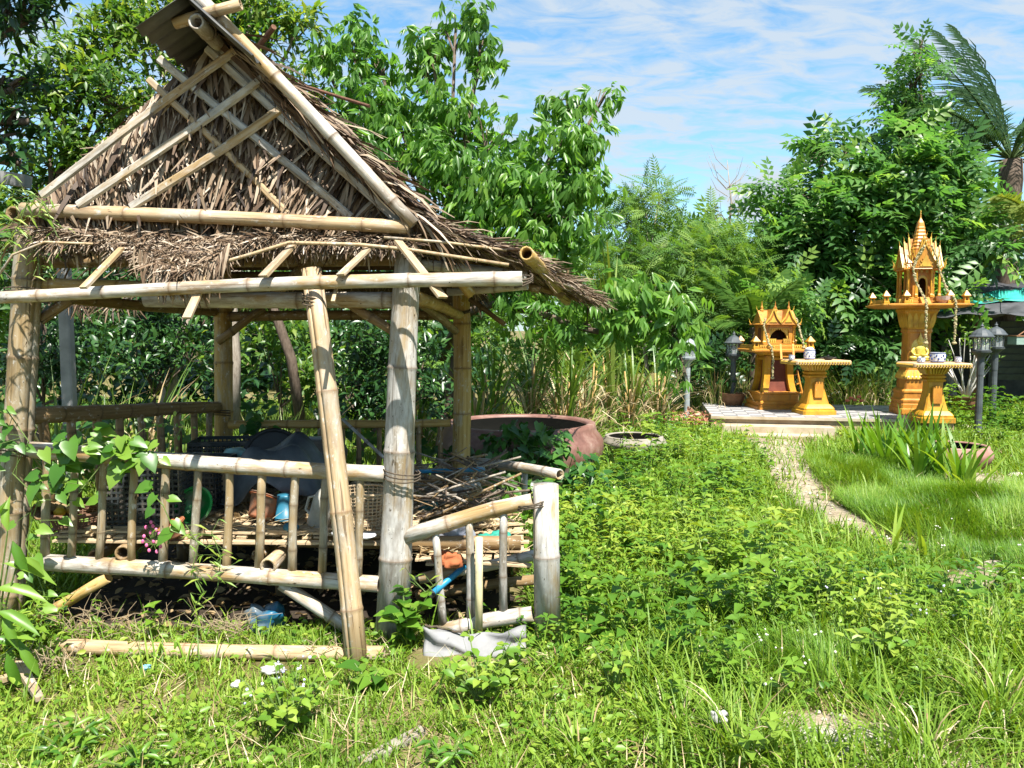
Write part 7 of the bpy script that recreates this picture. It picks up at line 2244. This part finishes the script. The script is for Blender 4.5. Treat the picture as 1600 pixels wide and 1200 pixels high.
# tiny blossoms over the weeds
M_LILAC = mat_mottled('lilac_bloom', (.5, .48, .72), (.66, .64, .84), 30, .8)
M_WHITEF = mat_mottled('cream_bloom', (.66, .62, .5), (.8, .77, .68), 30, .8)
for mat, cen, n_, lab, nm in ((M_LILAC, [(1.55, 4.3, .5, .35), (2.1, 3.9, .5, .3), (-.92, 3.0, .16, .1)], 40, 'lilac tufted blossoms sprinkled over the weeds', 'lilac_flowers'), (M_WHITEF, [(2.4, 4.0, .8, .5), (3.0, 4.3, .6, .7), (1.2, 3.3, .3, .3), (3.3, 5.2, .7, .5)], 36, 'cream seed heads standing over the weeds', 'cream_flowers')):
    b, sb = MB(), MB()
    for k in range(n_):
        cx, cy, rx, ry = cen[k % len(cen)]
        x, y = cx + random.gauss(0, .55) * rx, cy + random.gauss(0, .55) * ry
        if path_mask(x, y) > 0: continue
        z = g1(x, y); h_ = random.uniform(.12, .27)
        sb.tube([(x, y, z), (x + .01, y, z + h_ * .6), (x + random.uniform(-.03, .03), y, z + h_)], .0018, 3, cap=False)
        for j in range(random.choice((1, 1, 2, 3))):
            b.ball((x + random.uniform(-.02, .02), y + random.uniform(-.02, .02), z + h_ + random.uniform(-.012, .012)), random.uniform(.0035, .0068), 6, 4)
    o = obj(nm, b, mat); o['kind'] = 'stuff'; o['label'] = lab
    o = obj('flower_stalks', sb, M_STEM); o['kind'] = 'stuff'; o['label'] = 'thin green stalks under the ' + lab.split()[0] + ' blossoms'
# pebbles on the bare strips
b = MB(); cnt = 0
for k in range(6000):
    X_, Y_ = field(1, d1=10.5)
    if path_mask(X_, Y_)[0] > .03 and cnt < 420:
        s = random.uniform(.006, .022); cnt += 1
        b.ball((X_[0], Y_[0], g1(X_[0], Y_[0]) + .02), s, 6, 4, (1, random.uniform(.7, 1), .6))
o = obj('gravel', b, M_STONE); o['kind'] = 'stuff'; o['label'] = 'loose pale pebbles on the bare soil'
for k, (x, y, s, lab) in enumerate(((1285, 1150, .07, 'broad flat pale stone at the edge of the front bare patch'), (1325, 1172, .09, 'pale broken stone in the middle of the front bare patch'), (1360, 1150, .06, 'small pale stone sunk in grass beside the front bare patch'),
                                    (1590, 745, .07, 'pale stone at the end of the sandy strip by the lilies'), (1510, 668, .10, 'flat grey stone at the corner of the tiled terrace'), (1540, 672, .08, 'grey stone beside the lantern foot'), (1500, 676, .07, 'small grey stone below the terrace corner'))):
    q = onz(x, y, 0.03); b = MB()
    pr = []
    b.ball((0, 0, 0), s, 9, 6, (1.3, 1.0, .45))
    b.v = [(v[0] * (1 + .35 * (float(vnoise(v[1] * 30 + k, v[2] * 40, 7)) - .5)), v[1] * (1 + .3 * (float(vnoise(v[0] * 30 + k, v[2] * 30, 9)) - .5)), v[2]) for v in b.v]
    o = obj('stone', b, M_STONE); o.location = (q.x, q.y, g1(q.x, q.y) + .025); o.rotation_euler.z = k; tag(o, lab, 'stone')

# ================================================================== plants one can pick out
def leaf_mesh(tpl, tint, mat, name='leaf'):
    V, F = tpl
    me = np_mesh(name, V, F, np.full(len(V), tint)); me.materials.append(mat)
    return me
_lm = {}
def leaf_variants(key, tpl, mat, tints=(.2, .4, .6, .8)):
    if key not in _lm:
        _lm[key] = [leaf_mesh(tpl, t, mat) for t in tints]
    return _lm[key]
def put_leaf(root, mes, p, d, up, s):
    d = Vector(d).normalized(); up = Vector(up); z = (up - d * up.dot(d)).normalized(); x = d.cross(z)
    M = Matrix((x * s, d * s, z * s)).transposed().to_4x4(); M.translation = p
    return obj('leaf', random.choice(mes), None, root, M)
def herb(label, base, h, spread, stems, per, size, mes, name='weed_plant', group='leafy weed plants in the front lawn', up=.35, stem_mat=None, cat='plant', z=None):
    base = Vector((base[0], base[1], g1(base[0], base[1]) if z is None else z))
    root = thing(name, label, cat, base, group)
    b = MB()
    for s in range(stems):
        a = 6.28 * s / stems + random.uniform(-.4, .4); r_ = spread * random.uniform(.3, 1.0)
        tip = base + Vector((r_ * math.cos(a), r_ * math.sin(a), h * random.uniform(.65, 1.05)))
        mid = base.lerp(tip, .5) + Vector((0, 0, h * .12))
        b.tube([base, mid, tip], [.005, .004, .002], 5)
        for i in range(per):
            t = .25 + .75 * (i + random.random() * .6) / per
            p = (base.lerp(mid, t * 2) if t < .5 else mid.lerp(tip, t * 2 - 1))
            a2 = i * 2.4 + random.uniform(-.5, .5) + a
            put_leaf(root, mes, p, (math.cos(a2), math.sin(a2), random.uniform(-.25, .55)), (random.uniform(-.3, .3), -.25 + random.uniform(-.3, .3), 1), size * random.uniform(.65, 1.15))
    obj('stem', b, M_STEM, root)
    return root
WL = leaf_variants('weed', leaf_tpl6(.62, .09, .2), LF_WEED)
VL = leaf_variants('vine', heart_tpl(), LF_VINE)
DV = leaf_variants('dvine', heart_tpl(), LF_DVINE)
LL = leaf_variants('lance', leaf_tpl6(.27, .09, .3), LF_VINE)
RL = leaf_variants('round', heart_tpl(.95, .06, .12), LF_WEED)
G = lambda x, y: tuple(onz(x, y, 0))[:2]
herb('bushy weed with lilac blossoms on the front lawn below the bamboo log', G(450, 1150), .24, .25, 14, 7, .058, WL)
herb('small bright weed at the foot of the leaning pole', G(578, 1082), .12, .09, 5, 4, .085, VL)
herb('leafy weed in front of the grey sack', G(752, 1112), .24, .2, 13, 7, .058, WL)
herb('low weed beside the grey sack corner and the short post', G(800, 1078), .2, .14, 8, 6, .055, WL)
herb('broad-leaved seedling at the very bottom edge beneath the lilac weed', G(700, 1215), .14, .12, 5, 4, .085, LL)
herb('leafy weed at the bottom corner below the broken bamboo pieces', G(110, 1180), .13, .22, 9, 5, .075, LL)
herb('leafy weed at the bottom edge between the corner weed and the lilac weed', G(220, 1215), .12, .16, 6, 5, .075, LL)
herb('pale-leaved sprig among the longer grass near the bare patch', G(960, 1100), .26, .16, 6, 5, .05, WL)
herb('leafy weed clump right of the short post', G(905, 960), .36, .16, 7, 6, .055, WL)
herb('large-leaved weed in the middle of the weed bank', G(1080, 850), .30, .22, 8, 6, .07, WL)
herb('leafy weed with lilac blossoms in the open grass', G(1190, 990), .30, .22, 9, 6, .05, WL)
herb('weed clump with cream seed heads beside the strap leaves', G(1290, 960), .28, .22, 8, 6, .045, WL)
herb('tall pale weed with lance leaves halfway between the jar and the path', G(1010, 760), .42, .2, 9, 7, .085, LL)
herb('round-leaved weed patch beside the start of the path bend', G(1130, 770), .28, .24, 10, 6, .075, WL)
herb('tall lance-leaved weed in the bank near the cement ring', G(1040, 715), .5, .25, 9, 7, .10, LL)
herb('heart-leaved weed patch in the middle of the open grass', G(1010, 900), .24, .22, 9, 6, .07, VL)
herb('broad-leaved weed in the grass below the bright strap plant', G(1370, 1050), .24, .2, 8, 6, .07, WL)
herb('lance-leaved weed at the grassy edge beyond the fine tussocks', G(1540, 930), .3, .2, 8, 6, .085, LL)
herb('leafy weed at the rim of the sandy strip', G(1290, 860), .16, .14, 6, 4, .06, WL)
herb('leafy weed climbing the foot of the thick cracked post', G(635, 1012), .30, .12, 8, 7, .085, VL)
herb('weed against the pavilion corner post base', G(60, 1000), .22, .2, 6, 5, .07, WL)

# creeper over the front handrail
def creeper(label, pts, n, size, mes, jitter, zlim=None, name='creeper', group=None, face=-.8, stem_r=.003, cat='vine'):
    pts = [Vector(p) for p in pts]
    root = thing(name, label, cat, pts[0], group)
    b = MB(); b.tube(pts, stem_r, 5)
    tot = len(pts) - 1
    for i in range(n):
        t = (i + random.random()) / n * tot; k = min(int(t), tot - 1)
        c = pts[k].lerp(pts[k + 1], t - k)
        p = c + Vector((random.gauss(0, jitter), random.gauss(0, jitter * .5), random.gauss(0, jitter * .7)))
        if random.random() < .5: b.tube([c, p], .0016, 4, cap=False)
        a = random.uniform(0, 6.28)
        put_leaf(root, mes, p, (math.cos(a), -.25 + .3 * math.sin(a), -.45 + .5 * math.sin(a)), (random.uniform(-.4, .4), face + random.uniform(-.3, .3), .75), size * random.uniform(.6, 1.2))
    obj('stem', b, M_STEM, root)
    return root
creeper('heart-leaved creeper draped over the front handrail near the corner post', [at(85, 760, 3.95), at(105, 700, 3.95), at(150, 690, 3.93), at(200, 695, 3.93), at(228, 712, 3.95), at(170, 735, 3.93)], 56, .095, VL, .05)
creeper('thin flowering shoot arching up from the handrail creeper', [at(200, 690, 4.1), at(225, 670, 4.1), at(255, 662, 4.1), at(285, 668, 4.1), at(265, 695, 4.1)], 26, .03, WL, .035)
creeper('creeper with a few big leaves hanging among the balusters', [at(225, 745, 3.92), at(237, 770, 3.9), at(255, 790, 3.9), at(268, 820, 3.9), at(262, 850, 3.92)], 8, .088, VL, .04)
creeper('tangled creeper around the cracked corner post', [at(10, 640, 3.98), at(45, 690, 3.95), at(20, 740, 3.95), at(60, 780, 3.95), at(40, 850, 3.95), at(70, 930, 3.95), at(50, 980, 3.95)], 36, .068, VL, .08)
creeper('leafy creeper behind the front balusters beside the corner post', [at(70, 720, 4.3), at(110, 760, 4.4), at(150, 740, 4.5), at(90, 810, 4.3), at(180, 700, 4.5)], 42, .07, VL, .10)
creeper('dark creeper growing along the shady side handrail', [at(75, 690, 4.8), at(140, 665, 5.2), at(200, 650, 5.6), at(250, 665, 6.0), at(300, 690, 6.2)], 50, .085, DV, .11)
creeper('dark creeper on the back railing near the thin post', [at(380, 650, 6.3), at(395, 670, 6.25), at(420, 640, 6.3), at(360, 700, 6.2)], 24, .08, DV, .08)
creeper('dark creeper behind the back railing beside the thick post', [at(500, 690, 6.6), at(560, 700, 6.6), at(620, 690, 6.6), at(680, 700, 6.5), at(700, 730, 6.4)], 54, .09, DV, .14)
# pink coral vine blossoms
pk = thing('coral_vine', 'sprig of bright pink blossoms hanging in front of the balusters', 'flower', at(237, 830, 3.9))
M_PINKF = mat_mottled('pink_bloom', (.62, .08, .24), (.8, .2, .4), 40, .6)
b = MB(); st = MB()
for dx, dy in ((-9, -6), (2, -8), (7, -2), (-2, 2), (12, 4), (-12, 8), (3, 16), (-8, 22), (14, 24), (-1, -14), (-4, 30), (8, 32), (-14, 16)):
    c = at(237 + dx, 830 + dy, 3.9)
    obj('blossom', MB().ball((0, 0, 0), .0085, 7, 5, (1, .8, 1.3)), M_PINKF, pk, Matrix.Translation(c))
    st.tube([at(240, 850, 3.9), c], .0015, 4, cap=False)
obj('stem', st, M_STEM, pk)
# creeper mound that hides the front of the big jar
def mound(label, lobes, n, size, mes, name='creeper_mound', group=None):
    root = thing(name, label, 'vine', (lobes[0][0].x, lobes[0][0].y, g1(lobes[0][0].x, lobes[0][0].y)), group)
    b = MB()
    for c, r_ in lobes:
        for k in range(max(3, int(n * (r_ ** 2) / sum(q[1] ** 2 for q in lobes)))):
            d = Vector((random.gauss(0, 1), random.gauss(-.4, 1), random.gauss(.3, 1))).normalized()
            p = c + d * r_ * random.uniform(.75, 1.05)
            put_leaf(root, mes, p, (d.x + random.gauss(0, .5), d.y + random.gauss(0, .5), -.5 + random.gauss(0, .4)), (d.x * .7, d.y * .7 - .2, d.z * .5 + .8), size * random.uniform(.6, 1.2))
        b.tube([Vector((c.x, c.y, g1(c.x, c.y))), c], [.01, .004], 5)
        for k in range(5):
            d = Vector((random.gauss(0, 1), random.gauss(-.2, 1), random.gauss(.2, 1))).normalized()
            b.tube([c, c + d * r_ * .9], [.004, .002], 4, cap=False)
    obj('stem', b, M_STEM, root)
    return root
lo_ = lambda *l: [(at(x, y, D), r * D / 1200) for x, y, r, D in l]
mound('dark heart-leaved creeper spilling over the lip of the big jar', lo_((825, 682, 34, 6.75), (790, 690, 30, 6.7), (765, 705, 30, 6.6), (860, 700, 36, 6.7), (800, 710, 34, 6.6), (770, 730, 30, 6.5), (890, 730, 40, 6.5), (830, 740, 44, 6.4), (920, 755, 36, 6.3), (850, 700, 30, 6.6)), 300, .10, DV)
mound('bright creeper mass between the short post and the big jar', lo_((900, 790, 34, 5.6), (930, 820, 34, 5.3), (880, 830, 24, 5.0), (905, 880, 26, 4.7), (960, 790, 30, 5.6), (790, 770, 34, 5.2), (820, 800, 26, 5.0)), 200, .062, VL)
mound('leafy creeper inside the porch behind the balusters', lo_((800, 850, 22, 4.9), (815, 820, 22, 4.9), (770, 790, 26, 5.4), (740, 770, 20, 5.6)), 70, .06, VL)
# big leaves at the edge
def leaf_spray(label, base, specs, size, mes, name='sapling', group=None):
    base = Vector(base); root = thing(name, label, 'plant', base, group); b = MB()
    for tip, d, s in specs:
        tip = Vector(tip); b.tube([base, base.lerp(tip, .6) + Vector((0, 0, .03)), tip], [.006, .004, .003], 5)
        put_leaf(root, mes, tip, d, (0, -.5, .9), size * s)
    obj('stem', b, M_STEM, root)
sp = []
for x, y, dx, dz, s in ((-10, 920, .9, -.1, 1.2), (5, 880, .8, -.25, 1.2), (20, 845, .35, -.7, .9), (-5, 955, .9, -.3, 1.1), (5, 1000, .7, .2, .8), (0, 905, -.6, .6, .8), (10, 1020, .3, -.9, 1.0), (28, 1010, .6, -.8, .9), (-10, 840, .2, .9, .9), (30, 870, .8, -.6, .7), (5, 960, .5, -.8, .9), (12, 830, -.1, 1, .8), (-20, 1000, .9, -.2, 1.0)):
    sp.append((at(x, y, 3.3), (dx, random.uniform(-.3, .3), dz), s))
leaf_spray('young plant with long glossy leaves at the edge before the corner post', at(-15, 1060, 3.35), sp, .19, LL)
# bamboo grass sprays, all with narrow leaves
NL = leaf_variants('narrow', leaf_tpl(.16, .05, .2), LF_WEED, (.35, .55, .75, .95))
def spray(label, pts, n, size, name='bamboo_twig', group='narrow-leaved twigs'):
    pts = [Vector(p) for p in pts]; root = thing(name, label, 'twig', pts[0], group); b = MB(); b.tube(pts, .0025, 5); tot = len(pts) - 1
    for i in range(n):
        t = (i + .5) / n * tot; k = min(int(t), tot - 1); c = pts[k].lerp(pts[k + 1], t - k)
        a = random.uniform(-1.2, 1.2) + (math.pi if i % 2 else 0)
        q = c + Vector((random.gauss(0, .05), random.gauss(0, .03), random.gauss(0, .04))); b.tube([c, q], .0012, 4, cap=False)
        put_leaf(root, NL, q, (math.cos(a), random.uniform(-.4, .2), -.5 + .4 * math.sin(a)), (0, -.6, .8), size * random.uniform(.6, 1.2))
    obj('stem', b, M_STEM, root)
spray('narrow-leaved twig hanging before the tie beam end', [at(-10, 290, 3.8), at(40, 300, 3.8), at(70, 320, 3.8), at(90, 370, 3.8)], 34, .075)
spray('narrow-leaved twig drooping across the corner post head', [at(-20, 330, 3.85), at(30, 350, 3.85), at(60, 390, 3.85), at(62, 430, 3.85)], 30, .07)
spray('narrow-leaved twig sticking out at the edge beside the eave pole', [at(-20, 420, 3.75), at(10, 380, 3.75), at(30, 350, 3.75), at(45, 310, 3.75)], 26, .07)
spray('leafy bamboo shoot trailing down between the balusters below the pink blossoms', [at(290, 820, 3.88), at(310, 850, 3.87), at(300, 890, 3.86), at(318, 925, 3.86), at(300, 955, 3.86)], 26, .075)
spray('leafy bamboo shoot hanging under the bottom rail', [at(330, 830, 3.88), at(345, 870, 3.87), at(340, 920, 3.86)], 16, .065)
spray('fine shoot in front of the thick post foot', [at(640, 900, 3.8), at(665, 925, 3.78), at(690, 905, 3.75)], 10, .06)
# dry tangle along the log
def tangle(label, x0, x1, y0, y1, D, n, L_):
    root = thing('dry_twigs', label, 'twigs', at((x0 + x1) / 2, y1, D), 'dry twig tangles by the log'); b = MB()
    for k in range(n):
        p = at(random.uniform(x0, x1), random.uniform((y0 + y1) / 2, y1), D + random.uniform(-.08, .08)); a = random.uniform(.1, 3.0)
        l_ = random.uniform(.4, 1) * L_; q = p + Vector((math.cos(a) * l_, random.uniform(-.05, .05), math.sin(a) * l_ * .8)); m = p.lerp(q, .5) + Vector((random.gauss(0, .02), 0, random.gauss(.01, .02)))
        b.tube([p, m, q], [.0022, .0018, .001], 4, cap=False)
    obj('twig_mass', b, M_TWIG, root, kind='stuff')
tangle('dry twig tangle rising behind the log near the brace', 90, 180, 900, 1010, 3.86, 60, .2)
tangle('dry twig tangle in the middle of the log', 200, 260, 930, 1010, 3.85, 30, .18)
tangle('dry twig tangle beside the blue bag', 310, 390, 930, 1010, 3.85, 60, .2)
tangle('dry twig tangle between the leaning pole and the thick post', 480, 600, 980, 1030, 3.7, 40, .12)
tangle('grey dry twigs at the edge of the lawn under the young plant', 20, 120, 1000, 1060, 3.5, 70, .14)
for a_, c_, lab in (((28, 1035), (62, 1092), 'splintered tan bamboo piece lying at the lawn edge'), ((0, 1062), (45, 1048), 'short brown bamboo splinter crossing the tan piece')):
    p_, q_ = onz(*a_, .05), onz(*c_, .04)
    tag(obj('bamboo_splinter', MB().beam((0, 0, 0), (0, 0, (q_ - p_).length), .05, .02, up=(0, 1, 0), wd1=.03), M_BAMT, None, frame(p_, q_)), lab, 'bamboo splinter')

# strap-leaved lilies: every leaf its own piece
def strap(label, x, y, n, L_, W_, lean, name='strap_lily', group='strap-leaved lilies in a row', mat=None, tints=(.1, .9)):
    z = g1(x, y); root = thing(name, label, 'plant', (x, y, z), group)
    for k in range(n):
        a = random.uniform(0, 6.28); l_ = L_ * random.uniform(.6, 1.1)
        V, F, T = blades(np.array([[x + .04 * math.cos(a), y + .04 * math.sin(a), z - .02]]), [l_], [W_ * random.uniform(.8, 1.2)], np.array([a]), np.array([random.uniform(.05, lean)]), np.array([random.uniform(.15, .9)]), 7, np.array([random.uniform(*tints)]), flat=1.0)
        obj('leaf', np_mesh('leaf', V, F, T), mat or LF_STRAP, root)
    return root
for k, (px, py, D, wh) in enumerate(((1348, 0, 9.1, 'nearest the terrace steps'), (1376, 0, 8.75, 'second from the terrace steps'), (1402, 0, 8.4, 'in front of the tall shrine table'), (1428, 0, 8.1, 'halfway along the row'), (1455, 0, 7.8, 'just before the pink basin'), (1482, 0, 7.55, 'third from the sandy strip'), (1510, 0, 7.3, 'second from the sandy strip'), (1390, 0, 8.2, 'standing slightly out of line beside the path'), (1440, 0, 7.5, 'on the path side, against the fine grass'))):
    strap('dark strap leaf clump ' + wh, (px - 800) / 1200 * D, D, 14, .72, .055, .5)
strap('loose strap-leaved plant beside the sandy strip', (1530 - 800) / 1200 * 7.2, 7.2, 9, .55, .045, .8, group=None, tints=(.4, 1))
strap('small strap leaf tuft at the edge past the sandy strip', (1580 - 800) / 1200 * 6.9, 6.9, 6, .38, .03, .8, group=None, tints=(.3, .9))
strap('bright strap-leaved plant rising out of the seeding weeds', (1405 - 800) / 1200 * 5.3, 5.3, 8, .46, .035, .7, group=None, tints=(.6, 1))
strap('single bright arching leaf tuft beside the bright strap plant', (1460 - 800) / 1200 * 5.2, 5.2, 4, .5, .035, .9, group=None, tints=(.7, 1))
# coarse grass clumps in front
for x, y, h, nb, lab in ((1160, 1190, .34, 150, 'coarse grass clump with broad blades by the front bare patch'), (1450, 1190, .36, 170, 'tall coarse grass at the bottom corner under the seeding weeds'), (1560, 1130, .38, 160, 'tall coarse grass at the edge beyond the seeding weeds'), (1060, 1150, .26, 110, 'loose grass clump with a torn white scrap in it'),
                         (905, 1190, .2, 90, 'short grass clump at the bottom edge below the short post'), (870, 1060, .24, 80, 'grass clump hiding the foot of the short post'), (1010, 990, .28, 90, 'arching grass clump in the open weeds'), (1540, 1010, .3, 110, 'grass clump on the slope above the corner grasses')):
    X_, Y_ = G(x, y)
    clump('grass_clump', lab, 'grass clump', X_, Y_, h, nb, .75, 1.3, .011, LF_LAWN, 'coarse grass clumps in the front', .15, 4, .12, 0, (.1, .85))
# red flowers near the offering table
rf = thing('red_flower', 'orange-red blossoms in the grass behind the smaller offering table', 'flower', at(1330, 622, 13.5))
for dx, dy in ((0, 0), (6, 3), (12, -2), (16, 4), (-6, 4)):
    obj('blossom', MB().ball((0, 0, 0), .035, 7, 5, (1.3, 1, .8)), mat_mottled('red_bloom', (.6, .12, .05), (.75, .25, .12), 30, .6) if dx == 0 else bpy.data.materials['red_bloom'], rf, Matrix.Translation(at(1330 + dx, 622 + dy, 13.5)))
obj('stem', MB().tube([at(1334, 650, 13.5), at(1336, 625, 13.5)], .006, 5), M_STEM, rf)
